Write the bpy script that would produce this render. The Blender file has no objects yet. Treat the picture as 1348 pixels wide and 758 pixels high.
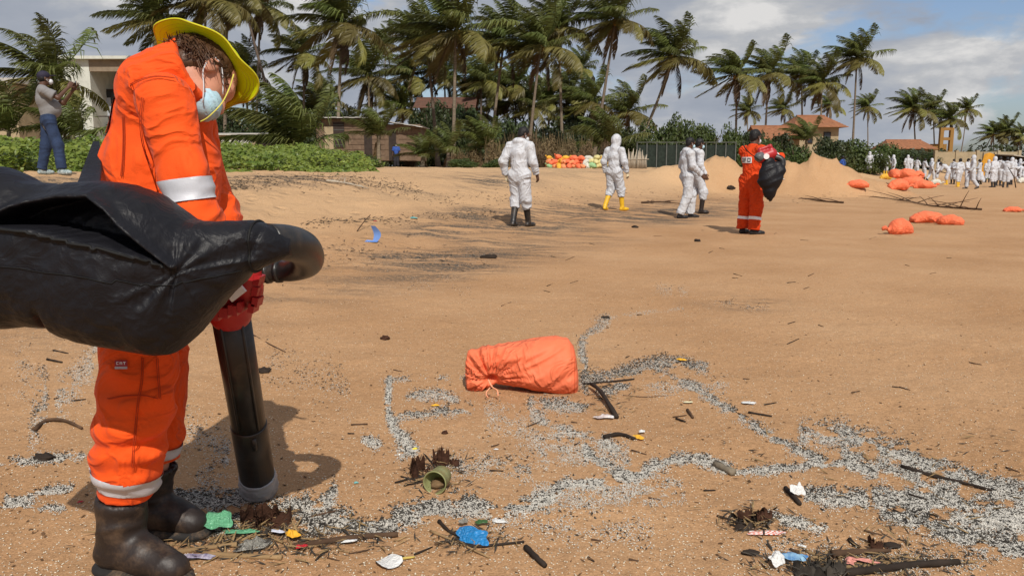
import bpy, math, random
import numpy as np
from mathutils import Vector, Matrix

SC = bpy.context.scene
COL = SC.collection
R = math.radians
rnd = random.Random(7)
rng = np.random.default_rng(11)

# ------------------------------------------------------------------ camera
FPX, CXP, CYP = 1058.0, 674.0, 379.0          # focal length and centre in photo pixels
HORIZON, CAMH = 220.0, 1.15
PITCH = math.atan((CYP - HORIZON) / FPX)
cam = bpy.data.objects.new('camera', bpy.data.cameras.new('camera'))
cam.data.lens = FPX / 1348 * 36
cam.data.sensor_width = 36
cam.data.clip_start = 0.05
cam.data.clip_end = 4000
cam.location = (0, 0, CAMH)
cam.rotation_euler = (math.pi / 2 - PITCH, 0, 0)
COL.objects.link(cam)
SC.camera = cam
SC.render.resolution_x, SC.render.resolution_y = 1024, 575

# ------------------------------------------------------------------ sun, sky, exposure
SUN_DIR = np.array([-0.19, 1.0, 0.0]); SUN_DIR /= np.linalg.norm(SUN_DIR)   # the way light travels
SUN_EL = R(46)
sun = bpy.data.objects.new('sun', bpy.data.lights.new('sun', 'SUN'))
sun.data.energy = 4.2
sun.data.angle = R(0.5)
sun.data.color = (1.0, 0.94, 0.85)
ld = Vector((SUN_DIR[0] * math.cos(SUN_EL), SUN_DIR[1] * math.cos(SUN_EL), -math.sin(SUN_EL)))
sun.rotation_euler = ld.to_track_quat('-Z', 'Y').to_euler()
sun.location = (2, -10, 20)
COL.objects.link(sun)

W = bpy.data.worlds.new('World'); SC.world = W; W.use_nodes = True
nt = W.node_tree; nt.nodes.clear()
def N(tree, kind, **kw):
    n = tree.nodes.new(kind)
    for k, v in kw.items():
        setattr(n, k, v)
    return n
out = N(nt, 'ShaderNodeOutputWorld'); bg = N(nt, 'ShaderNodeBackground')
bg.inputs['Strength'].default_value = 0.1
sky = N(nt, 'ShaderNodeTexSky', sky_type='NISHITA', sun_disc=False)
sky.sun_elevation = SUN_EL
sky.sun_rotation = math.atan2(-SUN_DIR[0], -SUN_DIR[1])
sky.air_density = 1.0; sky.dust_density = 1.6; sky.ozone_density = 1.0
tc = N(nt, 'ShaderNodeTexCoord')
mp = N(nt, 'ShaderNodeMapping'); mp.inputs['Scale'].default_value = (1.0, 1.0, 2.6); mp.inputs['Location'].default_value = (0.35, 0.0, 0.1)
nt.links.new(tc.outputs['Generated'], mp.inputs['Vector'])
def wnoise(scale, detail, rough, dist=0.0):
    n = N(nt, 'ShaderNodeTexNoise'); n.inputs['Scale'].default_value = scale
    n.inputs['Detail'].default_value = detail; n.inputs['Roughness'].default_value = rough
    n.inputs['Distortion'].default_value = dist
    nt.links.new(mp.outputs[0], n.inputs['Vector']); return n
def wramp(src, stops):
    r = N(nt, 'ShaderNodeValToRGB'); e = r.color_ramp.elements
    e[0].position, e[0].color = stops[0][0], stops[0][1]
    e[1].position, e[1].color = stops[-1][0], stops[-1][1]
    for p, c in stops[1:-1]:
        q = e.new(p); q.color = c
    nt.links.new(src, r.inputs['Fac']); return r
g = lambda v: (v, v, v, 1)
n1 = wnoise(3.1, 9, 0.56, 0.15)
n2 = wnoise(5.5, 9, 0.58, 0.2)
m1 = wramp(n1.outputs['Fac'], [(0.415, g(0)), (0.475, g(1))])
shade = wramp(n2.outputs['Fac'], [(0.30, (3.0, 3.35, 4.05, 1)), (0.47, (3.7, 4.0, 4.6, 1)), (0.57, (4.9, 5.0, 5.2, 1)), (0.66, (7.2, 7.1, 7.0, 1))])
tint = N(nt, 'ShaderNodeMixRGB', blend_type='MULTIPLY'); tint.inputs[0].default_value = 1
tint.inputs[2].default_value = (0.95, 0.98, 1.1, 1)
nt.links.new(sky.outputs[0], tint.inputs[1])
mx = N(nt, 'ShaderNodeMixRGB')
nt.links.new(m1.outputs[0], mx.inputs[0]); nt.links.new(tint.outputs[0], mx.inputs[1]); nt.links.new(shade.outputs[0], mx.inputs[2])
nt.links.new(mx.outputs[0], bg.inputs['Color']); nt.links.new(bg.outputs[0], out.inputs['Surface'])
W.cycles.sampling_method = 'MANUAL'; W.cycles.sample_map_resolution = 512

SC.view_settings.view_transform = 'Standard'
SC.view_settings.look = 'None'
SC.view_settings.exposure = 0.0
SC.view_settings.gamma = 1.0
SC.view_settings.use_curve_mapping = False
SC.render.engine = 'CYCLES'
SC.cycles.max_bounces = 6
SC.cycles.transparent_max_bounces = 8
SC.cycles.use_denoising = True

# ------------------------------------------------------------------ helpers: pixels to places
def ray(px, py):
    x, y = (px - CXP) / FPX, -(py - CYP) / FPX
    return np.array([x, y * math.sin(PITCH) + math.cos(PITCH), y * math.cos(PITCH) - math.sin(PITCH)])
def at(px, py, Y):
    d = ray(px, py); t = Y / d[1]
    return np.array([0, 0, CAMH]) + d * t

# ------------------------------------------------------------------ helpers: noise
def _hash(ix, iy, iz, seed):
    h = (ix * 374761393 + iy * 668265263 + iz * 2147483647 + seed * 974711) & 0xFFFFFFFF
    h = ((h ^ (h >> 13)) * 1274126177) & 0xFFFFFFFF
    h = ((h ^ (h >> 16)) * 2246822519) & 0xFFFFFFFF
    return ((h ^ (h >> 15)) & 0xFFFF) / 65535.0
def noise3(p, seed=0):
    """value noise, -1..1, p is (n,3)"""
    p = np.asarray(p, float); i = np.floor(p).astype(np.int64); f = p - i
    u = f * f * f * (f * (f * 6 - 15) + 10)
    r = 0
    for dx in (0, 1):
        wx = u[:, 0] if dx else 1 - u[:, 0]
        for dy in (0, 1):
            wy = u[:, 1] if dy else 1 - u[:, 1]
            for dz in (0, 1):
                wz = u[:, 2] if dz else 1 - u[:, 2]
                r = r + wx * wy * wz * _hash(i[:, 0] + dx, i[:, 1] + dy, i[:, 2] + dz, seed)
    return r * 2 - 1
def fbm(p, oct=4, seed=0, gain=0.5):
    a, s, r = 1.0, 1.0, 0
    for k in range(oct):
        r = r + a * noise3(np.asarray(p) * s, seed + k); a *= gain; s *= 2.03
    return r
def fbm2(x, y, oct=4, seed=0, gain=0.5):
    x = np.atleast_1d(np.asarray(x, float)); y = np.atleast_1d(np.asarray(y, float))
    return fbm(np.stack([x, y, np.zeros_like(x)], 1), oct, seed, gain)
def sstep(a, b, x):
    t = np.clip((x - a) / (b - a), 0, 1); return t * t * (3 - 2 * t)
def nrm(v):
    v = np.asarray(v, float); return v / (np.linalg.norm(v) + 1e-12)

# ------------------------------------------------------------------ terrain
_ps = np.array([-400, -60, -10, 2, 4.5, 6.5, 8.3, 10.0, 11.6, 13.2, 18, 40, 400.])
_pz = np.array([-.9, -.35, -.05, 0, .03, .11, .25, .62, .90, .99, 1.08, 1.12, 1.5])
def shore(x, y):
    return -.88 * x + .47 * y + np.maximum(0, np.asarray(y) - 40) * .2
MOUNDS = [(8.3, 32, 1.9, 1.6, 1.25), (12.4, 32.5, 2.5, 1.8, 1.6), (10.6, 33.5, 2.5, 1.6, .6), (6.3, 32, 1.3, 1.2, .55), (14.6, 34, 2.4, 1.7, .7)]
def H(x, y, fine=True):
    x = np.atleast_1d(np.asarray(x, float)); y = np.atleast_1d(np.asarray(y, float))
    s = shore(x, y) + .5 * fbm2(x * .22, y * .22, 2, 3)
    z = np.interp(s, _ps, _pz)
    z = (z + np.interp(s - .7, _ps, _pz) + np.interp(s + .7, _ps, _pz)) / 3
    for mx_, my_, rx, ry, h in MOUNDS:
        q = np.sqrt(((x - mx_) / rx) ** 2 + ((y - my_) / ry) ** 2)
        z = z + h * np.clip(1 - q, 0, 1) ** .85 * (1 + .22 * fbm2(x * 1.3, y * 1.3, 4, 9) + .07 * fbm2(x * 5, y * 5, 3, 19))
    z = z + .55 * sstep(15, 27, s) * sstep(-.17, -.27, x / np.maximum(np.abs(y), 1))
    if fine:
        rough = sstep(3.5, 8, s)
        z = z + (.012 + .028 * rough) * fbm2(x * 1.1, y * 1.1, 3, 21)
        near = sstep(40, 12, np.hypot(x, y))
        z = z + near * (.004 + .016 * rough) * fbm2(x * 4.5, y * 4.5, 3, 31)
        z = z + sstep(14, 5, np.hypot(x, y)) * .0035 * fbm2(x * 17, y * 17, 3, 41)
    return z
def hz(x, y):
    return float(H(x, y)[0])
_TS = np.geomspace(1.2, 260, 230)
_GC = {}
def G(px, py):
    """the point of the ground seen at a photo pixel"""
    key = (round(px, 2), round(py, 2))
    if key in _GC: return _GC[key].copy()
    d = ray(px, py); o = np.array([0, 0, CAMH]); ts = _TS
    for n in (0, 1):
        P = o + ts[:, None] * d; below = P[:, 2] < H(P[:, 0], P[:, 1])
        k = int(np.argmax(below)) if below.any() else len(ts) - 1
        k = max(1, k); ts = np.linspace(ts[k - 1], ts[k], 24)
    _GC[key] = P[k]; return P[k].copy()
def Gmany(px, py):
    """the same for many points at once"""
    px = np.asarray(px, float); py = np.asarray(py, float)
    dx, yy = (px - CXP) / FPX, -(py - CYP) / FPX
    dy = yy * math.sin(PITCH) + math.cos(PITCH); dz = yy * math.cos(PITCH) - math.sin(PITCH)
    t = np.clip(-CAMH / np.minimum(dz, -1e-3), 1, 60); far = py < 340
    if far.any():
        f = np.where(far)[0]; lo = np.full(len(f), 4.0); hit = np.zeros(len(f), bool); hi = np.full(len(f), 120.0)
        for tt in np.geomspace(4, 120, 60):
            a = ~hit; z = H(dx[f][a] * tt, dy[f][a] * tt, False); b = CAMH + dz[f][a] * tt < z; ia = np.where(a)[0]
            hi[ia[b]] = tt; hit[ia[b]] = True; lo[ia[~b]] = tt
        for _ in range(7):
            m = (lo + hi) / 2; b = CAMH + dz[f] * m < H(dx[f] * m, dy[f] * m, False); hi = np.where(b, m, hi); lo = np.where(b, lo, m)
        t[f] = hi
    near = np.where(~far)[0]
    for _ in range(3):
        z = H(dx[near] * t[near], dy[near] * t[near]); t[near] = (z - CAMH) / dz[near]
    x, y = dx * t, dy * t
    return np.stack([x, y, H(x, y)], 1)

# ------------------------------------------------------------------ helpers: materials
def ramp(tree, src, stops):
    r = N(tree, 'ShaderNodeValToRGB'); e = r.color_ramp.elements
    e[0].position, e[0].color = stops[0]
    e[1].position, e[1].color = stops[-1]
    for p, c in stops[1:-1]:
        q = e.new(p); q.color = c
    tree.links.new(src, r.inputs['Fac']); return r
def c4(c): return (c[0], c[1], c[2], 1)
def mat(name, col, rough=.6, var=.2, vscale=6, bump=0., bscale=60, spec=.3, col2=None, transl=0., objvar=0., stretch=(1, 1, 1), sheen=0., dirt=None, dscale=5, damount=.5, crease=0., cscale=7.):
    m = bpy.data.materials.new(name); m.use_nodes = True
    t = m.node_tree; b = t.nodes['Principled BSDF']; L = t.links.new
    b.inputs['Roughness'].default_value = rough
    b.inputs['Specular IOR Level'].default_value = spec
    if sheen: b.inputs['Sheen Weight'].default_value = sheen
    tc = N(t, 'ShaderNodeTexCoord'); mpn = N(t, 'ShaderNodeMapping'); mpn.inputs['Scale'].default_value = stretch
    L(tc.outputs['Object'], mpn.inputs[0])
    n = N(t, 'ShaderNodeTexNoise'); n.inputs['Scale'].default_value = vscale; n.inputs['Detail'].default_value = 6; n.inputs['Roughness'].default_value = .6
    L(mpn.outputs[0], n.inputs['Vector'])
    a = tuple(max(0, x * (1 - var)) for x in col); c2 = col2 or tuple(min(1, x * (1 + var)) for x in col)
    r = ramp(t, n.outputs['Fac'], [(.3, c4(a)), (.7, c4(c2))])
    colour = r.outputs[0]
    if dirt:
        n3 = N(t, 'ShaderNodeTexNoise'); n3.inputs['Scale'].default_value = dscale; n3.inputs['Detail'].default_value = 8; n3.inputs['Roughness'].default_value = .7
        L(mpn.outputs[0], n3.inputs['Vector'])
        r3 = ramp(t, n3.outputs['Fac'], [(.5, g(0)), (.68, g(damount))])
        mxd = N(t, 'ShaderNodeMixRGB'); L(r3.outputs[0], mxd.inputs[0]); L(colour, mxd.inputs[1]); mxd.inputs[2].default_value = c4(dirt)
        colour = mxd.outputs[0]
    if objvar:
        oi = N(t, 'ShaderNodeObjectInfo'); hs = N(t, 'ShaderNodeHueSaturation')
        mr = N(t, 'ShaderNodeMapRange'); mr.inputs[3].default_value = 1 - objvar; mr.inputs[4].default_value = 1 + objvar
        L(oi.outputs['Random'], mr.inputs[0]); L(mr.outputs[0], hs.inputs['Value'])
        mh = N(t, 'ShaderNodeMapRange'); mh.inputs[3].default_value = .5 - objvar * .06; mh.inputs[4].default_value = .5 + objvar * .06
        L(oi.outputs['Random'], mh.inputs[0]); L(mh.outputs[0], hs.inputs['Hue'])
        L(colour, hs.inputs['Color']); colour = hs.outputs[0]
    L(colour, b.inputs['Base Color'])
    if bump:
        n2 = N(t, 'ShaderNodeTexNoise'); n2.inputs['Scale'].default_value = bscale; n2.inputs['Detail'].default_value = 5
        L(mpn.outputs[0], n2.inputs['Vector'])
        bp = N(t, 'ShaderNodeBump'); bp.inputs['Strength'].default_value = bump; bp.inputs['Distance'].default_value = .01
        L(n2.outputs['Fac'], bp.inputs['Height']); L(bp.outputs[0], b.inputs['Normal'])
    if crease:
        nc = N(t, 'ShaderNodeTexNoise'); nc.inputs['Scale'].default_value = cscale; nc.inputs['Detail'].default_value = 3; nc.inputs['Roughness'].default_value = .45; nc.inputs['Distortion'].default_value = 1.3
        L(mpn.outputs[0], nc.inputs['Vector'])
        rc = ramp(t, nc.outputs['Fac'], [(.36, g(.2)), (.46, g(.55)), (.5, g(1)), (.55, g(.5)), (.66, g(.15))]); rc.color_ramp.interpolation = 'B_SPLINE'
        bc = N(t, 'ShaderNodeBump'); bc.inputs['Strength'].default_value = crease; bc.inputs['Distance'].default_value = .03
        L(rc.outputs[0], bc.inputs['Height'])
        if bump: L(bp.outputs[0], bc.inputs['Normal'])
        L(bc.outputs[0], b.inputs['Normal'])
    if transl:
        tr = N(t, 'ShaderNodeBsdfTranslucent'); L(colour, tr.inputs['Color'])
        ms = N(t, 'ShaderNodeMixShader'); ms.inputs[0].default_value = transl
        L(b.outputs[0], ms.inputs[1]); L(tr.outputs[0], ms.inputs[2]); L(ms.outputs[0], t.nodes['Material Output'].inputs['Surface'])
    return m

# ------------------------------------------------------------------ helpers: meshes and objects
def np_mesh(name, V, Fs, smooth=False, mats=(), fmat=None):
    """V (n,3); Fs a list of (m,k) index arrays"""
    me = bpy.data.meshes.new(name); V = np.ascontiguousarray(V, np.float32)
    Fs = [np.asarray(f, np.int32) for f in Fs if len(f)]
    me.vertices.add(len(V)); me.vertices.foreach_set('co', V.ravel())
    loops = np.concatenate([f.ravel() for f in Fs]); tot = np.concatenate([np.full(len(f), f.shape[1]) for f in Fs])
    start = np.concatenate([[0], np.cumsum(tot)[:-1]])
    me.loops.add(len(loops)); me.loops.foreach_set('vertex_index', loops.astype(np.int32))
    me.polygons.add(len(tot)); me.polygons.foreach_set('loop_start', start.astype(np.int32))
    me.polygons.foreach_set('use_smooth', np.full(len(tot), smooth))
    if fmat is not None:
        me.polygons.foreach_set('material_index', np.asarray(fmat, np.int32))
    for m in mats: me.materials.append(m)
    me.update(calc_edges=True); me.validate()
    return me
def link(name, me, parent=None, loc=None):
    o = bpy.data.objects.new(name, me); COL.objects.link(o)
    if parent is not None: o.parent = parent
    if loc is not None: o.location = loc
    return o
def tag(o, label=None, cat=None, group=None, kind=None):
    if label: o['label'] = label
    if cat: o['category'] = cat
    if group: o['group'] = group
    if kind: o['kind'] = kind
    return o
def thing(name, label, cat, loc=(0, 0, 0), rz=0., group=None):
    o = bpy.data.objects.new(name, None); COL.objects.link(o)
    o.empty_display_size = .1
    o.location = loc; o.rotation_euler = (0, 0, rz)
    return tag(o, label, cat, group)
def kids(o, table={}):
    return [c for c in bpy.data.objects if c.parent == o]
def copy_tree(o, parent=None):
    c = o.copy(); COL.objects.link(c)
    if parent is not None: c.parent = parent
    for ch in list(o.children): copy_tree(ch, c)
    return c

class MB:
    """collects numpy geometry into one mesh"""
    def __init__(s): s.V, s.F, s.M, s.n, s.m = [], [], [], 0, 0
    def add(s, V, F, mi=None):
        V = np.asarray(V, float); F = np.asarray(F, np.int64)
        s.V.append(V); s.F.append(F + s.n); s.M.append(np.full(len(F), s.m if mi is None else mi)); s.n += len(V); return s
    def box(s, c, size, rz=0., rx=0., ry=0.):
        h = np.array(size) / 2
        v = np.array([[x, y, z] for x in (-1, 1) for y in (-1, 1) for z in (-1, 1)]) * h
        m = np.array(Matrix.Rotation(rz, 3, 'Z') @ Matrix.Rotation(ry, 3, 'Y') @ Matrix.Rotation(rx, 3, 'X'))
        return s.add(v @ m.T + np.array(c), [[0, 1, 3, 2], [4, 6, 7, 5], [0, 4, 5, 1], [2, 3, 7, 6], [0, 2, 6, 4], [1, 5, 7, 3]])
    def tube(s, pts, rad, n=8, cap=True, squash=None):
        pts = np.asarray(pts, float); rad = np.broadcast_to(np.asarray(rad, float), (len(pts),))
        t = np.gradient(pts, axis=0); t /= np.linalg.norm(t, axis=1)[:, None] + 1e-9
        u = np.cross(t[0], [0, 0, 1.]); u = u if np.linalg.norm(u) > 1e-3 else np.array([1., 0, 0]); u = nrm(u)
        rings = []
        for i in range(len(pts)):
            u = nrm(u - t[i] * np.dot(u, t[i])); v = np.cross(t[i], u)
            a = np.arange(n) * 2 * math.pi / n
            rings.append(pts[i] + rad[i] * (np.cos(a)[:, None] * u + np.sin(a)[:, None] * v * (squash or 1)))
        V = np.concatenate(rings); F = []
        for i in range(len(pts) - 1):
            for k in range(n):
                F.append([i * n + k, i * n + (k + 1) % n, (i + 1) * n + (k + 1) % n, (i + 1) * n + k])
        if cap:
            V = np.concatenate([V, [pts[0], pts[-1]]]); a, b = len(V) - 2, len(V) - 1; m = (len(pts) - 1) * n
            for k in range(n):
                F.append([a, (k + 1) % n, k, a]); F.append([b, m + k, m + (k + 1) % n, b])
            q = [f for f in F if f[0] != f[3]]; tr = [f[:3] for f in F if f[0] == f[3]]
            s.add(V, q); base = s.n - len(V)
            s.F.append(np.array(tr) + base); s.M.append(np.full(len(tr), s.m)); return s
        return s.add(V, F)
    def ellipsoid(s, c, r, n=10, m=7, rot=None, jit=0., seed=0):
        V, F = [], []
        for i in range(1, m):
            th = math.pi * i / m
            for k in range(n):
                ph = 2 * math.pi * k / n
                V.append((math.sin(th) * math.cos(ph), math.sin(th) * math.sin(ph), math.cos(th)))
        V += [(0, 0, 1), (0, 0, -1)]; V = np.array(V)
        if jit: V = V * (1 + jit * fbm(V * 1.7 + seed * 3.1, 3, seed))[:, None]
        V = V * np.array(r)
        if rot is not None: V = V @ np.array(rot).T
        for i in range(m - 2):
            for k in range(n):
                F.append([i * n + k, (i + 1) * n + k, (i + 1) * n + (k + 1) % n, i * n + (k + 1) % n])
        T = []
        a, b = len(V) - 2, len(V) - 1
        for k in range(n):
            T.append([a, k, (k + 1) % n]); T.append([b, (m - 2) * n + (k + 1) % n, (m - 2) * n + k])
        s.add(V + np.array(c), F); base = s.n - len(V)
        s.F.append(np.array(T) + base); s.M.append(np.full(len(T), s.m)); return s
    def mesh(s, name, mats, smooth=False):
        V = np.concatenate(s.V); byk = {}
        for f, m in zip(s.F, s.M):
            byk.setdefault(f.shape[1], []).append((f, m))
        Fs = [np.concatenate([f for f, _ in v]) for v in byk.values()]; fm = np.concatenate([np.concatenate([m for _, m in v]) for v in byk.values()])
        return np_mesh(name, V, Fs, smooth, mats if isinstance(mats, (list, tuple)) else [mats], fm)
    def build(s, name, mats, parent=None, smooth=False, loc=None):
        return link(name, s.mesh(name, mats, smooth), parent, loc)

def curve(pts, n=24):
    """Catmull-Rom through points"""
    P = np.asarray(pts, float); P = np.vstack([2 * P[0] - P[1], P, 2 * P[-1] - P[-2]]); out = []
    m = len(P) - 3
    for q in np.linspace(0, m, n):
        i = min(int(q), m - 1); t = q - i; a, b, c, d = P[i:i + 4]
        out.append(.5 * ((2 * b) + (c - a) * t + (2 * a - 5 * b + 4 * c - d) * t * t + (3 * b - a - 3 * c + d) * t ** 3))
    return np.array(out)

# ------------------------------------------------------------------ helpers: smooth solids (signed distances meshed with surface nets)
def cone(a, b, ra, rb=None, flat=None, cut=False, cuta=False):
    return dict(t='c', a=np.asarray(a, float), b=np.asarray(b, float), ra=ra, rb=ra if rb is None else rb, flat=flat, cut=cut, cuta=cuta)
def ell(c, r, rot=None, k=None):
    return dict(t='e', c=np.asarray(c, float), r=np.asarray(r, float), rot=None if rot is None else np.asarray(rot, float), k=k)
def minus(p): q = dict(p); q['sub'] = True; return q
def _sd(p, q):
    if q['t'] == 'c':
        a, b = q['a'], q['b']; x = p - a
        if q['flat'] is not None:
            n, f = nrm(q['flat'][0]), 1 / q['flat'][1]
            x = x + ((f - 1) * (x @ n))[..., None] * n; b = b + (f - 1) * np.dot(b - a, n) * n
        d = b - a; l2 = np.dot(d, d) + 1e-12; h = np.clip((x @ d) / l2, 0, 1)
        r = np.linalg.norm(x - h[..., None] * d, axis=-1) - (q['ra'] + (q['rb'] - q['ra']) * h)
        l = math.sqrt(l2)
        if q['cut']: r = np.maximum(r, (x @ d) / l - l)
        if q['cuta']: r = np.maximum(r, -(x @ d) / l)
        return r
    x = p - q['c']
    if q['rot'] is not None: x = x @ q['rot']
    k0 = np.linalg.norm(x / q['r'], axis=-1); k1 = np.linalg.norm(x / q['r'] ** 2, axis=-1) + 1e-9
    return k0 * (k0 - 1) / k1
def _bb(q):
    if q['t'] == 'c':
        m = max(q['ra'], q['rb'])
        if q['flat'] is not None: m *= max(1, q['flat'][1])
        return np.minimum(q['a'], q['b']) - m, np.maximum(q['a'], q['b']) + m
    m = q['r'].max(); return q['c'] - m, q['c'] + m
def solid(prims, vox, k=.03, shell=None):
    los, his = zip(*[_bb(q) for q in prims if not q.get('sub')])
    lo = np.min(los, 0) - vox * 2.5; hi = np.max(his, 0) + vox * 2.5
    n = np.ceil((hi - lo) / vox).astype(int) + 1
    D = np.full(n, .3); ax = [lo[i] + np.arange(n[i]) * vox for i in range(3)]
    for q in prims:
        a, b = _bb(q); m = k + vox * 3
        i0 = np.maximum(0, np.floor((a - m - lo) / vox).astype(int)); i1 = np.minimum(n, np.ceil((b + m - lo) / vox).astype(int) + 1)
        if np.any(i1 <= i0): continue
        sl = tuple(slice(i0[j], i1[j]) for j in range(3))
        P = np.stack(np.meshgrid(*[ax[j][sl[j]] for j in range(3)], indexing='ij'), -1)
        d = _sd(P, q); o = D[sl]; kk = q.get('k') or k
        if q.get('sub'):
            h = np.clip(.5 - .5 * (o + d) / (kk * .4), 0, 1); D[sl] = o + (-d - o) * h + kk * .4 * h * (1 - h)
        else:
            h = np.clip(.5 + .5 * (o - d) / kk, 0, 1); D[sl] = o + (d - o) * h - kk * h * (1 - h)
    return nets(D, lo, vox)
def nets(D, lo, vox):
    D = np.where(D == 0, 1e-9, D)
    S = D < 0; cs = [(i, j, k) for i in (0, 1) for j in (0, 1) for k in (0, 1)]
    sh = tuple(x - 1 for x in D.shape)
    def corner(A, c): return A[c[0]:c[0] + sh[0], c[1]:c[1] + sh[1], c[2]:c[2] + sh[2]]
    cnt = sum(corner(S, c).astype(np.int8) for c in cs); act = (cnt > 0) & (cnt < 8)
    idx = np.full(sh, -1, np.int64); ii = np.argwhere(act); idx[act] = np.arange(len(ii))
    vals = {c: corner(D, c)[act] for c in cs}; acc = np.zeros((len(ii), 3)); num = np.zeros(len(ii))
    for axis in range(3):
        for c in cs:
            if c[axis]: continue
            e = list(c); e[axis] = 1; e = tuple(e); a, b = vals[c], vals[e]; x = (a < 0) != (b < 0)
            t = np.where(x, a / np.where(x, a - b, 1), 0); p = np.tile(np.array(c, float), (len(ii), 1)); p[:, axis] = t
            acc[x] += p[x]; num[x] += 1
    V = lo + (ii + acc / num[:, None]) * vox; F = []
    for axis in range(3):
        u, v = (axis + 1) % 3, (axis + 2) % 3
        s0 = [slice(1, -1)] * 3; s0[axis] = slice(0, D.shape[axis] - 1); s1 = list(s0); s1[axis] = slice(1, D.shape[axis])
        a, b = S[tuple(s0)], S[tuple(s1)]
        for flip in (False, True):
            e = np.argwhere((a & ~b) if not flip else (b & ~a))
            if not len(e): continue
            e[:, u] += 1; e[:, v] += 1
            q = []
            for du, dv in ((0, 0), (-1, 0), (-1, -1), (0, -1)):
                w = e.copy(); w[:, u] += du; w[:, v] += dv; q.append(idx[w[:, 0], w[:, 1], w[:, 2]])
            q = np.stack(q, 1); F.append(q if not flip else q[:, ::-1])
    F = np.concatenate(F); F = F[(F >= 0).all(1)]
    return V, F
def vnormals(V, F):
    n = np.cross(V[F[:, 2]] - V[F[:, 0]], V[F[:, 3 if F.shape[1] > 3 else 1]] - V[F[:, 1]])
    A = np.zeros_like(V)
    for k in range(F.shape[1]): np.add.at(A, F[:, k], n)
    return A / (np.linalg.norm(A, axis=1)[:, None] + 1e-12)
def relax(V, F, it=1, w=.5):
    for _ in range(it):
        A = np.zeros_like(V); c = np.zeros(len(V)); k = F.shape[1]
        for j in range(k):
            np.add.at(A, F[:, j], V[F[:, (j + 1) % k]]); np.add.at(c, F[:, j], 1)
            np.add.at(A, F[:, j], V[F[:, (j - 1) % k]]); np.add.at(c, F[:, j], 1)
        V = V + w * (A / np.maximum(c, 1)[:, None] - V)
    return V
def ridge(p, seed):
    return 1 - 2 * np.abs(noise3(p, seed))
def folds(V, F, segs, seed=0):
    """cloth wrinkles: segs are (a, b, amplitude, folds per metre along, twist, joint amplitude at b)"""
    Nn = vnormals(V, F); best = np.full(len(V), 9.); disp = np.zeros(len(V)); wsum = np.zeros(len(V))
    for i, (a, b, amp, fr, tw, ja) in enumerate(segs):
        a, b = np.asarray(a, float), np.asarray(b, float); d = b - a; l = np.linalg.norm(d); u = d / l
        x = V - a; t = np.clip(x @ u / l, 0, 1); r = np.linalg.norm(x - (t * l)[:, None] * u, axis=1)
        w = np.exp(-(r / .07) ** 2 * 1.2) + 1e-9
        side = nrm(np.cross(u, [.31, .77, .55])); ax = nrm(u + tw * side)
        q = V - np.outer(V @ ax, ax) * 0; along = V @ ax
        perp = V - np.outer(along, ax)
        warp = noise3(V * 6 + 11.3 * i, seed + 5) * .05
        co = perp * (fr * .28) + np.outer(along + warp, ax) * fr
        f = ridge(co, seed + i) * .75 + .35 * ridge(co * 2.1 + 7, seed + i + 50)
        f = np.sign(f) * np.abs(f) ** 1.2
        A = amp + ja * np.exp(-((t - 1) * l / .1) ** 2) + ja * .5 * np.exp(-(t * l / .1) ** 2)
        disp += w * A * f; wsum += w
    return V + Nn * (disp / wsum)[:, None]
def sobj(name, prims, vox, m, parent, k=.03, segs=None, seed=0, smooth=True, rel=1, post=None):
    V, F = solid(prims, vox, k)
    if rel: V = relax(V, F, rel, .5)
    if segs: V = folds(V, F, segs, seed)
    if post: V = post(V, F)
    return link(name, np_mesh(name, V, [F], smooth, [m] if not isinstance(m, list) else m), parent)
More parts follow.
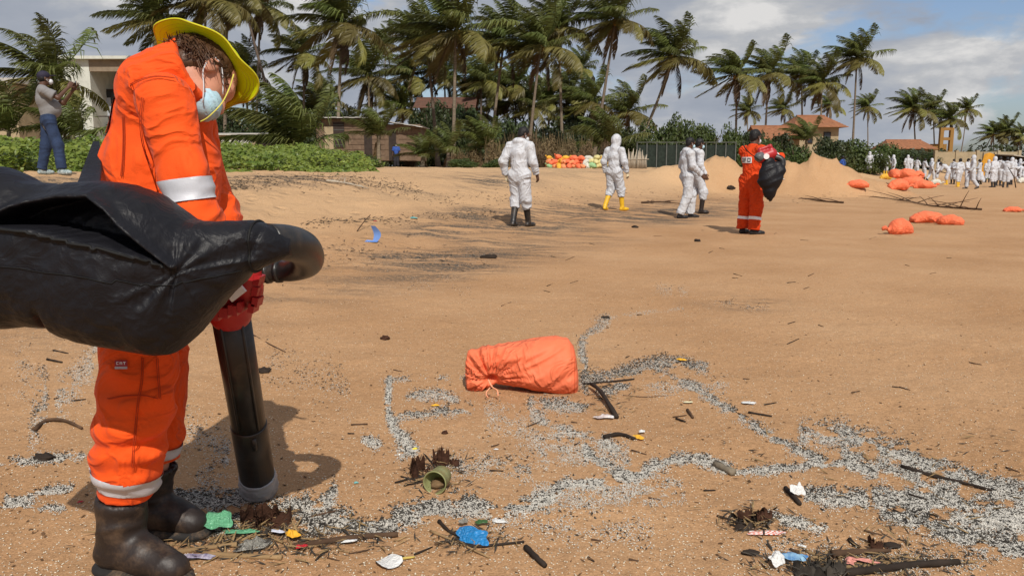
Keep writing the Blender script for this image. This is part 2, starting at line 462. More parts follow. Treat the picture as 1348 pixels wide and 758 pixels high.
# ------------------------------------------------------------------ ground
def sand_material():
    m = bpy.data.materials.new('beach_sand'); m.use_nodes = True; t = m.node_tree; L = t.links.new; b = t.nodes['Principled BSDF']
    b.inputs['Roughness'].default_value = .92; b.inputs['Specular IOR Level'].default_value = .12
    geo = N(t, 'ShaderNodeNewGeometry'); pos = geo.outputs['Position']
    def noise(scale, detail=5, rough=.6, stretch=None, rotz=0, dist=0):
        n = N(t, 'ShaderNodeTexNoise'); n.inputs['Scale'].default_value = scale; n.inputs['Detail'].default_value = detail
        n.inputs['Roughness'].default_value = rough; n.inputs['Distortion'].default_value = dist
        if stretch:
            mm = N(t, 'ShaderNodeMapping'); mm.inputs['Scale'].default_value = stretch; mm.inputs['Rotation'].default_value = (0, 0, rotz)
            L(pos, mm.inputs[0]); L(mm.outputs[0], n.inputs['Vector'])
        else: L(pos, n.inputs['Vector'])
        return n.outputs['Fac']
    def mix(fac, a, bb, bt='MIX'):
        x = N(t, 'ShaderNodeMixRGB', blend_type=bt)
        for i, v in ((0, fac), (1, a), (2, bb)):
            if hasattr(v, 'links'): L(v, x.inputs[i])
            else: x.inputs[i].default_value = v
        return x.outputs[0]
    def mul(a, bb):
        x = N(t, 'ShaderNodeMath', operation='MULTIPLY')
        for i, v in ((0, a), (1, bb)):
            if hasattr(v, 'links'): L(v, x.inputs[i])
            else: x.inputs[i].default_value = v
        return x.outputs[0]
    def attr(nm):
        a = N(t, 'ShaderNodeAttribute'); a.attribute_name = nm; return a.outputs['Fac']
    big = ramp(t, noise(.55, 6, .6), [(.3, (.36, .203, .099, 1)), (.5, (.42, .245, .125, 1)), (.72, (.47, .288, .155, 1))]).outputs[0]
    dry = mix(attr('dry'), big, (.50, .325, .18, 1))
    # grains: coarse speckle in three sizes
    sp = ramp(t, noise(170, 3, .7), [(.30, (.62, .58, .52, 1)), (.5, (1, 1, 1, 1)), (.70, (1.32, 1.34, 1.38, 1))]).outputs[0]
    c = mix(.8, dry, sp, 'MULTIPLY')
    sp2 = ramp(t, noise(48, 4, .7), [(.28, (.74, .72, .68, 1)), (.5, (1, 1, 1, 1)), (.74, (1.2, 1.2, 1.22, 1))]).outputs[0]
    c = mix(.75, c, sp2, 'MULTIPLY')
    vor = N(t, 'ShaderNodeTexVoronoi'); vor.inputs['Scale'].default_value = 75; L(pos, vor.inputs['Vector'])
    fl = ramp(t, vor.outputs['Distance'], [(.0, g(1)), (.17, g(1)), (.24, g(0)), (1, g(0))]).outputs[0]
    sel = ramp(t, N2(t, vor.outputs['Color']), [(.80, g(0)), (.84, g(1))]).outputs[0]
    c = mix(mul(mul(fl, sel), .75), c, (.72, .64, .50, 1))
    seld = ramp(t, N2(t, vor.outputs['Color']), [(.10, g(1)), (.13, g(0))]).outputs[0]
    c = mix(mul(mul(fl, seld), .7), c, (.10, .065, .04, 1))
    # dark soot and fine plastic washed into streaks along the shore
    st = noise(1.0, 7, .68, (.9, 3.4, 1), R(62), .5)
    stm = ramp(t, st, [(.42, g(0)), (.56, g(1))]).outputs[0]
    fine = ramp(t, noise(26, 5, .75), [(.36, g(0)), (.56, g(1))]).outputs[0]
    dk = mul(mul(attr('stain'), stm), fine)
    c = mix(mul(dk, .85), c, (.075, .066, .055, 1))
    L(c, b.inputs['Base Color'])
    h1 = noise(9, 6, .65); h2 = noise(60, 6, .7); h3 = noise(190, 3, .7)
    x = N(t, 'ShaderNodeMath', operation='MULTIPLY_ADD'); L(h2, x.inputs[0]); x.inputs[1].default_value = .26; L(mul(h1, .8), x.inputs[2])
    y = N(t, 'ShaderNodeMath', operation='MULTIPLY_ADD'); L(h3, y.inputs[0]); y.inputs[1].default_value = .12; L(x.outputs[0], y.inputs[2])
    vf = N(t, 'ShaderNodeTexVoronoi', feature='SMOOTH_F1'); vf.inputs['Scale'].default_value = 2.6; vf.inputs['Smoothness'].default_value = .35
    mv = N(t, 'ShaderNodeMixRGB'); mv.inputs[0].default_value = .12; L(pos, mv.inputs[1]); nz = N(t, 'ShaderNodeTexNoise'); nz.inputs['Scale'].default_value = 4; L(pos, nz.inputs['Vector']); L(nz.outputs['Color'], mv.inputs[2]); L(mv.outputs[0], vf.inputs['Vector'])
    fr_ = ramp(t, vf.outputs['Distance'], [(.05, g(0)), (.30, g(1)), (.5, g(.75)), (1, g(.7))]).outputs[0]
    tr_ = N(t, 'ShaderNodeMath', operation='MULTIPLY_ADD'); L(mul(fr_, attr('trample')), tr_.inputs[0]); tr_.inputs[1].default_value = 2.2; L(y.outputs[0], tr_.inputs[2]); y = tr_
    bp = N(t, 'ShaderNodeBump'); bp.inputs['Strength'].default_value = .8; bp.inputs['Distance'].default_value = .028
    L(y.outputs[0], bp.inputs['Height']); L(bp.outputs[0], b.inputs['Normal'])
    return m
def N2(t, colsock):
    s = N(t, 'ShaderNodeSeparateColor'); t.links.new(colsock, s.inputs[0]); return s.outputs[0]

ys = [1.0]
while ys[-1] < 900: ys.append(ys[-1] + max(.028, .0115 * ys[-1]))
ys = np.concatenate([[-60, -30, -15, -7, -3, -1, 0, .5], ys])
us = np.concatenate([-np.geomspace(3.2, .8, 24)[:-1], np.linspace(-.8, .8, 330), np.geomspace(.8, 3.2, 24)[1:]])
gx = us[None, :] * (np.abs(ys)[:, None] + .6); gy = np.repeat(ys[:, None], len(us), 1)
gz = H(gx.ravel(), gy.ravel())
GV = np.stack([gx.ravel(), gy.ravel(), gz], 1)
ny, nx = len(ys), len(us); q = np.arange(ny * nx).reshape(ny, nx)
GF = np.stack([q[:-1, :-1], q[:-1, 1:], q[1:, 1:], q[1:, :-1]], -1).reshape(-1, 4)
gm = np_mesh('ground', GV, [GF], True, [sand_material()])
S_ = shore(GV[:, 0], GV[:, 1]); X_, Y_ = GV[:, 0], GV[:, 1]
stain = sstep(3.6, 5.2, S_) * sstep(9.5, 7.0, S_) * sstep(4.0, 7.0, Y_) * sstep(30, 17, Y_) * 1.5
stain = np.maximum(stain, sstep(9.0, 10.2, S_) * sstep(13.6, 12.2, S_) * sstep(3, -2, X_) * 1.25 * sstep(30, 20, Y_))
stain = np.maximum(stain, sstep(7.0, 7.6, S_) * sstep(8.9, 8.2, S_) * .9 * sstep(26, 18, Y_))
stain = np.maximum(stain, .5 * sstep(9, 12, S_) * sstep(24, 28, Y_) * sstep(60, 40, Y_))
stain *= np.clip(.75 + .9 * fbm2(X_ * .35, Y_ * .35, 3, 77), 0, 1.4)
def gauss_px(px, py, rx, ry):
    p = G(px, py); return np.exp(-((X_ - p[0]) / rx) ** 2 - ((Y_ - p[1]) / ry) ** 2)
stain = np.maximum(stain, 1.4 * gauss_px(978, 399, .35, .3))
dry = np.clip(sstep(6.5, 10, S_) * .8 + sstep(20, 40, Y_) * .4, 0, 1)
trample = np.clip(.10 + sstep(3.8, 7.0, S_) * .9, 0, 1) * np.clip(.7 + .6 * fbm2(X_ * .3, Y_ * .3, 3, 55), .1, 1.2)
for nm, arr in (('trample', trample), ('stain', np.clip(stain, 0, 1.5)), ('dry', dry)):
    a = gm.attributes.new(nm, 'FLOAT', 'POINT'); a.data.foreach_set('value', arr.astype(np.float32))
ground = link('ground', gm); tag(ground, 'wide beach of orange brown sand rising to a low bank', kind='structure')
# ------------------------------------------------------------------ materials for people
M = {}
M['skin_fair'] = mat('skin_fair', (.55, .26, .17), .5, .12, 18, .05, 200)
M['skin_dark'] = mat('skin_dark', (.10, .05, .032), .45, .15, 18, .05, 200)
M['hair_brown'] = mat('hair_brown', (.075, .034, .015), .5, .4, 30, .2, 90, spec=.5)
M['hair_black'] = mat('hair_black', (.010, .009, .009), .55, .3, 30, .3, 120)
M['orange_cloth'] = mat('orange_cloth', (.80, .085, .008), .78, .07, 5, .25, 420, spec=.2, sheen=.05, dirt=(.55, .06, .008), dscale=9, damount=.3, crease=.55, cscale=5.5)
M['orange_cloth_far'] = mat('orange_cloth_deep', (.62, .055, .008), .8, .12, 5, .2, 200, spec=.2, crease=.8, cscale=5)
M['silver_band'] = mat('silver_band', (.50, .50, .53), .45, .08, 20, .1, 300, spec=.5)
M['white_patch'] = mat('white_patch', (.78, .78, .78), .6, .05)
M['tyvek'] = mat('white_coverall_cloth', (.53, .545, .58), .65, .05, 6, .15, 60, spec=.2, objvar=.04, crease=.6, cscale=4.2, stretch=(1.5, 1.5, .6), dirt=(.42, .38, .32), dscale=3, damount=.35)
M['tyvek_far'] = mat('white_coverall_cloth_worn', (.50, .515, .55), .7, .06, 3, spec=.2, objvar=.08, crease=.5, cscale=3.4, stretch=(1.4, 1.4, .7))
M['boot_black'] = mat('black_rubber', (.016, .015, .015), .42, .3, 8, .1, 60, spec=.5, dirt=(.20, .13, .075), dscale=7, damount=.35)
M['boot_brown'] = mat('brown_rubber', (.020, .014, .012), .5, .25, 9, .15, 70, spec=.4, dirt=(.16, .10, .06), dscale=11, damount=.45)
M['boot_yellow'] = mat('yellow_rubber', (.72, .42, .015), .45, .1, 8, .05, 60, spec=.5, dirt=(.3, .19, .09), dscale=7, damount=.4)
M['sole'] = mat('boot_sole', (.02, .018, .017), .8, .3, 12, dirt=(.25, .16, .09), dscale=14, damount=.6)
M['mask_blue'] = mat('mask_blue', (.42, .62, .72), .75, .05, 20, .1, 200)
M['mask_white'] = mat('mask_white', (.62, .64, .66), .75, .05, 20)
M['glove_cream'] = mat('glove_cream', (.72, .62, .42), .6, .08, 20)
M['glove_red'] = mat('glove_dark', (.03, .03, .03), .6, .1, 20)
M['hivis'] = mat('yellow_hat_cloth', (.70, .84, .002), .7, .05, 8, .2, 400, spec=.2, transl=.12)
M['hat_seam'] = mat('hat_seam', (.55, .52, .02), .7, .1, 40)
M['jeans'] = mat('blue_denim', (.02, .036, .082), .8, .35, 9, .3, 260)
M['polo'] = mat('grey_polo', (.21, .205, .205), .85, .08, 12, .2, 260)
M['cap'] = mat('navy_cap', (.02, .017, .035), .75, .2, 20)
M['phone'] = mat('phone_case', (.30, .24, .18), .4, .2, 30)
M['shoe'] = mat('dark_shoe', (.018, .017, .018), .55, .2, 20)
M['trainer'] = mat('teal_trainer', (.05, .14, .16), .6, .3, 30, col2=(.5, .55, .55))
M['blue_shirt'] = mat('blue_shirt', (.03, .08, .32), .8, .15, 8)
M['dark_trousers'] = mat('dark_trousers', (.02, .02, .026), .8, .2, 8)
M['ink'] = mat('dark_print', (.05, .05, .07), .7, .1)
M['red_print'] = mat('red_print', (.35, .03, .04), .6, .1)

# ------------------------------------------------------------------ people
def frame(fwd, up=(0, 0, 1)):
    f = nrm(fwd); u = np.asarray(up, float); u = nrm(u - f * np.dot(u, f)); r = np.cross(f, u)
    return np.stack([r, f, u], 1)                       # columns: right, forward, up
def head_prims(c, B, s=1., neck=None, ears=True, detail=False):
    c = np.asarray(c, float); P = lambda x, y, z: c + B @ (np.array([x, y, z]) * s)
    p = [ell(P(0, -.01, .035), np.array([.074, .094, .088]) * s, B), ell(P(0, .03, -.045), np.array([.057, .062, .068]) * s, B),
         ell(P(0, .052, -.088), np.array([.03, .032, .026]) * s, B),
         cone(P(0, .085, .01), P(0, .108, -.03), .010 * s, .015 * s), ell(P(0, .078, .03), np.array([.05, .02, .014]) * s, B),
         ell(P(0, .082, -.066), np.array([.024, .015, .012]) * s, B)]
    for x in (-.03, .03):
        q = minus(ell(P(x, .094, .008), np.array([.016, .013, .010]) * s, B)); p.append(q)
    for x in (-.03, .03):
        p.append(ell(P(x, .078, .008), np.array([.012, .012, .012]) * s, B, k=.004))
    if ears:
        for x in (-1, 1):
            p.append(ell(P(x * .078, -.005, -.005), np.array([.010, .021, .034]) * s, B @ np.array(Matrix.Rotation(x * .25, 3, 'Z')), k=.008))
            if detail: p.append(minus(ell(P(x * .090, .002, -.002), np.array([.007, .011, .019]) * s, B)))
    if neck is not None: p.append(cone(neck, P(0, -.02, -.04), .062 * s, .055 * s))
    return p
def hand_geo(w, d, nrm_, thumb, s=1., curl=.5, vox=.005, fat=0.):
    """palm and five separate fingers; d along the palm, nrm_ out of the palm, thumb the thumb's side"""
    w, d, n = np.asarray(w, float), nrm(d), np.asarray(nrm_, float); n = nrm(n - d * np.dot(n, d)); t = np.cross(d, n); t = t if np.dot(t, thumb) > 0 else -t
    p = [cone(w - d * .02, w + d * .03 * s, .026 * s + fat, .036 * s + fat, (n, .55)), cone(w + d * .03 * s, w + d * .082 * s, .038 * s + fat, .040 * s + fat, (n, .42))]
    for i, (o, l, cu) in enumerate(((.030, .070, .8), (.010, .080, .95), (-.010, .074, 1.05), (-.029, .058, 1.2))):
        a = w + (d * .082 + t * o) * s; ang = 0; seg = (.45, .32, .23); r = .0088 * s + fat
        dd = nrm(d + t * o * 2.2)
        for j, sl in enumerate(seg):
            ang += curl * cu * (.55, .75, .5)[j]
            b = a + (dd * math.cos(ang) + n * math.sin(ang)) * l * sl * 1.12 * s
            p.append(cone(a, b, r, r * .92)); a = b; r *= .92
    a = w + (d * .028 + t * .032) * s; b = a + nrm(d * .65 + t * .75 + n * .35) * .042 * s; c = b + nrm(d * .9 + t * .25 + n * (.3 + curl * .5)) * .034 * s
    p += [cone(a, b, .0125 * s + fat, .0105 * s + fat), cone(b, c, .0105 * s + fat, .0085 * s + fat)]
    V, F = solid(p, vox, .008); return relax(V, F, 1, .4), F
def join_geo(parts):
    Vs, Fs, n = [], [], 0
    for V, F in parts: Vs.append(V); Fs.append(F + n); n += len(V)
    return np.concatenate(Vs), np.concatenate(Fs)
def boot_prims(top, ank, toe, r=.062, ground=None, tall=True):
    top, ank, toe = (np.asarray(x, float) for x in (top, ank, toe)); d = nrm((toe - ank) * [1, 1, 0]); g0 = ground if ground is not None else min(toe[2], ank[2]) - .035
    heel = ank - d * .035; heel[2] = g0 + .035 + max(0, ank[2] - g0 - .09)
    t2 = toe.copy()
    ball = heel + (t2 - heel) * .62
    p = [cone(heel, ball, .040, .043), cone(ball, t2 - d * .035, .046, .040, ((0, 0, 1), .85)), cone(ank - [0, 0, .02], heel + d * .06, .052, .045)]
    if tall: p += [cone(top, ank, r, .050, cuta=True)]
    return p
def shoe_pair(): pass

def figure(loc, rz, label, group, J=None, scale=1., suit='tyvek', skin='skin_dark', hood='up', hair='hair_black', boots=('boot_black', 'tall'), mask='mask_white', gloves=(None, None),
           vox=.013, headyaw=0., headpitch=0., loose=1., seed=0, top=None, trousers=None, belly=0., hands=True, cap=None, cat='person', amp=.012, name='person', curl=.45, wrist_dirs=None):
    j = dict(pel=(0, 0, .94), waist=(0, 0, 1.08), chest=(0, 0, 1.28), neck=(0, -.01, 1.46), head=(0, .03, 1.62),
             shR=(.175, 0, 1.40), elR=(.235, -.04, 1.14), wrR=(.25, .06, .90), shL=(-.175, 0, 1.40), elL=(-.235, -.04, 1.14), wrL=(-.25, .06, .90),
             hipR=(.088, 0, .92), knR=(.10, .03, .50), anR=(.105, -.02, .10), toR=(.13, .17, .04), hipL=(-.088, 0, .92), knL=(-.10, .03, .50), anL=(-.105, -.02, .10), toL=(-.13, .17, .04))
    if J: j.update(J)
    j = {k: np.array(v, float) * scale for k, v in j.items()}
    root = thing(name, label, cat, loc, rz, group)
    B = frame((math.sin(headyaw) * math.cos(headpitch), math.cos(headyaw) * math.cos(headpitch), -math.sin(headpitch)))
    hd = j['head']
    s = scale; lo = loose
    # body: one continuous mesh
    bp = head_prims(hd, B, s * .98, j['neck'])
    bp += [cone(j['pel'], j['waist'], .11 * s, .10 * s, ((0, 1, 0), .75)), cone(j['waist'], j['chest'], .10 * s, .12 * s, ((0, 1, 0), .75)), cone(j['chest'], j['neck'] - [0, 0, .04], .12 * s, .06 * s)]
    for S in 'RL':
        bp += [cone(j['chest'] + [0, 0, .08], j['sh' + S], .07 * s, .055 * s), cone(j['sh' + S], j['el' + S], .048 * s, .038 * s), cone(j['el' + S], j['wr' + S], .037 * s, .025 * s),
               cone(j['hip' + S], j['kn' + S], .075 * s, .05 * s), cone(j['kn' + S], j['an' + S], .05 * s, .036 * s)]
    geo = [solid(bp, vox, .02)]
    wd = wrist_dirs or {}
    for S, sg in (('R', 1), ('L', -1)):
        d = wd.get(S) or (j['wr' + S] - j['el' + S]); nn = np.array([-sg, .15, 0.]); th = np.array([0, 1., .2])
        if not hands: continue
        gl = gloves[0 if S == 'R' else 1]
        h = hand_geo(j['wr' + S], d, nn, th, s, curl, .0055 if vox > .008 else .0045)
        geo.append(h)
        if gl:
            gv = hand_geo(j['wr' + S] - nrm(d) * .01, d, nn, th, s * 1.03, curl, .006, .003); link('glove', np_mesh('glove', gv[0], [gv[1]], True, [M[gl]]), root)
    V, F = join_geo(geo); link('body', np_mesh('body', V, [F], True, [M[skin]]), root)
    # clothes
    legk = 1.0 * lo; armk = lo
    def torso(z1):
        p = [cone(j['pel'] - (j['waist'] - j['pel']) * .7, j['waist'], .120 * s * lo, .148 * s * lo, ((0, 1, 0), .90)), cone(j['waist'], j['chest'], .148 * s * lo, .170 * s * lo, ((0, 1, 0), .80)),
             cone(j['chest'], (j['shR'] + j['shL']) / 2 + [0, 0, -.01], .172 * s * lo, .115 * s, ((0, 1, 0), .78)), cone((j['shR'] + j['shL']) / 2, j['neck'], .10 * s, .07 * s), cone(j['shR'], j['shL'], .075 * s, .075 * s)]
        if belly: p.append(ell(j['waist'] + [0, .085, .05], (.15 * s, .13 * s, .16 * s)))
        return p
    def arms(frac=1., wide=1.):
        p = []
        for S in 'RL':
            e = j['wr' + S]
            if frac < 1:
                e = j['sh' + S] + (j['el' + S] - j['sh' + S]) * frac; p.append(cone(j['sh' + S], e, .078 * s * armk, .075 * s * wide, cut=True))
            else:
                p += [cone(j['sh' + S], j['el' + S], .086 * s * armk, .076 * s * armk), cone(j['el' + S], e, .076 * s * armk, .056 * s * armk, cut=True)]
        return p
    def legs(endk=1.):
        p = []
        for S in 'RL':
            an = j['kn' + S] + (j['an' + S] - j['kn' + S]) * endk
            p += [cone(j['hip' + S], j['kn' + S], .116 * s * legk, .101 * s * legk), cone(j['kn' + S], an, .101 * s * legk, (.084 if endk < .6 else .088) * s * legk, cut=True)]
        p.append(cone(j['hipR'], j['hipL'], .108 * s, .108 * s)); return p
    lsegs = [(j['hip' + S], j['kn' + S], amp * .7, 13, .5 * (1 if S == 'R' else -1), amp * 1.1) for S in 'RL'] + [(j['kn' + S], j['an' + S], amp * .9, 15, -.4, amp * .6) for S in 'RL']
    asegs = [(j['sh' + S], j['el' + S], amp * .7, 15, .45, amp * .8) for S in 'RL'] + [(j['el' + S], j['wr' + S], amp * .7, 17, -.4, amp * .3) for S in 'RL']
    tsegs = [(j['pel'], j['chest'], amp * .9, 9, .25, amp * .3), (j['chest'], j['neck'], amp * .6, 8, .8, 0)]
    endk = 1.0
    if boots[1] == 'tall': endk = .42
    if suit:
        p = torso(0) + arms() + legs(endk)
        if hood == 'up': p += [ell(hd + B @ np.array([0, -.022, .02]), np.array([.108, .118, .138]) * s, B), cone(j['neck'], hd - [0, 0, .04], .10 * s, .095 * s), minus(ell(hd + B @ np.array([0, .115, -.012]), np.array([.062, .06, .088]) * s, B))]
        elif hood == 'down': p += [ell(j['neck'] + [0, -.055, .015], (.115 * s, .075 * s, .06 * s)), cone(j['neck'] + [.07, .0, .0], j['neck'] + [-.07, .0, .0], .055, .055)]
        else: p += [cone(j['neck'] - [0, 0, .03], j['neck'] + [0, .005, .035], .085 * s, .072 * s, cut=True)]
        sobj('coverall', p, vox, M[suit], root, .035, lsegs + asegs + tsegs, seed)
    else:
        sobj('shirt', torso(0) + arms(.75, 1.25), vox, M[top], root, .035, tsegs + asegs, seed)
        sobj('trousers', legs(endk) + [cone(j['pel'], j['pel'] + [0, 0, .07], .150 * s, .148 * s, ((0, 1, 0), .78), cut=True)], vox, M[trousers], root, .035, lsegs, seed)
    for S in 'RL':
        an, kn, to = j['an' + S], j['kn' + S], j['to' + S]
        tp = kn + (an - kn) * .22
        b = sobj('boot' if boots[1] == 'tall' else 'shoe', boot_prims(tp, an, to, .066 * s, tall=boots[1] == 'tall'), min(vox, .011), M[boots[0]], root, .02)
    if mask:
        mp_ = [ell(hd + B @ (np.array([0, .062, -.055]) * s), np.array([.056, .058, .052]) * s, B)]
        mo = sobj('face_mask', mp_, min(vox, .009), M[mask], root, .01)
        for x in ((-1, 1) if vox < .02 else ()):
            for zz in (-.03, -.075):
                sb = MB(); sb.tube([hd + B @ (np.array([x * .052, .06, zz]) * s), hd + B @ (np.array([x * .075, .02, zz * .5]) * s), hd + B @ (np.array([x * .083, -.01, 0.0]) * s)], .003, 5)
                sb.build('ear_loop', M['mask_white'], mo, True)
    if hair and hood != 'up' and not cap:
        hp = [ell(hd + B @ (np.array([0, -.02, .042]) * s), np.array([.083, .098, .092]) * s, B), ell(hd + B @ (np.array([0, -.055, -.01]) * s), np.array([.072, .055, .075]) * s, B), minus(ell(hd + B @ (np.array([0, .11, -.03]) * s), np.array([.09, .08, .10]) * s, B))]
        def hp_post(V, F): return V + vnormals(V, F) * (.004 * fbm(V * 55, 2, 5))[:, None]
        sobj('hair', hp, min(vox, .009), M[hair], root, .015, post=hp_post)
    if cap:
        cp = [ell(hd + B @ (np.array([0, -.012, .05]) * s), np.array([.085, .103, .085]) * s, B), minus(ell(hd + B @ (np.array([0, 0, -.055]) * s), np.array([.2, .2, .075]) * s, B)),
              ell(hd + B @ (np.array([0, .125, .045]) * s), np.array([.068, .065, .010]) * s, B, k=.006)]
        sobj('cap', cp, .007, M[cap], root, .008)
        hp = [ell(hd + B @ (np.array([0, -.03, .01]) * s), np.array([.080, .085, .075]) * s, B), minus(ell(hd + B @ (np.array([0, .09, -.03]) * s), np.array([.09, .085, .12]) * s, B))]
        sobj('hair', hp, .009, M['hair_black'], root, .01)
    root['_j'] = 0; del root['_j']
    return root, j, B
# ------------------------------------------------------------------ the man in orange in the foreground
def worker():
    Yc, Yr, Yl = 2.27, 2.06, 2.47
    A = at
    base = G(178, 735)
    root = thing('person', 'person in orange coverall, yellow brimmed hat and rubber boots stooping in the foreground', 'person', base)
    inv = Matrix.Translation(-Vector(base)); off = -np.array(base)
    T = lambda px, py, Y: A(px, py, Y) + off
    s = .00213
    shR, elR, wrR, hnR = T(215, 134, 2.11), T(244, 232, 2.06), T(281, 338, 2.10), T(297, 380, 2.22)
    shL, elL, wrL = T(238, 125, 2.44), T(262, 245, 2.44), T(305, 350, 2.34)
    hipR, hipL = T(185, 405, 2.20), T(200, 405, 2.36)
    knR, anR, toR = T(176, 548, 2.13), T(162, 718, 2.14), T(226, 742, 2.08)
    knL, anL, toL = T(205, 545, 2.37), T(201, 684, 2.38), T(254, 690, 2.36)
    g0 = hz(A(160, 745, 2.13)[0], 2.13) - base[2]; g1 = hz(A(215, 700, 2.36)[0], 2.36) - base[2]
    anR[2] = g0 + .105; anL[2] = g1 + .105; toR[2] = g0 + .042; toL[2] = g1 + .042
    pel, low, mid, up, nk = T(188, 395, Yc), T(190, 315, Yc), T(204, 232, Yc), T(217, 152, Yc), T(243, 104, Yc)
    hc = T(267, 101, 2.25)
    upv = nrm([.46, .74, .48]); fw = nrm(np.array([.52, .10, -.85])); fw = nrm(fw - upv * np.dot(fw, upv)); B = frame(fw, upv)
    # body
    hs = .89
    bp = head_prims(hc, B, hs, T(246, 110, Yc), True, True)
    bp += [cone(pel, low, .12, .11), cone(low, mid, .11, .12), cone(mid, up, .12, .11), cone(up, nk, .10, .06), cone(up, shR, .07, .055), cone(up, shL, .07, .055)]
    for q in ((shR, elR, wrR), (shL, elL, wrL)): bp += [cone(q[0], q[1], .05, .04), cone(q[1], q[2], .04, .027)]
    for q in ((hipR, knR, anR), (hipL, knL, anL)): bp += [cone(q[0], q[1], .085, .055), cone(q[1], q[2], .055, .04)]
    geo = [solid(bp, .0075, .02)]
    hR = hand_geo(wrR, hnR - wrR, (.2, .6, -.5), (.9, .1, .6), 1., .9, .0045); hL = hand_geo(wrL, (.5, -.15, -.8), (.2, -.6, -.4), (.9, .1, .6), 1., .9, .0045)
    geo += [hR, hL]
    V, F = join_geo(geo); link('body', np_mesh('body', V, [F], True, [M['skin_fair']]), root)
    for w, d, n in ((wrR, hnR - wrR, (.2, .6, -.5)), (wrL, (.5, -.15, -.8), (.2, -.6, -.4))):
        gv = hand_geo(w, d, n, (.9, .1, .6), 1.03, .9, .005, .003); link('glove', np_mesh('glove', gv[0], [gv[1]], True, [M['glove_red']]), root)
    # coverall
    cuffR, cuffL = T(165, 652, 2.135), T(210, 606, 2.375)
    p = [cone(pel, low, .115, .130), cone(T(192, 320, Yc), mid, .126, .134), cone(mid, up, .134, .118), cone(up, T(224, 120, Yc), .116, .094), cone(T(215, 118, Yc), nk, .105, .082),
         cone(shR, shL, .066, .070), cone(T(246, 215, Yc), T(236, 300, Yc), .088, .092),
         cone(shR, elR, .068, .055), cone(elR, T(256, 292, 2.05), .055, .062), cone(T(256, 292, 2.05), wrR, .062, .05, cut=True),
         cone(shL, elL, .085, .08), cone(elL, wrL, .078, .06, cut=True),
         cone(hipR, T(182, 480, 2.165), .100, .091), cone(T(182, 480, 2.165), knR, .091, .080), cone(knR, T(170, 600, 2.13), .080, .076), cone(T(170, 600, 2.13), cuffR, .076, .068, cut=True),
         cone(hipL, knL, .100, .078), cone(knL, cuffL, .076, .062, cut=True), cone(hipR, hipL, .11, .11),
         ell(T(177, 562, 2.10), (.090, .070, .032), k=.015), ell(T(183, 524, 2.12), (.088, .078, .034), k=.015), ell(T(170, 592, 2.11), (.090, .076, .034), k=.015), ell(T(168, 622, 2.12), (.084, .080, .025), k=.015)]
    a = .0095
    segs = [(shR, elR, a * .5, 7, .45, a * 1.3), (elR, wrR, a * 1.2, 13, -.5, a), (pel, mid, a * 1.4, 8, .35, a), (mid, up, a * .95, 7, .9, a * .4), (up, nk, a * .3, 7, 1.0, 0),
            (hipR, knR, a * .75, 9, .4, a * 1.4), (knR, cuffR, a * .9, 10, -.3, a * 1.2), (hipL, knL, a, 10, .4, a), (knL, cuffL, a, 11, -.4, a), (shL, elL, a, 9, .4, a)]
    V, F = solid(p, .0058, .034)
    V = relax(V, F, 2, .5); V0 = V.copy(); V = folds(V, F, segs, 3)
    # big soft folds: diagonal pulls from armpit to waist, puddling above knee and cuff
    Nn = vnormals(V0, F); x = (V - T(180, 540, 2.13))
    kn_w = np.exp(-(x[:, 2] / .16) ** 2) * sstep(.12, .02, np.abs(V[:, 1] - knR[1]))
    V = V + Nn * (kn_w * .008 * np.sin(x[:, 2] * 62 + 2.2 * np.sin(x[:, 0] * 18) + 1.5 * noise3(V * 9, 4)))[:, None]
    arm_t = (V - shR) @ nrm(elR - shR); arm_r = np.linalg.norm((V - shR) - np.outer(arm_t, nrm(elR - shR)), axis=1)
    w = np.exp(-(np.abs(arm_r - .10) / .03) ** 2) * sstep(-.05, .02, arm_t) * sstep(.5, .3, arm_t)
    V = V - Nn * (w * .009 * sstep(.2, -.1, V[:, 0] - T(222, 200, 2.1)[0]))[:, None]
    V = relax(V, F, 1, .35)
    cov = link('coverall', np_mesh('coverall', V, [F], True, [M['orange_cloth']]), root)
    NN = vnormals(V, F)
    def band(a, b, t0, t1, rmax, name, m, par, off_=.0035, keep=None):
        u = nrm(b - a); t = (V - a) @ u; r = np.linalg.norm((V - a) - np.outer(t, u), axis=1)
        ok = (t > t0 - .006) & (t < t1 + .006) & (r < rmax)
        if keep is not None: ok &= keep(V)
        sel = ok[F].all(1); ff = F[sel]; used = np.unique(ff); mp_ = np.full(len(V), -1); mp_[used] = np.arange(len(used))
        VV = V[used] + NN[used] * off_; tt = t[used]; tc_ = np.clip(tt, t0, t1)
        VV = VV + np.outer(tc_ - tt, u)
        return link(name, np_mesh(name, VV, [mp_[ff]], True, [m]), par)
    ba, bb = T(240, 222, 2.03), T(256, 280, 2.03)
    ba2, bb2 = T(228, 205, 2.03), T(256, 292, 2.03)
    ua = nrm(T(262, 290, 2.03) - T(246, 232, 2.03))
    band(T(245, 232, 2.05), T(256, 292, 2.05), .006, .062, .10, 'reflective_band', M['silver_band'], cov, keep=lambda v: v[:, 1] < 2.19 - base[1])
    band(knR, cuffR, .155, .205, .125, 'reflective_band', M['silver_band'], cov, keep=lambda v: (np.abs(v[:, 1] - knR[1]) < .125))
    band(knL, cuffL, .095, .130, .12, 'reflective_band', M['silver_band'], cov, keep=lambda v: (v[:, 1] > 2.27 - base[1]))
    # collar: a raised ring of cloth round the neck
    c0 = T(229, 110, Yc - .04); nd = nrm(T(257, 96, Yc - .04) - c0)
    cp = [cone(c0 - nd * .05, c0 + nd * .070, .104, .096, cut=True), minus(cone(c0 - nd * .02, c0 + nd * .16, .076, .074))]
    sobj('collar', cp, .006, M['orange_cloth'], cov, .012, [(c0, c0 + nd * .1, .005, 10, .8, 0)], 8)
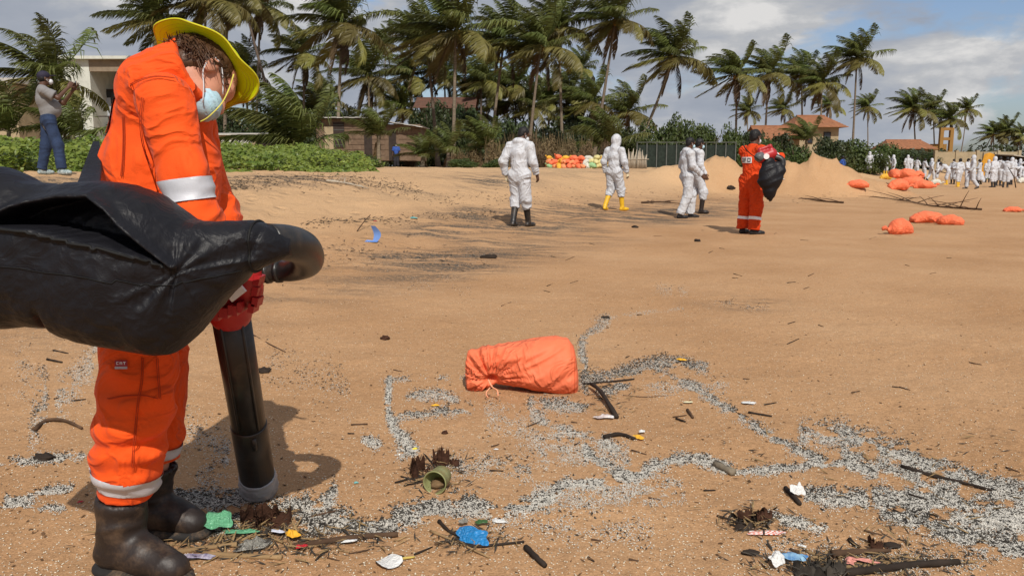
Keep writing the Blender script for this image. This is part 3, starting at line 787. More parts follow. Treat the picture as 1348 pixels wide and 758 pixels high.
    # white panel on the back, seen edge on
    bpnl = MB()
    nb = 7
    q = [T(x, y, Yc - .09) for x, y in ((163, 112), (152, 124), (143, 140), (136, 156), (131, 172))]
    rows = [[qq + np.array([-.010, dy, .002]) for dy in (0, .06, .12, .18)] for qq in q]
    # follow the cloth: nearest coverall vertex pushed out a little
    rv = []
    for r_ in rows:
        for c in r_:
            k = np.argmin(((V - c) ** 2).sum(1)); rv.append(V[k] + NN[k] * .006)
    qf = [[i * 4 + k, i * 4 + k + 1, (i + 1) * 4 + k + 1, (i + 1) * 4 + k] for i in range(4) for k in range(3)]
    bpnl.add(np.array(rv), qf); bpnl.build('back_panel', M['white_patch'], cov, True)
    # small woven label on the thigh
    def onleg(px, py):
        o = np.array([0, 0, CAMH]) + off; d = ray(px, py); d = d / np.linalg.norm(d)
        x = V - o; t = x @ d; r = np.linalg.norm(x - np.outer(t, d), axis=1); c = np.where(r < .012)[0]
        k = c[np.argmin(t[c])]; return o + d * (t[k] - .004)
    def patch(x0, y0, x1, y1, m, name, par, lift=0.):
        n = 5; vs = []
        for yy in np.linspace(y0, y1, 3):
            for xx in np.linspace(x0, x1, n): vs.append(onleg(xx, yy) - ray(xx, yy) * lift)
        f = [[i * n + k, i * n + k + 1, (i + 1) * n + k + 1, (i + 1) * n + k] for i in range(2) for k in range(n - 1)]
        mb = MB(); mb.add(np.array(vs), f); return mb.build(name, m, par)
    lab = patch(151, 474, 167.5, 482, M['red_print'], 'woven_label', cov)
    patch(151, 482.3, 167.5, 485.5, mat('label_grey', (.45, .42, .45), .7), 'label_strip', lab)
    lm = MB()
    for x0, x1, y0, y1 in ((153, 156, 476, 476.8), (153, 153.8, 476, 479.8), (153, 156, 479, 479.8), (157.5, 158.3, 476.8, 479.8), (157.5, 160.5, 476.3, 477), (160, 160.8, 476.5, 479.8), (158, 160, 478, 478.6), (162, 165.5, 476, 476.8), (163.3, 164.2, 476, 479.8)):
        vs = [onleg(a_, b_) - ray(a_, b_) * .002 for a_, b_ in ((x0, y0), (x1, y0), (x1, y1), (x0, y1))]; lm.add(np.array(vs), [[0, 1, 2, 3]])
    lm.build('label_print', M['white_patch'], lab)
    # stitched seams following the cloth
    sm_m = mat('orange_seam', (.42, .04, .006), .8, .1)
    for nm_, pp in (('yoke_seam', [(168, 112), (185, 104), (205, 100), (228, 102)]), ('armhole_seam', [(186, 128), (183, 150), (184, 175), (189, 200), (198, 222)]), ('side_seam', [(186, 470), (185, 500), (180, 530), (176, 570), (172, 615)]), ('pocket_seam', [(205, 470), (207, 500), (209, 525)]), ('knee_seam', [(140, 525), (160, 521), (185, 520), (205, 524)]), ('back_seam', [(160, 150), (161, 180), (160, 210), (158, 232)])):
        for o2 in (0, 2.2):
            mb = MB(); c_ = curve([(x, y, 0) for x, y in pp], 26); pts_ = []
            for q_ in c_:
                try: pts_.append(onleg(q_[0] + o2, q_[1] + o2 * .4))
                except Exception: pass
            if len(pts_) > 4: mb.tube(np.array(pts_) + [0, .0032, 0], .0011, 4, False); mb.build(nm_, sm_m, cov, True)
    # boots
    for tp, an, to, gz_ in ((T(160, 640, 2.135), anR, toR, g0), (T(206, 596, 2.375), anL, toL, g1)):
        d = nrm((to - an) * [1, 1, 0])
        bpz = [cone(tp, an + [0, 0, .03], .066, .055, cuta=True), cone(an + [0, 0, .03], an - d * .01 - [0, 0, .03], .055, .050), cone(an - d * .03 - [0, 0, .045], an + d * .07 - [0, 0, .050], .050, .046),
               cone(an + d * .07 - [0, 0, .042], to, .048, .042), cone(an + d * .015 - [0, 0, .005], to - d * .02 + [0, 0, .0], .034, .024), minus(cone(tp - [0, 0, .012], tp + [0, 0, .2], .060, .07))]
        V2, F2 = solid(bpz, .0062, .03); V2 = relax(V2, F2, 2, .5)
        V2 = folds(V2, F2, [(tp, an, .004, 11, .35, .009), (an, to, .002, 14, .3, .004)], 6)
        V2[:, 2] = np.maximum(V2[:, 2], gz_ + .012)
        bo = link('boot', np_mesh('boot', V2, [F2], True, [M['boot_brown']]), root)
        sp_ = [cone(an - d * .035 + [0, 0, gz_ + .012 - an[2]], an + d * .06 + [0, 0, gz_ + .012 - an[2]], .062, .056, ((0, 0, 1), .4)), cone(an + d * .06 + [0, 0, gz_ + .012 - an[2]], to + d * .004 + [0, 0, gz_ + .012 - to[2]], .058, .056, ((0, 0, 1), .4))]
        sobj('sole', sp_, .007, M['sole'], bo, .02)
        if tp is not None and gz_ == g0:
            pb = MB(); q0 = T(144, 672, 2.135 - .064); pb.box(q0 + [0, .002, 0], (.022, .006, .007)); pb.build('boot_logo', mat('boot_logo_yellow', (.45, .36, .05), .6), bo)
    # face mask, loops
    P = lambda x, y, z: hc + B @ np.array([x, y, z]) * hs
    mk = [ell(P(0, .062, -.058), np.array((.056, .060, .052)) * hs, B), minus(ell(P(0, .0, .06), np.array((.2, .2, .075)) * hs, B))]
    def mpost(Vv, Ff):
        z = (Vv - hc) @ B[:, 2]; return Vv + vnormals(Vv, Ff) * (.0022 * np.sign(np.sin(z * 230)) * np.exp(-((z + .06) / .03) ** 2))[:, None]
    mo = sobj('face_mask', mk, .004, M['mask_blue'], root, .008, post=mpost)
    for x in (1, -1):
        lp = MB(); lp.tube(curve([P(x * .050, .078, -.018), P(x * .066, .045, .004), P(x * .080, .008, .022), P(x * .086, -.016, .018)], 12), .0017, 5)
        lp.build('ear_loop', M['mask_white'], mo, True); lp = MB()
        lp.tube(curve([P(x * .050, .070, -.095), P(x * .068, .034, -.068), P(x * .078, .0, -.045), P(x * .086, -.016, -.02)], 12), .0017, 5)
        lp.build('ear_loop', M['mask_white'], mo, True)
    # hair: a cap of hair with many separate locks
    hp = [ell(P(0, -.025, .035), np.array((.084, .098, .090)) * hs, B), ell(P(0, -.058, -.012), np.array((.072, .050, .074)) * hs, B), minus(ell(P(0, .13, -.035), np.array((.10, .09, .11)) * hs, B)), minus(ell(P(.1, .045, -.03), np.array((.06, .075, .05)) * hs, B)), minus(ell(P(-.1, .045, -.03), np.array((.06, .075, .05)) * hs, B))]
    ho = sobj('hair', hp, .006, M['hair_brown'], root, .02, post=lambda Vv, Ff: Vv + vnormals(Vv, Ff) * (.006 * ridge((Vv - hc) @ B * [150, 150, 26], 5))[:, None] * .45)
    lk = MB(); rr = random.Random(3)
    for _ in range(1500):
        th = rr.uniform(-math.pi, math.pi)
        if abs(th) < .5 and rr.random() < .5: continue
        z0 = rr.uniform(-.03, .075); rx, ry = .083 * math.sqrt(max(.1, 1 - (z0 / .11) ** 2)), .104 * math.sqrt(max(.1, 1 - (z0 / .11) ** 2))
        a0 = np.array([math.sin(th) * rx, math.cos(th) * ry - .025, z0 + .015]); 
        if a0[1] > -.03 and a0[2] < .035: continue
        o_ = nrm([a0[0], a0[1] + .025, 0]); tg = np.array([-o_[1], o_[0], 0]); L_ = rr.uniform(.025, .050); sw = rr.uniform(-.9, .9)
        pts = [a0, a0 + (o_ * .16 + tg * sw * .4 - [0, 0, .7]) * L_ * .4, a0 + (o_ * rr.uniform(-.05, .2) + tg * sw - [0, 0, 1.0]) * L_ * .75, a0 + (o_ * rr.uniform(-.1, .35) + tg * sw * 1.7 - [0, 0, 1.05]) * L_]
        lk.tube([hc + B @ q_ * hs for q_ in curve(pts, 6)], [.0022, .0026, .0024, .0020, .0014, .0004], 4, cap=False)
    lk.build('hair_lock', M['hair_brown'], ho, True)
    # hat: crown and a wide brim seen from below
    hu = nrm([.36, .80, .50]); hcen = T(269, 97, 2.30)
    e1 = nrm(np.cross(hu, [0, 0, 1.])); e2 = np.cross(hu, e1)
    n = 96; rows = [(.0, .112), (.045, .110), (.078, .098), (.094, .086), (.098, .060), (.1, .028), (.1, .012), (.07, -.02)]
    prof = [(.160, -.010), (.157, -.009), (.138, -.003), (.116, .006), (.096, .014), (.094, .034), (.085, .062), (.066, .08), (.03, .088), (.0005, .089)]
    Vh = []
    for r_, h_ in prof:
        for k in range(n):
            an_ = 2 * math.pi * k / n
            wob = (1 + .035 * math.sin(3 * an_ + .6) + .03 * math.sin(5 * an_)) if r_ > .11 else 1
            hh = h_ + (r_ > .11) * (.012 * math.sin(2 * an_ + 1.2) + .006 * math.sin(7 * an_)) * (r_ - .1) / .05
            Vh.append(hcen + (e1 * math.cos(an_) + e2 * math.sin(an_) ) * r_ * wob + hu * hh)
    Vh = np.array(Vh); m_ = len(prof); Fh = []
    dv = Vh - hcen; an_i = np.arctan2(dv[:, 2], dv[:, 0]); da = (an_i - math.radians(-75) + math.pi) % (2 * math.pi) - math.pi
    rr_ = np.linalg.norm(dv - np.outer(dv @ hu, hu), axis=1); fl = np.exp(-(da / .75) ** 2) * sstep(.095, .15, rr_)      # the front of the brim is bent up
    Vh = Vh - (dv - np.outer(dv @ hu, hu)) * (fl * .30)[:, None] + np.outer(fl * .045, hu)
    for i in range(m_ - 1):
        for k in range(n): Fh.append([i * n + k, i * n + (k + 1) % n, (i + 1) * n + (k + 1) % n, (i + 1) * n + k])
    Fh = np.array(Fh); Vi = Vh - vnormals(Vh, Fh) * -.0035
    Fi = Fh[:, ::-1] + len(Vh); rim = np.array([[k, len(Vh) + k, len(Vh) + (k + 1) % n, (k + 1) % n] for k in range(n)])
    hat = link('sun_hat', np_mesh('sun_hat', np.concatenate([Vh, Vi]), [np.concatenate([Fh, Fi, rim])], True, [M['hivis']]), root)
    sm = MB()
    for row, rad_ in ((0, .0028),):
        pts = np.array([(Vh[row * n + k] + Vi[row * n + k]) / 2 for k in list(range(n)) + [0]]); sm.tube(pts, rad_, 5, cap=False)
    for fr in (.35, .6, .85):
        pts = np.array([(Vh[k] * (1 - fr) + Vh[3 * n + k] * fr) for k in list(range(n)) + [0]])
        sm.tube(pts, .0011, 4, cap=False)
    sm.build('brim_seam', M['hat_seam'], hat, True)
    cs = MB(); cs.tube(curve([P(.083, .05, .035), P(.072, .075, -.0), P(.06, .10, -.05), P(.03, .11, -.10), P(-.0, .105, -.118)], 14), .0026, 6, squash=.5)
    cs.build('chin_strap', mat('strap_yellow', (.62, .58, .10), .7), hat, True)
    return root
worker()

# ------------------------------------------------------------------ people walking up the beach
GRP = 'clean-up workers walking up the beach'
def ground_at(px, py): 
    p = G(px, py); return (p[0], p[1], hz(p[0], p[1]) - .012)
def P1():
    p = ground_at(684, 299)
    J = dict(hipL=(-.09, .0, .92), knL=(-.11, .10, .50), anL=(-.10, -.05, .12), toL=(-.12, .14, .04), hipR=(.09, 0, .92), knR=(.085, .06, .50), anR=(.08, .20, .10), toR=(.12, .40, .04),
             elL=(-.285, -.06, 1.15), wrL=(-.285, .03, .92), elR=(.25, .0, 1.14), wrR=(.275, .10, .93), chest=(0, .0, 1.29), neck=(0, .02, 1.47), head=(.035, .10, 1.60))
    figure(p, R(-24), 'person in white coverall with hood down, bare dark hair and black rubber boots', GRP, J, 1.02, hood='down', headyaw=R(45), headpitch=R(22), gloves=(None, 'glove_cream'), mask='mask_white', seed=11, vox=.0115, loose=.96)
P1()
def P2():
    p = ground_at(808, 277)
    J = dict(hipL=(-.09, .0, .92), knL=(-.13, .06, .50), anL=(-.17, -.12, .12), toL=(-.22, .07, .04), hipR=(.09, 0, .92), knR=(.11, .12, .50), anR=(.13, .16, .10), toR=(.2, .34, .04),
             elL=(-.27, -.04, 1.14), wrL=(-.27, .05, .90), elR=(.27, -.02, 1.14), wrR=(.29, .07, .90), head=(.02, .05, 1.62))
    figure(p, R(-38), 'person in white coverall with hood up and yellow rubber boots', GRP, J, 1.0, hood='up', headyaw=R(30), headpitch=R(8), boots=('boot_yellow', 'tall'), gloves=('glove_cream', 'glove_cream'), mask=None, seed=12, vox=.012, loose=.96)
P2()
def P3():
    p = ground_at(902, 287)
    J = dict(hipL=(-.09, .0, .92), knL=(-.09, .17, .50), anL=(-.08, .16, .10), toL=(-.08, .36, .04), hipR=(.09, 0, .92), knR=(.10, .0, .50), anR=(.10, -.17, .10), toR=(.11, .02, .04),
             elL=(-.25, .0, 1.14), wrL=(-.24, .16, .92), elR=(.24, .03, 1.14), wrR=(.23, .24, .95), head=(0, .07, 1.62), neck=(0, .02, 1.46))
    figure(p, R(-78), 'person in white coverall and pale blue mask walking right, nearer of the pair', GRP, J, 1.02, hood='down', headyaw=R(-2), headpitch=R(10), boots=('shoe', 'low'), mask='mask_blue', seed=13, vox=.012, loose=.96)
    p = G(921, 283); z = hz(p[0], p[1] + .35)
    J = dict(hipL=(-.09, .0, .92), knL=(-.09, -.02, .50), anL=(-.08, -.22, .12), toL=(-.08, -.05, .04), hipR=(.09, 0, .92), knR=(.10, .14, .50), anR=(.10, .10, .10), toR=(.11, .30, .04),
             elL=(-.25, .0, 1.14), wrL=(-.24, .12, .92), elR=(.24, -.02, 1.14), wrR=(.24, .1, .92), head=(0, .06, 1.62))
    figure((p[0] - .02, p[1] + .35, z), R(-80), 'person in white coverall and dark boots half hidden behind another walker', GRP, J, 1.0, hood='down', headyaw=R(-4), headpitch=R(8), boots=('boot_brown', 'tall'), mask='mask_blue', seed=14, vox=.012, loose=.96)
P3()
def P5():
    p = ground_at(986, 308)
    J = dict(hipL=(-.10, .0, .92), knL=(-.12, .02, .50), anL=(-.13, -.02, .10), toL=(-.16, .17, .04), hipR=(.10, 0, .92), knR=(.12, .02, .50), anR=(.13, -.04, .10), toR=(.22, .13, .04),
             elR=(.30, .18, 1.28), wrR=(.26, .42, 1.30), elL=(-.22, .16, 1.18), wrL=(-.04, .38, 1.14), head=(0, .06, 1.62), neck=(0, .01, 1.46))
    root, j, B = figure(p, R(-58), 'person in orange coverall carrying a red and black leaf vacuum', None, J, 1.02, suit='orange_cloth_far', hood=None, headyaw=R(0), headpitch=R(8), boots=('shoe', 'low'), gloves=('glove_red', 'glove_red'), mask='mask_white', seed=15, vox=.0115, loose=1.04, wrist_dirs={'R': (-.5, .5, -.5), 'L': (.6, .5, -.3)})
    cov = [c for c in root.children if c.name.startswith('coverall')][0]
    me = cov.data; n = len(me.vertices); V = np.empty(n * 3, np.float32); me.vertices.foreach_get('co', V); V = V.reshape(-1, 3).astype(float)
    F = np.array([list(q.vertices) for q in me.polygons]); NN = vnormals(V, F)
    def band(a, b, t0, t1, rmax, name, m, off_=.004):
        u = nrm(b - a); t = (V - a) @ u; r = np.linalg.norm((V - a) - np.outer(t, u), axis=1)
        ok = (t > t0 - .009) & (t < t1 + .009) & (r < rmax); ff = F[ok[F].all(1)]
        if not len(ff): return
        used = np.unique(ff); mp_ = np.full(len(V), -1); mp_[used] = np.arange(len(used)); VV = V[used] + NN[used] * off_; tt = t[used]
        link(name, np_mesh(name, VV + np.outer(np.clip(tt, t0, t1) - tt, u), [mp_[ff]], True, [m]), cov)
    for S in 'RL':
        band(j['kn' + S], j['an' + S], .20, .25, .14, 'reflective_band', M['white_patch'])
    band(j['elR'], j['wrR'], .0, .055, .11, 'reflective_band', M['white_patch'])
    # printed panel on the back
    vs = []; cols, rows = 7, 4
    for i in range(rows):
        for k in range(cols):
            c = np.array([-.11 + .22 * k / (cols - 1), -.3, 1.22 + .10 * i / (rows - 1)]); dd = (V[:, 0] - c[0]) ** 2 + (V[:, 2] - c[2]) ** 2 + np.where(V[:, 1] > 0, 9, 0); m_ = np.argmin(dd)
            vs.append([c[0], V[m_][1] - .007, c[2]])
    mb = MB(); mb.add(vs, [[i * cols + k, i * cols + k + 1, (i + 1) * cols + k + 1, (i + 1) * cols + k] for i in range(rows - 1) for k in range(cols - 1)])
    pn = mb.build('back_panel', M['white_patch'], cov, True); vs = np.array(vs).reshape(rows, cols, 3)
    lt = MB()
    def on(u, v):
        a, b = u * (cols - 1), v * (rows - 1); i, k = min(int(b), rows - 2), min(int(a), cols - 2); f, gg = b - i, a - k
        return (vs[i, k] * (1 - f) * (1 - gg) + vs[i + 1, k] * f * (1 - gg) + vs[i, k + 1] * (1 - f) * gg + vs[i + 1, k + 1] * f * gg) - [0, .004, 0]
    for u0, u1, v0, v1 in ((.06, .12, .15, .85), (.06, .28, .7, .85), (.06, .28, .15, .3), (.22, .28, .15, .85), (.36, .42, .15, .85), (.36, .56, .7, .85), (.36, .56, .42, .56), (.68, .74, .15, .85), (.68, .92, .7, .85), (.68, .92, .15, .3), (.86, .92, .15, .85)):
        lt.add([on(u0, v0), on(u1, v0), on(u1, v1), on(u0, v1)], [[0, 1, 2, 3]])
    lt.build('back_print', M['ink'], pn)
    return root
P5()
def P6():
    p = at(70, 236, 13.9); p = (p[0], p[1], hz(p[0], p[1]) - .012)
    J = dict(hipL=(-.10, .0, .92), knL=(-.16, -.05, .50), anL=(-.20, -.14, .10), toL=(-.22, .05, .04), hipR=(.10, 0, .92), knR=(.17, .10, .50), anR=(.22, .12, .10), toR=(.32, .26, .04), chest=(0, -.05, 1.28), waist=(0, .0, 1.08),
             shR=(.185, -.06, 1.42), shL=(-.185, -.04, 1.42), elR=(.25, .15, 1.30), wrR=(.13, .34, 1.50), elL=(-.2, .28, 1.24), wrL=(-.02, .42, 1.46), head=(0, .0, 1.63), neck=(0, -.05, 1.47))
    figure(p, R(-55), 'person in grey polo shirt, jeans and navy cap lifting a phone on the bank', None, J, .98, suit=None, top='polo', trousers='jeans', hood=None, headyaw=R(-4), headpitch=R(-6), boots=('trainer', 'low'), mask='mask_white', cap='cap', seed=16, vox=.0115, loose=.86, belly=1, amp=.007, wrist_dirs={'R': (-.3, .35, .5), 'L': (.1, .3, .6)})
    ph = thing('camera_phone', 'phone held up in front of the capped person', 'phone', p, R(-55))
    mb = MB(); mb.box((.03, .46, 1.545), (.15, .012, .075)); mb.build('phone_case', M['phone'], ph)
    mb = MB(); mb.box((.03, .452, 1.545), (.14, .004, .066)); mb.build('screen', mat('phone_screen', (.02, .02, .025), .15), ph)
P6()
def P7():
    p = at(522, 221.5, 56); z = hz(p[0], p[1])
    figure((p[0], p[1], z), R(-170), 'person in blue shirt and dark trousers standing by the hut doorway', None, None, .95, suit=None, top='blue_shirt', trousers='dark_trousers', hood=None, boots=('shoe', 'low'), mask='mask_white', seed=17, vox=.022, hands=True)
P7()

# ------------------------------------------------------------------ the far crew
def far_protos():
    base = dict(suit='tyvek_far', vox=.026, hands=True, amp=.012, mask='mask_white')
    pr = {}
    mk = lambda key, J, **k: pr.__setitem__(key, figure((0, 0, -50), 0, 'x', None, J, 1., seed=len(pr) * 7 + 20, **{**base, **k})[0])
    mk('stand', None, hood='up')
    mk('stand_bare', dict(elR=(.24, .08, 1.16), wrR=(.16, .26, 1.1), elL=(-.24, .08, 1.16), wrL=(-.1, .28, 1.12)), hood='down', headpitch=R(20))
    mk('yellow_boots', dict(knR=(.1, .1, .5), anR=(.11, .12, .1), toR=(.12, .3, .04)), hood='down', boots=('boot_yellow', 'tall'))
    bend = dict(pel=(0, -.08, .92), waist=(0, .02, 1.03), chest=(0, .26, 1.10), neck=(0, .45, 1.10), head=(0, .58, 1.06), shR=(.175, .38, 1.08), shL=(-.175, .38, 1.08), elR=(.2, .44, .80), elL=(-.2, .44, .80), wrR=(.14, .55, .60), wrL=(-.14, .55, .60), hipR=(.09, -.08, .92), hipL=(-.09, -.08, .92))
    mk('bend', bend, hood='up', headpitch=R(60))
    mk('bend_bare', {**bend, 'waist': (0, -.02, 1.06), 'chest': (0, .16, 1.2), 'neck': (0, .3, 1.30), 'head': (0, .42, 1.36), 'shR': (.175, .24, 1.26), 'shL': (-.175, .24, 1.26), 'elR': (.22, .36, 1.0), 'elL': (-.2, .36, 1.0), 'wrR': (.1, .5, .82), 'wrL': (-.1, .5, .80)}, hood='down', headpitch=R(45), boots=('boot_yellow', 'tall'))
    mk('reach', dict(elR=(.3, .2, 1.5), wrR=(.22, .34, 1.74), knL=(-.1, .08, .5)), hood='up')
    mk('walk', dict(knR=(.1, .18, .52), anR=(.1, .22, .1), toR=(.1, .42, .04), knL=(-.1, -.02, .5), anL=(-.1, -.26, .16), toL=(-.1, -.1, .04), elR=(.23, -.12, 1.14), wrR=(.24, -.08, .9), elL=(-.23, .06, 1.14), wrL=(-.22, .2, .94)), hood='up', boots=('boot_black', 'low'))
    mk('squat', dict(pel=(0, -.1, .34), waist=(0, -.05, .48), chest=(0, .06, .68), neck=(0, .12, .86), head=(0, .18, 1.0), shR=(.175, .1, .80), shL=(-.175, .1, .80), elR=(.22, .25, .6), elL=(-.22, .25, .6), wrR=(.14, .42, .5), wrL=(-.14, .42, .5), hipR=(.09, -.1, .34), hipL=(-.09, -.1, .34), knR=(.16, .3, .5), knL=(-.16, .3, .5), anR=(.14, .08, .1), anL=(-.14, .08, .1), toR=(.17, .27, .04), toL=(-.17, .27, .04)), hood='down')
    return pr
PR = far_protos()
FAR = [  # proto, px, feet py, pixel height of an upright person, facing degrees, label
    ('bend', 1134, 235, 28, -60, 'white-suited worker doubled over at the left end of the far crew'),
    ('stand', 1143, 235, 29, 150, 'hooded white-suited worker standing just behind the leftmost bent worker'),
    ('stand_bare', 1156, 234, 28, 20, 'white-suited worker with bare dark head, left of the pair sorting yellow sacks'),
    ('bend_bare', 1165, 233, 28, -50, 'white-suited worker leaning over the yellow sack behind the heaped orange sacks'),
    ('reach', 1175, 231, 29, 90, 'white-suited worker with raised arm just left of the heaped orange sacks'),
    ('stand', 1194, 229, 26, -30, 'hooded white-suited worker directly behind the heaped orange sacks'),
    ('stand_bare', 1199, 229.5, 26, 70, 'white-suited worker with dark hair touching the hooded one behind the orange heap'),
    ('stand_bare', 1216, 233, 29, -90, 'white-suited worker alone, right of the orange sack heap'),
    ('yellow_boots', 1234, 239, 31, 40, 'white-suited worker in yellow boots left of the central cluster'),
    ('bend_bare', 1246, 240, 34, 60, 'white-suited worker leaning left at the edge of the central cluster'),
    ('stand_bare', 1254, 240, 33, 120, 'white-suited worker with dark hair at the back of the central cluster'),
    ('yellow_boots', 1262, 244, 38, 15, 'bare-headed worker in white suit and yellow boots fronting the central cluster'),
    ('stand_bare', 1272, 241, 34, -140, 'white-suited worker between the yellow-booted and the tall hooded workers'),
    ('walk', 1279, 246.5, 42, 75, 'tall hooded white-suited worker at the right of the central cluster'),
    ('squat', 1292, 234, 33, 30, 'white-suited worker crouching beside a green bag'),
    ('stand', 1300, 234, 30, -20, 'white-suited worker standing behind the green bag'),
    ('stand', 1307, 248, 39, 20, 'hooded white-suited worker in black boots near the right edge'),
    ('stand_bare', 1314, 244, 36, -60, 'white-suited worker half behind the hooded one near the right edge'),
    ('stand_bare', 1323, 249, 39, -35, 'bare-headed white-suited worker leaning on a long stick'),
    ('walk', 1335, 236, 28, 80, 'small white-suited worker stepping left behind the stick carrier'),
    ('reach', 1341, 236, 28, -90, 'white-suited worker with a lifted arm at the right edge'),
    ('stand_bare', 1288, 240, 34, 60, 'white-suited worker just right of the tall hooded one, half hidden'),
    ('stand', 1330, 243, 34, 30, 'white-suited worker between the stick carrier and the right edge, facing away'),
    ('bend_bare', 1318, 239, 30, -70, 'white-suited worker leaning over behind the pair near the right edge'),
    ('stand_bare', 1206, 231, 27, -60, 'white-suited worker right of the dark-haired one behind the orange heap'),
    ('stand', 1150, 233, 27, 45, 'hooded white-suited worker behind the second one from the left'),
    ('walk', 1225, 236, 29, -80, 'white-suited worker walking between the lone one and the central cluster'),
    ('bend', 1345, 238, 28, 110, 'white-suited worker bending down at the right edge'),
]
used = set(); far_at = {}
for key, px, py, hpx, face, lab in FAR:
    Y = 1.72 * FPX / hpx; q = at(px, py, Y); z = hz(q[0], Y)
    o = PR[key] if key not in used else copy_tree(PR[key]); used.add(key)
    o.location = (q[0], Y, z - .02); o.rotation_euler = (0, 0, R(face)); f = rnd.uniform(.96, 1.04); o.scale = (f, f, f)
    tag(o, lab, 'person', 'white-suited workers far down the beach'); far_at[lab[:12] + str(px)] = (q[0], Y, z)
q = at(1325.5, 249, 46); st = thing('walking_stick', 'long dark stick held by a far worker near the right edge', 'stick', (q[0] + .25, 46, hz(q[0], 46)))
mb = MB(); mb.tube([(.25, 0, 0), (.1, 0, .6), (-.25, .05, 1.15)], [.03, .026, .022], 6); mb.build('shaft', mat('stick_dark', (.05, .035, .025), .8), st, True)
bl = figure((0, 0, 0), R(40), 'person in dark blue sitting by the shrubs beyond the sand heaps', None, dict(pel=(0, -.1, .34), waist=(0, -.05, .48), chest=(0, .0, .72), neck=(0, .04, .92), head=(0, .08, 1.06), shR=(.175, .02, .86), shL=(-.175, .02, .86), elR=(.22, .15, .66), elL=(-.22, .15, .66), wrR=(.14, .35, .56), wrL=(-.14, .35, .56), hipR=(.09, -.1, .34), hipL=(-.09, -.1, .34), knR=(.16, .3, .5), knL=(-.16, .3, .5), anR=(.14, .2, .1), anL=(-.14, .2, .1), toR=(.17, .39, .04), toL=(-.17, .39, .04)), 1.1, suit=None, top='blue_shirt', trousers='jeans', hood=None, boots=('shoe', 'low'), mask=None, vox=.026)[0]
q = at(1110, 221, 58); bl.location = (q[0], 58, hz(q[0], 58))
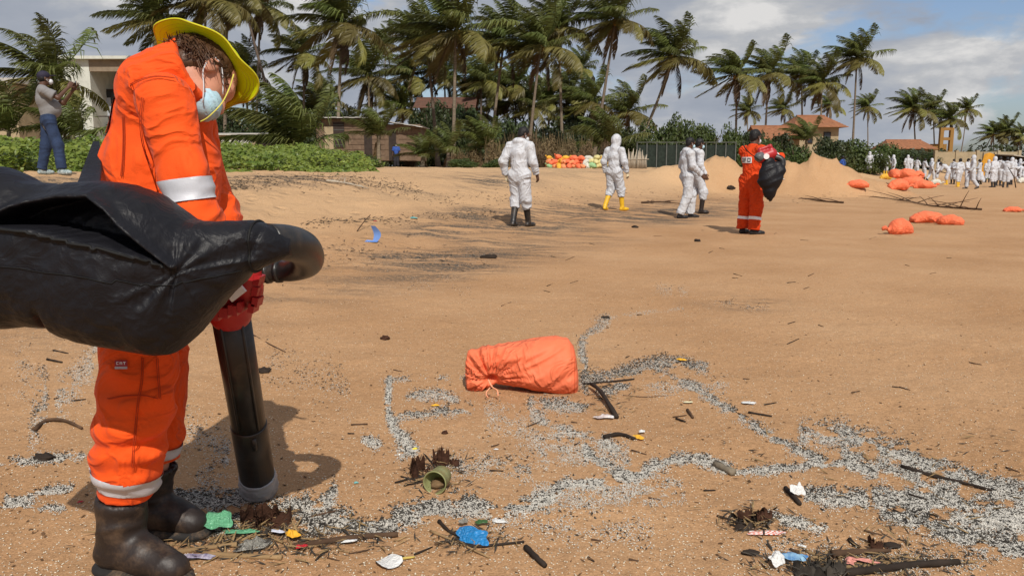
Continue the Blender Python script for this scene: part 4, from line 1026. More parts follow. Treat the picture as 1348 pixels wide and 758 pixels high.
# ------------------------------------------------------------------ leaf vacuums
M['bag_black'] = mat('black_nylon', (.0075, .0075, .010), .48, .2, 9, .1, 320, spec=.24, crease=.14, cscale=15)
M['pipe_black'] = mat('black_plastic', (.013, .0125, .013), .38, .25, 14, .06, 300, spec=.5, dirt=(.09, .065, .045), dscale=18, damount=.35)
M['tape'] = mat('silver_tape', (.30, .30, .31), .30, .12, 25, .2, 60, spec=.6, dirt=(.26, .19, .13), dscale=12, damount=.35)
M['housing_red'] = mat('red_housing', (.36, .014, .018), .42, .1, 16, .03, 200, spec=.45)
M['seam'] = mat('bag_seam', (.006, .006, .006), .7, .1)
def vacuum():
    base = np.array(G(338, 652)); off = -base
    root = thing('leaf_vacuum', 'black leaf vacuum with red motor housing and long tube held by the stooping person', 'leaf vacuum', base)
    T = lambda px, py, Y: at(px, py, Y) + off
    # suction tube: two sleeves and the taped mouth
    a, b = T(303, 410, 2.28), T(341, 640, base[1] - .01); d = nrm(b - a); L_ = np.linalg.norm(b - a)
    b = a + d * L_
    mb = MB(); mb.tube([a, a + d * L_ * .60], [.0545, .0545], 40); up = mb.build('suction_tube', M['pipe_black'], root, True)
    mb = MB(); mb.tube([a + d * L_ * .595, a + d * L_ * .60, a + d * L_ * .605, a + d * L_ * .93], [.0552, .0575, .058, .058], 40); lo = mb.build('lower_tube', M['pipe_black'], root, True)
    rb = MB(); side = nrm(np.cross(d, [0, 1, 0])); fr = np.cross(side, d)
    for an in (-.2, .9):
        o = (side * math.sin(an) - fr * math.cos(an) * np.sign(fr[1])) * .0545
        rb = MB(); rb.tube([a + o, a + d * L_ * .58 + o], .005, 6); rb.build('tube_rib', M['pipe_black'], up, True)
    lt = MB(); o = (side * .5 - fr * .86 * np.sign(fr[1])) * .058; c = a + d * L_ * .615 + o
    lt.tube([c, c + d * .05], .008, 6); lt.build('latch', M['pipe_black'], lo, True)
    # tape wound round the mouth
    n = 48; tb = MB(); P = []; rr = []
    ts = np.linspace(.92, 1.035, 14)
    for i, t in enumerate(ts):
        P.append(a + d * L_ * t); rr.append(.0605 + .0016 * math.sin(i * 2.3) + (.0035 if .95 < t < 1.01 else 0) - (.010 if i == 13 else 0))
    tb.tube(P, rr, n); V = tb.V[0]; V += np.random.default_rng(4).normal(0, .0007, V.shape) + fbm(V * [40, 40, 90], 3, 2)[:, None] * .0022 * (V - V.mean(0)) / np.linalg.norm(V - V.mean(0), axis=1)[:, None]
    tb.V[0] = V; tb.build('tape_cuff', M['tape'], root, True)
    # red housing with fins and white label
    hs = [cone(T(272, 385, 2.14), T(312, 372, 2.15), .075, .066), cone(T(318, 372, 2.14), T(328, 388, 2.15), .05, .036), cone(T(300, 385, 2.24), a, .06, .062), cone(T(329, 356, 2.12), T(330, 380, 2.13), .030, .034),
          cone(T(290, 392, 2.16), T(268, 405, 2.17), .045, .04)]
    sobj('motor_housing', hs, .006, M['housing_red'], root, .012, rel=2)
    for i in range(7):
        fb = MB(); q = T(283 + i * 6.0, 412 + (i % 2) * 2.5 - i * 1.6, 2.10); fb.box(q, (.0115, .07, .026), rz=.1); fb.build('cooling_fin', M['housing_red'], root)
    for i, (x, y) in enumerate(((336, 410), (341, 402), (343, 374), (341, 388))):
        fb = MB(); q = T(x - 2, y - 6, 2.12); fb.box(q, (.016, .05, .024), ry=.25); fb.build('housing_lug', M['housing_red'], root)
    lb = MB(); lb.box(T(311, 385, 2.07), (.046, .012, .026), rz=.0, ry=-.65); lb.build('white_label', M['white_patch'], root)
    # elbow: the pipe that doubles back from housing to bag
    pth = curve([T(318, 366, 2.25), T(352, 358, 2.26), T(383, 355, 2.24), T(404, 344, 2.16), T(400, 328, 2.05), T(380, 320, 1.96), T(352, 318, 1.90)], 40)
    rad = np.interp(np.linspace(0, 1, 40), [0, .28, .5, .8, 1], [.028, .030, .043, .044, .043])
    eb = MB(); eb.tube(pth, rad, 32); el = eb.build('elbow_pipe', M['pipe_black'], root, True)
    for t in (6, 9):
        rg = MB(); rg.tube([pth[t], pth[t] + nrm(pth[t + 1] - pth[t]) * .012], rad[t] + .004, 28); rg.build('pipe_collar', M['pipe_black'], el, True)
    # the bag: a loft with a deep slot where its zip gapes
    X = [-95, -60, -20, 0, 20, 45, 80, 95, 130, 170, 210, 235, 255, 275, 300, 330, 355, 375, 388]
    TOP = [262, 240, 226, 219, 228, 240, 245, 241, 237.5, 242, 257, 276, 291, 293, 291.5, 291.5, 295, 303, 311]
    BOT = [405, 418, 427, 431, 431, 429, 430, 441, 450, 457, 463, 462, 446, 420, 392, 361, 347, 341, 336]
    DEP = [.07, .10, .125, .135, .14, .145, .15, .15, .155, .155, .15, .14, .128, .112, .092, .075, .062, .056, .054]
    YC = [1.86, 1.85, 1.84, 1.83, 1.83, 1.83, 1.83, 1.83, 1.83, 1.83, 1.84, 1.85, 1.86, 1.87, 1.88, 1.89, 1.90, 1.92, 1.945]
    nx, na = 330, 220; xs = np.linspace(X[0], X[-1], nx)
    tp, bt, dp, yc = [np.interp(xs, X, v) for v in (TOP, BOT, DEP, YC)]
    for v in (tp, bt, dp, yc):
        k = np.ones(9) / 9; v[:] = np.convolve(np.pad(v, 4, mode='edge'), k, 'valid')
    ang = np.linspace(0, 2 * math.pi, na, endpoint=False)         # 0 = front (towards the camera), pi/2 = top
    ca, sa = np.cos(ang), np.sin(ang)
    fx = np.repeat(xs[:, None], na, 1)
    sq = np.sign(sa) * np.abs(sa) ** .85
    mid, half = (tp + bt) / 2, (bt - tp) / 2
    py = mid[:, None] - half[:, None] * sq[None, :]
    cq = np.sign(ca) * np.abs(ca) ** .8
    front = np.clip(ca, 0, 1)[None, :] + 0 * fx
    Yv = yc[:, None] - dp[:, None] * cq[None, :]
    # slot between the flap's edge and the zip
    lip = np.interp(xs, [5, 37, 90, 150, 200, 232, 258], [303, 291, 296, 310, 322, 331, 346])
    flap = np.interp(xs, [5, 37, 60, 110, 148, 175, 195, 215, 232, 258], [303, 284, 270, 258, 258, 274, 293, 309, 324, 346])
    inside = sstep(0, 1, (py - flap[:, None]) / 4.) * sstep(0, 1, (lip[:, None] - py) / 3.) * (front > .05)
    Yv = Yv + inside * .13
    ridge_ = np.exp(-((py - flap[:, None] + 4) / 5.) ** 2) * (xs[:, None] > 5) * (xs[:, None] < 262) * (front > .05)
    Yv = Yv - ridge_ * .022
    lipr = np.exp(-((py - lip[:, None] - 3) / 3.) ** 2) * (xs[:, None] > 37) * (xs[:, None] < 250) * (front > .05)
    Yv = Yv - lipr * .008
    # folds and creases
    q = np.stack([fx.ravel() * .01, py.ravel() * .01, (Yv.ravel()) * 4], 1)
    wr = fbm(q * [2.2, 3.0, 1] * 1.0, 4, 61) * .006
    diag = ridge(np.stack([fx.ravel() * .021 + py.ravel() * .026, fx.ravel() * .006 - py.ravel() * .008, Yv.ravel() * 2], 1), 62)
    wlow = (.35 + sstep(0, 1, np.abs(fx.ravel() - 85) / -60 + 1.2))
    wr += np.clip(diag, 0, 1) ** 2 * .004 * wlow * sstep(380, 330, py.ravel())
    seamx = np.exp(-((fx - (84 + (430 - py) * .12)) / 5) ** 2) * sstep(385, 420, py)
    cr = np.exp(-((fx + (py - 300) * .35 - 352) / 4.) ** 2)
    radial = ridge(np.stack([np.arctan2(py - 350, fx - 262).ravel() * 3.2, np.hypot(py - 350, fx - 262).ravel() * .004, 0 * fx.ravel()], 1), 64).reshape(fx.shape) * sstep(120, 40, np.hypot(py - 350, fx - 262)) * .005
    grow = wr.reshape(fx.shape) + radial - seamx * .022 - cr * .006
    Yv = Yv - grow * np.sign(cq)[None, :] * np.abs(cq)[None, :]
    py = py - grow * 300 * sa[None, :]
    pts = np.zeros((nx, na, 3)); C0 = np.array([0, 0, CAMH])
    dxx = (fx - CXP) / FPX; dyy = -(py - CYP) / FPX
    dirs = np.stack([dxx, dyy * math.sin(PITCH) + math.cos(PITCH), dyy * math.cos(PITCH) - math.sin(PITCH)], -1)
    # real thickness: the section is laid out at the bag's own distance, then pushed in depth
    t0 = (yc[:, None] / dirs[..., 1])[..., None]
    pts = C0 + dirs * t0; pts[..., 1] += (Yv - yc[:, None]); pts += off
    V = pts.reshape(-1, 3); F = []
    ii = np.arange(nx * na).reshape(nx, na)
    F = np.stack([ii[:-1], np.roll(ii, -1, 1)[:-1], np.roll(ii, -1, 1)[1:], ii[1:]], -1).reshape(-1, 4)
    V = np.vstack([V, V[:na].mean(0), V[-na:].mean(0)]); caps = []
    for k in range(na):
        caps.append([len(V) - 2, (k + 1) % na, k]); caps.append([len(V) - 1, (nx - 1) * na + k, (nx - 1) * na + (k + 1) % na])
    bag = link('collection_bag', np_mesh('collection_bag', V, [F, caps], True, [M['bag_black']]), root)
    # stitched seam lines lying on the cloth, zip teeth, binding strap round the pipe
    def on(x, y):
        i = int(round((x - xs[0]) / (xs[-1] - xs[0]) * (nx - 1))); k = np.argmin(np.abs(py[i] - y) + (ca < .02) * 999); return pts[i, k] - [0, .002, 0]
    sm = MB(); sm.tube([on(x, np.interp(x, [0, 60, 140, 250, 330], [334, 341, 351, 366, 352])) for x in np.linspace(-40, 330, 70)], .0012, 4, False); sm.build('side_seam', M['seam'], bag, True)
    zp = MB(); zp.tube([on(x, np.interp(x, [37, 90, 150, 200, 232, 250], [294, 299, 313, 325, 334, 343])) for x in np.linspace(38, 248, 80)], .0035, 5, False); zp.build('zip', M['seam'], bag, True)
    i0 = int((341 - xs[0]) / (xs[-1] - xs[0]) * (nx - 1)); cb = MB(); ctr = pts[i0].mean(0)
    cb.tube(np.vstack([ctr + (pts[i0] - ctr) * 1.03, ctr + (pts[i0][:1] - ctr) * 1.03]), .003, 5, False); cb.build('draw_cord', M['seam'], bag, True)
    st = MB(); s0, s1, s2 = T(114, 250, 1.95), T(121, 222, 2.12), T(126, 186, 2.28)
    w = np.array([.022, 0, .0]); vs = []
    for p, ww in ((s0, 1.3), (s1, 1.1), (s2, .35)): vs += [p - w * ww, p + w * ww, p + w * ww + [0, .006, 0], p - w * ww + [0, .006, 0]]
    F_ = []
    for i in range(2):
        for k in range(4): F_.append([i * 4 + k, i * 4 + (k + 1) % 4, i * 4 + 4 + (k + 1) % 4, i * 4 + 4 + k])
    st.add(vs, F_); st.build('shoulder_strap', M['bag_black'], bag)
vacuum()
def vacuum2():
    p = ground_at(986, 308); z0 = p[2]
    T = lambda px, py, Y: at(px, py, Y)
    Y = 13.25; base = T(1005, 310, Y); base[2] = hz(base[0], base[1]); off = -base
    root = thing('leaf_vacuum', 'leaf vacuum with red housing and hanging black bag carried by the far orange worker', 'leaf vacuum', base)
    P = lambda px, py, dy=0: at(px, py, Y + dy) + off
    sobj('motor_housing', [cone(P(1003, 207), P(1016, 202), .105, .085), cone(P(1000, 197, -.02), P(1014, 192, -.02), .028, .024), cone(P(1014, 192, -.02), P(1018, 203, -.02), .026, .03), cone(P(1000, 197, -.02), P(1000, 207, -.02), .026, .04), cone(P(1010, 215), P(1016, 212), .06, .05)], .016, M['housing_red'], root, .03)
    sobj('motor_cap', [cone(P(999, 207, -.08), P(1003, 205, -.02), .075, .07)], .015, mat('motor_grey', (.10, .10, .105), .4, .4, 30), root, .02)
    lb = MB(); lb.tube([P(1009, 206, -.13), P(1009, 206, -.115)], .045, 16); lb.build('round_label', M['white_patch'], root)
    eb = MB(); eb.tube(curve([P(1012, 208, .02), P(1021, 207, .02), P(1029, 211, .0), P(1029, 219, -.02), P(1021, 220, -.05), P(1012, 221, -.08)], 24), .055, 16); eb.build('elbow_pipe', M['pipe_black'], root, True)
    bp = [cone(P(1012, 216, -.05), P(1014, 235, -.06), .10, .18, ((0, 1, 0), .6)), cone(P(1014, 235, -.06), P(1013, 252, -.05), .18, .09, ((0, 1, 0), .6)), cone(P(1013, 252, -.05), P(1014, 263, -.05), .09, .02), cone(P(1006, 238, -.06), P(1000, 240, -.06), .08, .03), cone(P(1024, 218, -.05), P(1026, 225, -.05), .05, .08)]
    V, F = solid(bp, .016, .05); V = folds(V, F, [(P(1014, 218), P(1014, 262), .022, 6, .5, .01)], 8)
    link('collection_bag', np_mesh('collection_bag', V, [F], True, [M['bag_black']]), root)
    sb = MB(); sb.tube(curve([P(1001, 212, -.1), P(985, 200, -.3), P(978, 190, -.1), P(980, 188, .1)], 14), .012, 5, squash=.4); sb.build('carry_strap', M['seam'], root, True)
vacuum2()
# ------------------------------------------------------------------ plant materials
def leafmat(name, a, b_, vs=.8, tr=.22, objvar=.3, rough=.5):
    return mat(name, a, rough, .0, vs, spec=.35, col2=b_, transl=tr, objvar=objvar)
M['frond_green'] = leafmat('palm_frond_green', (.070, .088, .020), (.145, .155, .040), 2.0, .3, .35, .42)
M['frond_olive'] = leafmat('palm_frond_olive', (.12, .11, .028), (.21, .18, .05), 2.0, .28, .35, .45)
M['frond_dead'] = leafmat('palm_frond_dry', (.085, .055, .028), (.15, .10, .05), 2.0, .1, .3, .7)
M['trunk'] = mat('palm_trunk', (.17, .135, .10), .9, .35, 3, .6, 9, objvar=.3, stretch=(1, 1, 6), spec=.1)
M['coconut'] = mat('coconut', (.22, .13, .03), .6, .3, 6, spec=.3)
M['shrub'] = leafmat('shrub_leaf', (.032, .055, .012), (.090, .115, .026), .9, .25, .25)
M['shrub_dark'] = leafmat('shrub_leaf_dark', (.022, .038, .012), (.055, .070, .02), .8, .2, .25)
M['shrub_dry'] = leafmat('dry_brush', (.10, .068, .034), (.20, .14, .075), 1.2, .1, .25, .8)
M['creeper'] = leafmat('beach_creeper_leaf', (.085, .145, .022), (.27, .32, .06), 2.2, .35, .0, .4)
M['stem'] = mat('woody_stem', (.11, .085, .06), .9, .3, 5, .4, 20, spec=.1)

# ------------------------------------------------------------------ palms
WIND = np.array([-1.0, .18, .10])
def frond_mesh(az, el, dead=False, seed=0, wind=1.0, nl=66):
    r = np.random.default_rng(seed)
    d = np.array([math.cos(az) * math.cos(el), math.sin(az) * math.cos(el), math.sin(el)])
    n = 16; ds = 1 / n; p = np.zeros(3); P = [p]; Dd = [d]
    up = np.array([0, 0, 1.])
    for i in range(n):
        t = (i + 1) / n
        bend = np.array([0, 0, -1.]) * (1.15 if not dead else 2.6) * t ** .7 + WIND * wind * (1.75 if not dead else .6) * t ** .8
        d = nrm(d + bend * ds * 1.25); p = p + d * ds; P.append(p); Dd.append(d)
    P, Dd = np.array(P), np.array(Dd); mb = MB()
    mb.tube(P, np.linspace(.0095, .0018, len(P)), 4, cap=False)
    V, F4, F3 = [], [], []
    tt = np.linspace(.10, .995, nl)
    for s in (-1, 1):
        for i, t in enumerate(tt):
            t = min(.998, t + r.uniform(-.008, .008)); k = t * n; a = int(min(k, n - 1)); f = k - a
            q = P[a] * (1 - f) + P[a + 1] * f; dd = nrm(Dd[a] * (1 - f) + Dd[a + 1] * f)
            side = np.cross(dd, up); side = nrm(side) if np.linalg.norm(side) > .15 else np.array([0, 1., 0]); nn = np.cross(side, dd)
            L = .30 * (math.sin(math.pi * min(1, (t * .82 + .16))) ** .6) * r.uniform(.85, 1.1) * (.8 if dead else 1)
            ld_ = nrm(side * s * .80 + dd * .62 + WIND * .62 * wind + np.array([0, 0, -.50 if not dead else -1.0]) + r.normal(0, .10, 3) + nn * .18)
            l2 = nrm(ld_ + np.array([0, 0, -.80 if not dead else -1.]) + WIND * .55 * wind + r.normal(0, .08, 3))
            w = nrm(np.cross(ld_, nn) + r.normal(0, .25, 3)) * .0092
            b0 = len(V); m1 = q + ld_ * L * .5; e = m1 + l2 * L * .55
            V += [q - w * .7, q + w * .7, m1 + w, m1 - w, e]; F4.append([b0, b0 + 1, b0 + 2, b0 + 3]); F3.append([b0 + 3, b0 + 2, b0 + 4])
    base = mb.n; mb.add(V, F4); mb.F.append(np.array(F3) + base); mb.M.append(np.zeros(len(F3), int))
    return mb
FR = {}; NAZ = 12
ELS = (74, 48, 22, -6, -32)
def frond(azbin, elbin, dead=False):
    key = (azbin % NAZ, elbin, dead)
    if key not in FR:
        mt = M['frond_dead'] if dead else (M['frond_green'] if elbin < 3 else M['frond_olive'])
        FR[key] = frond_mesh(2 * math.pi * (azbin % NAZ) / NAZ, R(-58 if dead else ELS[elbin]), dead, len(FR) + 5).mesh('frond', mt)
    return FR[key]
def palm(label, cx, cy, bx, r_px, Y=None, by=None, nf=27, Lf=4.9, young=False, curve_=0., dead=2, group='palms behind the beach', nuts=True, thick=1.):
    Y = Y or Lf * .80 * FPX / r_px
    c = at(cx, cy, Y); bq = at(bx, 221, Y); b = np.array([bq[0], Y + rnd.uniform(-.5, .5), 0]); b[2] = hz(b[0], b[1]) - .1
    root = thing('young_palm' if young else 'palm_tree', label, 'palm', b, 0, group)
    cl = c - b
    m = cl * .5 + np.array([curve_ * np.linalg.norm(cl), 0, 0])
    pts = curve([np.zeros(3), m * [.9, 1, 1], cl], 14); k = np.linspace(0, 1, 14)
    tr = MB(); tr.tube(pts, (.15 + .12 * np.exp(-k * 9) - .055 * k) * thick * (1 + .05 * np.sin(np.arange(14) * 2.1)), 8); tr.build('trunk', M['trunk'], root, True)
    rr = random.Random(cx * 7 + cy)
    for i in range(nf):
        u = (i + .5) / nf
        az = i * 2.39996 + rr.uniform(-.25, .25); el = (82 - 108 * u ** .9 if not young else 84 - 62 * u)
        eb = int(np.argmin([abs(el - e) for e in ELS]))
        ab = int(round(az / (2 * math.pi) * NAZ)) % NAZ
        o = link('frond', frond(ab, eb), root, cl + np.array([rr.uniform(-.08, .08), rr.uniform(-.08, .08), rr.uniform(-.15, .1)]))
        sc = Lf * .93 * rr.uniform(.78, 1.12) * (.85 if eb == 0 else 1); o.scale = (sc, sc, sc); o.rotation_euler = (rr.uniform(-.08, .08), rr.uniform(-.08, .08), az - 2 * math.pi * ab / NAZ if abs(az - 2 * math.pi * ab / NAZ) < .3 else rr.uniform(-.22, .22))
    for i in range(dead):
        o = link('frond', frond(rr.randrange(0, NAZ, 2), 4, True), root, cl - [0, 0, .15]); sc = Lf * rr.uniform(.6, .85); o.scale = (sc, sc, sc); o.rotation_euler = (0, 0, rr.uniform(-.25, .25)); o['label'] = 'dry brown hanging frond'
    if nuts and not young:
        nb = MB()
        for i in range(9):
            a = rr.uniform(0, 6.28); nb.ellipsoid(cl + [math.cos(a) * .28, math.sin(a) * .28, -.25 + rr.uniform(-.2, .12)], (.13, .13, .16), 7, 5)
        o = nb.build('coconut_cluster', M['coconut'], root, True); o['kind'] = 'stuff'
    return root
PALMS = [
    # label, crown x, y, base x, crown radius px, extra
    ('low leafy palm with long swept fronds right behind the capped photographer', 69, 104, 72, 76, dict(Y=46, Lf=4.6, nf=22, dead=3)),
    ('tall palm with coconuts between the flat-roofed house and the yellow hat', 206, 27, 207, 66, dict(nf=28)),
    ('palm with its crown cut by the top edge above the yellow hat', 272, 0, 262, 66, dict(nf=28)),
    ('palm rising behind the yellow hat, crown at the top edge', 300, -18, 297, 62, dict()),
    ('dark palm with drooping fronds, first one right of the yellow hat', 343, 8, 337, 50, dict(dead=4)),
    ('bare pale leaning trunk right of the yellow hat, its crown above the photo', 312, -34, 385, 55, dict(curve_=-.03, nf=22)),
    ('tall palm with wide ragged crown above the brick hut, left of the others', 451, 30, 445, 68, dict(nf=28, dead=3)),
    ('shorter palm with hanging crown just above the hut roof', 485, 100, 488, 52, dict(dead=4)),
    ('thin far palm showing small between the two hut palms', 507, 57, 507, 27, dict()),
    ('tall palm with dark tilted crown, left of the gabled house', 562, 58, 577, 62, dict(dead=3)),
    ('tall palm with bright straight trunk in front of the gabled house', 600, 40, 597, 70, dict(nf=29)),
    ('tall palm above the first white-suited walker, slim trunk leaning right', 664, 50, 644, 58, dict(nf=28)),
    ('low palm with wide crown left of the leaning slim trunk', 634, 106, 632, 46, dict()),
    ('palm with heavy yellowish crown above the dry thicket', 712, 60, 694, 60, dict(dead=3)),
    ('tallest palm above the sack pile, trunk standing in dry brush', 735, 36, 741, 56, dict(nf=29)),
    ('small palm half hidden under the two tall ones over the thicket', 679, 112, 678, 44, dict()),
    ('tall palm with slender trunk leaning right over the sack pile', 810, 26, 779, 58, dict(nf=29, curve_=.01)),
    ('palm with strongly curved dark trunk leaning to the right', 887, 73, 826, 56, dict(nf=29, curve_=.045, dead=3)),
    ('palm above the green hedge, left one of the pair behind the orange carrier', 970, 98, 968, 46, dict(dead=3)),
    ('palm above the green hedge, right one of the pair behind the orange carrier', 1012, 96, 1006, 43, dict(dead=4)),
    ('palm with dark crown left of the tile-roofed house', 1055, 98, 1057, 38, dict(dead=3)),
    ('palm with lowest crown directly before the tile-roofed house', 1082, 108, 1078, 40, dict(dead=3)),
    ('tallest palm on the right, standing alone beside the tile-roofed house', 1128, 76, 1123, 40, dict(nf=29)),
    ('little palm seen between the trunks left of the tile-roofed house', 1031, 143, 1034, 22, dict()),
    ('little palm under the left one of the hedge pair', 984, 146, 984, 22, dict()),
    ('small palm just right of the tallest palm on the right', 1142, 140, 1143, 22, dict()),
    ('small palm behind the tile-roofed house', 1092, 137, 1092, 22, dict()),
    ('leftmost palm of the far right grove, trunk in front of the shrubs', 1202, 142, 1206, 31, dict(dead=3)),
    ('second palm of the far right grove', 1228, 143, 1229, 26, dict()),
    ('low palm before the yellow building in the far right grove', 1251, 156, 1250, 27, dict(dead=3)),
    ('slim curved palm leaning right, last of the far right grove', 1273, 143, 1262, 19, dict(curve_=.02)),
    ('far palm at the right edge, left one of three', 1308, 176, 1308, 22, dict()),
    ('far palm at the right edge, middle one of three', 1325, 172, 1325, 22, dict()),
    ('far palm at the right edge, right one of three', 1342, 180, 1342, 22, dict()),
    ('low palm behind the sack pile with broad upright crown', 778, 133, 780, 46, dict(dead=3)),
    ('low palm left of the curved dark trunk', 828, 146, 826, 44, dict()),
    ('low palm hidden between the two thicket palms', 747, 122, 747, 40, dict()),
    ('dark palm between gabled house and slim leaning trunk', 622, 148, 622, 40, dict()),
    ('short palm behind the hut palms, dense and dark', 540, 100, 541, 44, dict()),
    ('palm tops crowding behind the chin of the stooping person', 290, 152, 291, 40, dict(nuts=False)),
    ('low palm behind the left hut corner', 428, 128, 428, 36, dict()),
    ('mid-height palm between yellow hat and hut, crown swept left', 322, 92, 330, 48, dict(dead=3)),
    ('mid-height palm above the big young palm, left of the hut', 400, 70, 402, 46, dict(dead=3)),
    ('low dense palm just right of the big young palm', 415, 150, 415, 44, dict(nuts=False)),
    ('low dense palm above the right end of the hut', 530, 142, 530, 44, dict(nuts=False)),
    ('palm crown behind the gabled house roof', 585, 100, 588, 44, dict(dead=3)),
    ('low palm above the first white-suited walker, left side', 652, 130, 650, 42, dict(dead=3)),
    ('low palm above the head of the first white-suited walker', 698, 140, 700, 44, dict(dead=3)),
    ('low palm over the dry thicket, beside the tallest trunk', 722, 132, 722, 40, dict(nuts=False)),
    ('low palm left of the hooded walker, over the sacks', 760, 160, 760, 40, dict(nuts=False)),
    ('dim palm far behind the slim leaning trunk', 642, 70, 640, 36, dict()),
    ('dim palm far behind the tallest sack-pile palm', 765, 90, 765, 34, dict()),
    ('dim palm far behind the dark tilted crown', 540, 44, 545, 34, dict()),
    ('palm tops left of the flat-roofed house', 150, 128, 150, 44, dict(nuts=False)),
]
for lab, cx, cy, bx, r_, kw in PALMS: palm(lab, cx, cy, bx, r_, **kw)
YOUNG = [('big young palm with fan of upright fronds left of the brick hut', 392, 192, 394, dict(Y=42, Lf=5.0, nf=18)),
         ('young palm standing before the brick hut wall', 498, 178, 498, dict(Y=50, Lf=2.7, nf=14)),
         ('small young palm at the right end of the hut', 557, 204, 557, dict(Y=50, Lf=2.2, nf=12)),
         ('young palm with arching fronds right of the hut', 590, 200, 590, dict(Y=50, Lf=2.6, nf=13)),
         ('young palm at the far left edge behind the photographer', 12, 172, 12, dict(Y=44, Lf=3.4, nf=14)),
         ('young palm with a yellowed frond right of the photographer', 96, 178, 96, dict(Y=44, Lf=3.4, nf=14)),
         ('young palm between the thicket and the stake fence', 800, 190, 800, dict(Y=62, Lf=4.0, nf=15)),
         ('young palm in the gap left of the first white-suited walker', 640, 196, 640, dict(Y=58, Lf=3.4, nf=14)),
         ('young palm below the slim far palm', 455, 178, 456, dict(Y=66, Lf=3.2, nf=12)),
         ('young palm between the tile-roofed houses', 1062, 184, 1062, dict(Y=78, Lf=3.6, nf=13))]
for lab, cx, cy, bx, kw in YOUNG: palm(lab, cx, cy, bx, 50, young=True, dead=1, nuts=False, group='young palms behind the beach', **kw)

# ------------------------------------------------------------------ shrubs: thousands of small leaves round a few stems
def leaf_cloud(blobs, n, size, seed, flat=.0, aspect=.55):
    r = np.random.default_rng(seed); vol = np.array([b[3] * b[4] * b[5] for b in blobs]) ** .67; cnt = (n * vol / vol.sum()).astype(int); C, Nn = [], []
    for b, k in zip(blobs, cnt):
        d = r.normal(size=(k, 3)); d /= np.linalg.norm(d, axis=1)[:, None]; rad = r.random(k) ** .33
        rad *= 1 + .25 * fbm(d * 2.1 + seed, 2, seed)
        C.append(np.array(b[:3]) + d * rad[:, None] * np.array(b[3:6])); Nn.append(d + r.normal(0, .7, (k, 3)) + [0, 0, .4])
    C, Nn = np.concatenate(C), np.concatenate(Nn); ok = C[:, 2] > .02; C, Nn = C[ok], Nn[ok]; k = len(C)
    Nn /= np.linalg.norm(Nn, axis=1)[:, None]; t = r.normal(size=(k, 3)); t -= Nn * (t * Nn).sum(1)[:, None]; t /= np.linalg.norm(t, axis=1)[:, None]; s = np.cross(Nn, t)
    L = size * r.uniform(.6, 1.3, k)[:, None]; w = L * aspect
    V = np.stack([C - t * L * .5, C + s * w * .5 - Nn * L * .06, C + t * L * .5 - Nn * L * .12, C - s * w * .5 - Nn * L * .06], 1).reshape(-1, 3)
    return V, np.arange(4 * k).reshape(k, 4)
def shrub_proto(seed, kind='shrub', n=4200, size=.20):
    r = random.Random(seed); bl = []
    for i in range(9):
        a = r.uniform(0, 6.28); q = r.uniform(.1, 1.35); h = r.uniform(.5, 1.5); bl.append((math.cos(a) * q, math.sin(a) * q * .8, h, r.uniform(.55, .85), r.uniform(.5, .8), r.uniform(.45, .75)))
    bl.append((0, 0, .5, 1.5, 1.2, .6))
    root = thing('shrub', 'x', 'shrub', (0, 0, -60)); V, F = leaf_cloud(bl, n, size, seed)
    link('foliage', np_mesh('foliage', V, [F], False, [M[kind]]), root)
    st = MB()
    for i in range(7):
        a = r.uniform(0, 6.28); e = np.array([math.cos(a) * .9, math.sin(a) * .8, r.uniform(.9, 1.7)]); st.tube(curve([(0, 0, 0), e * [.3, .3, .55], e], 6), np.linspace(.06, .015, 6), 5)
    o = st.build('stem', M['stem'], root, True); o['kind'] = 'stuff'
    return root
def dry_proto(seed):
    r = random.Random(seed); root = thing('dry_bush', 'x', 'shrub', (0, 0, -60)); st = MB()
    for i in range(70):
        a = r.uniform(0, 6.28); q = r.uniform(.1, .9); b = np.array([math.cos(a) * q, math.sin(a) * q, 0]); e = b + np.array([r.uniform(-.6, .3), r.uniform(-.3, .3), r.uniform(1.0, 2.3)])
        st.tube(curve([b, (b + e) / 2 + [r.uniform(-.1, .1), 0, .1], e], 4), np.linspace(.028, .008, 4), 4, False)
    o = st.build('stem', M['shrub_dry'], root); o['kind'] = 'stuff'
    V, F = leaf_cloud([(r.uniform(-.7, .7), r.uniform(-.5, .5), r.uniform(.4, 1.6), .6, .5, .6) for _ in range(8)], 1500, .26, seed, aspect=.3)
    link('foliage', np_mesh('foliage', V, [F], False, [M['shrub_dry']]), root); return root
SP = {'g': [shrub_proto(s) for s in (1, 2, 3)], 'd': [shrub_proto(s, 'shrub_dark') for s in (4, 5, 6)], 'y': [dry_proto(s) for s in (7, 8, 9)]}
used_s = set()
def shrub(kind, px, ytop, w_px, Y, label, group, i=0):
    pr = SP[kind][i % len(SP[kind])]; key = (kind, i % len(SP[kind])); o = pr if key not in used_s else copy_tree(pr); used_s.add(key)
    q = at(px, ytop, Y); z = hz(q[0], Y); h = max(.6, q[2] - z); o.location = (q[0], Y, z - .05); sx = w_px / FPX * Y / 3.4
    o.scale = (sx, max(sx * .8, .6), h / 2.0); o.rotation_euler = (0, 0, rnd.uniform(0, 6.28) if abs(sx - h / 2) < .8 else rnd.choice([0, math.pi]) + rnd.uniform(-.3, .3)); tag(o, label, 'shrub', group)
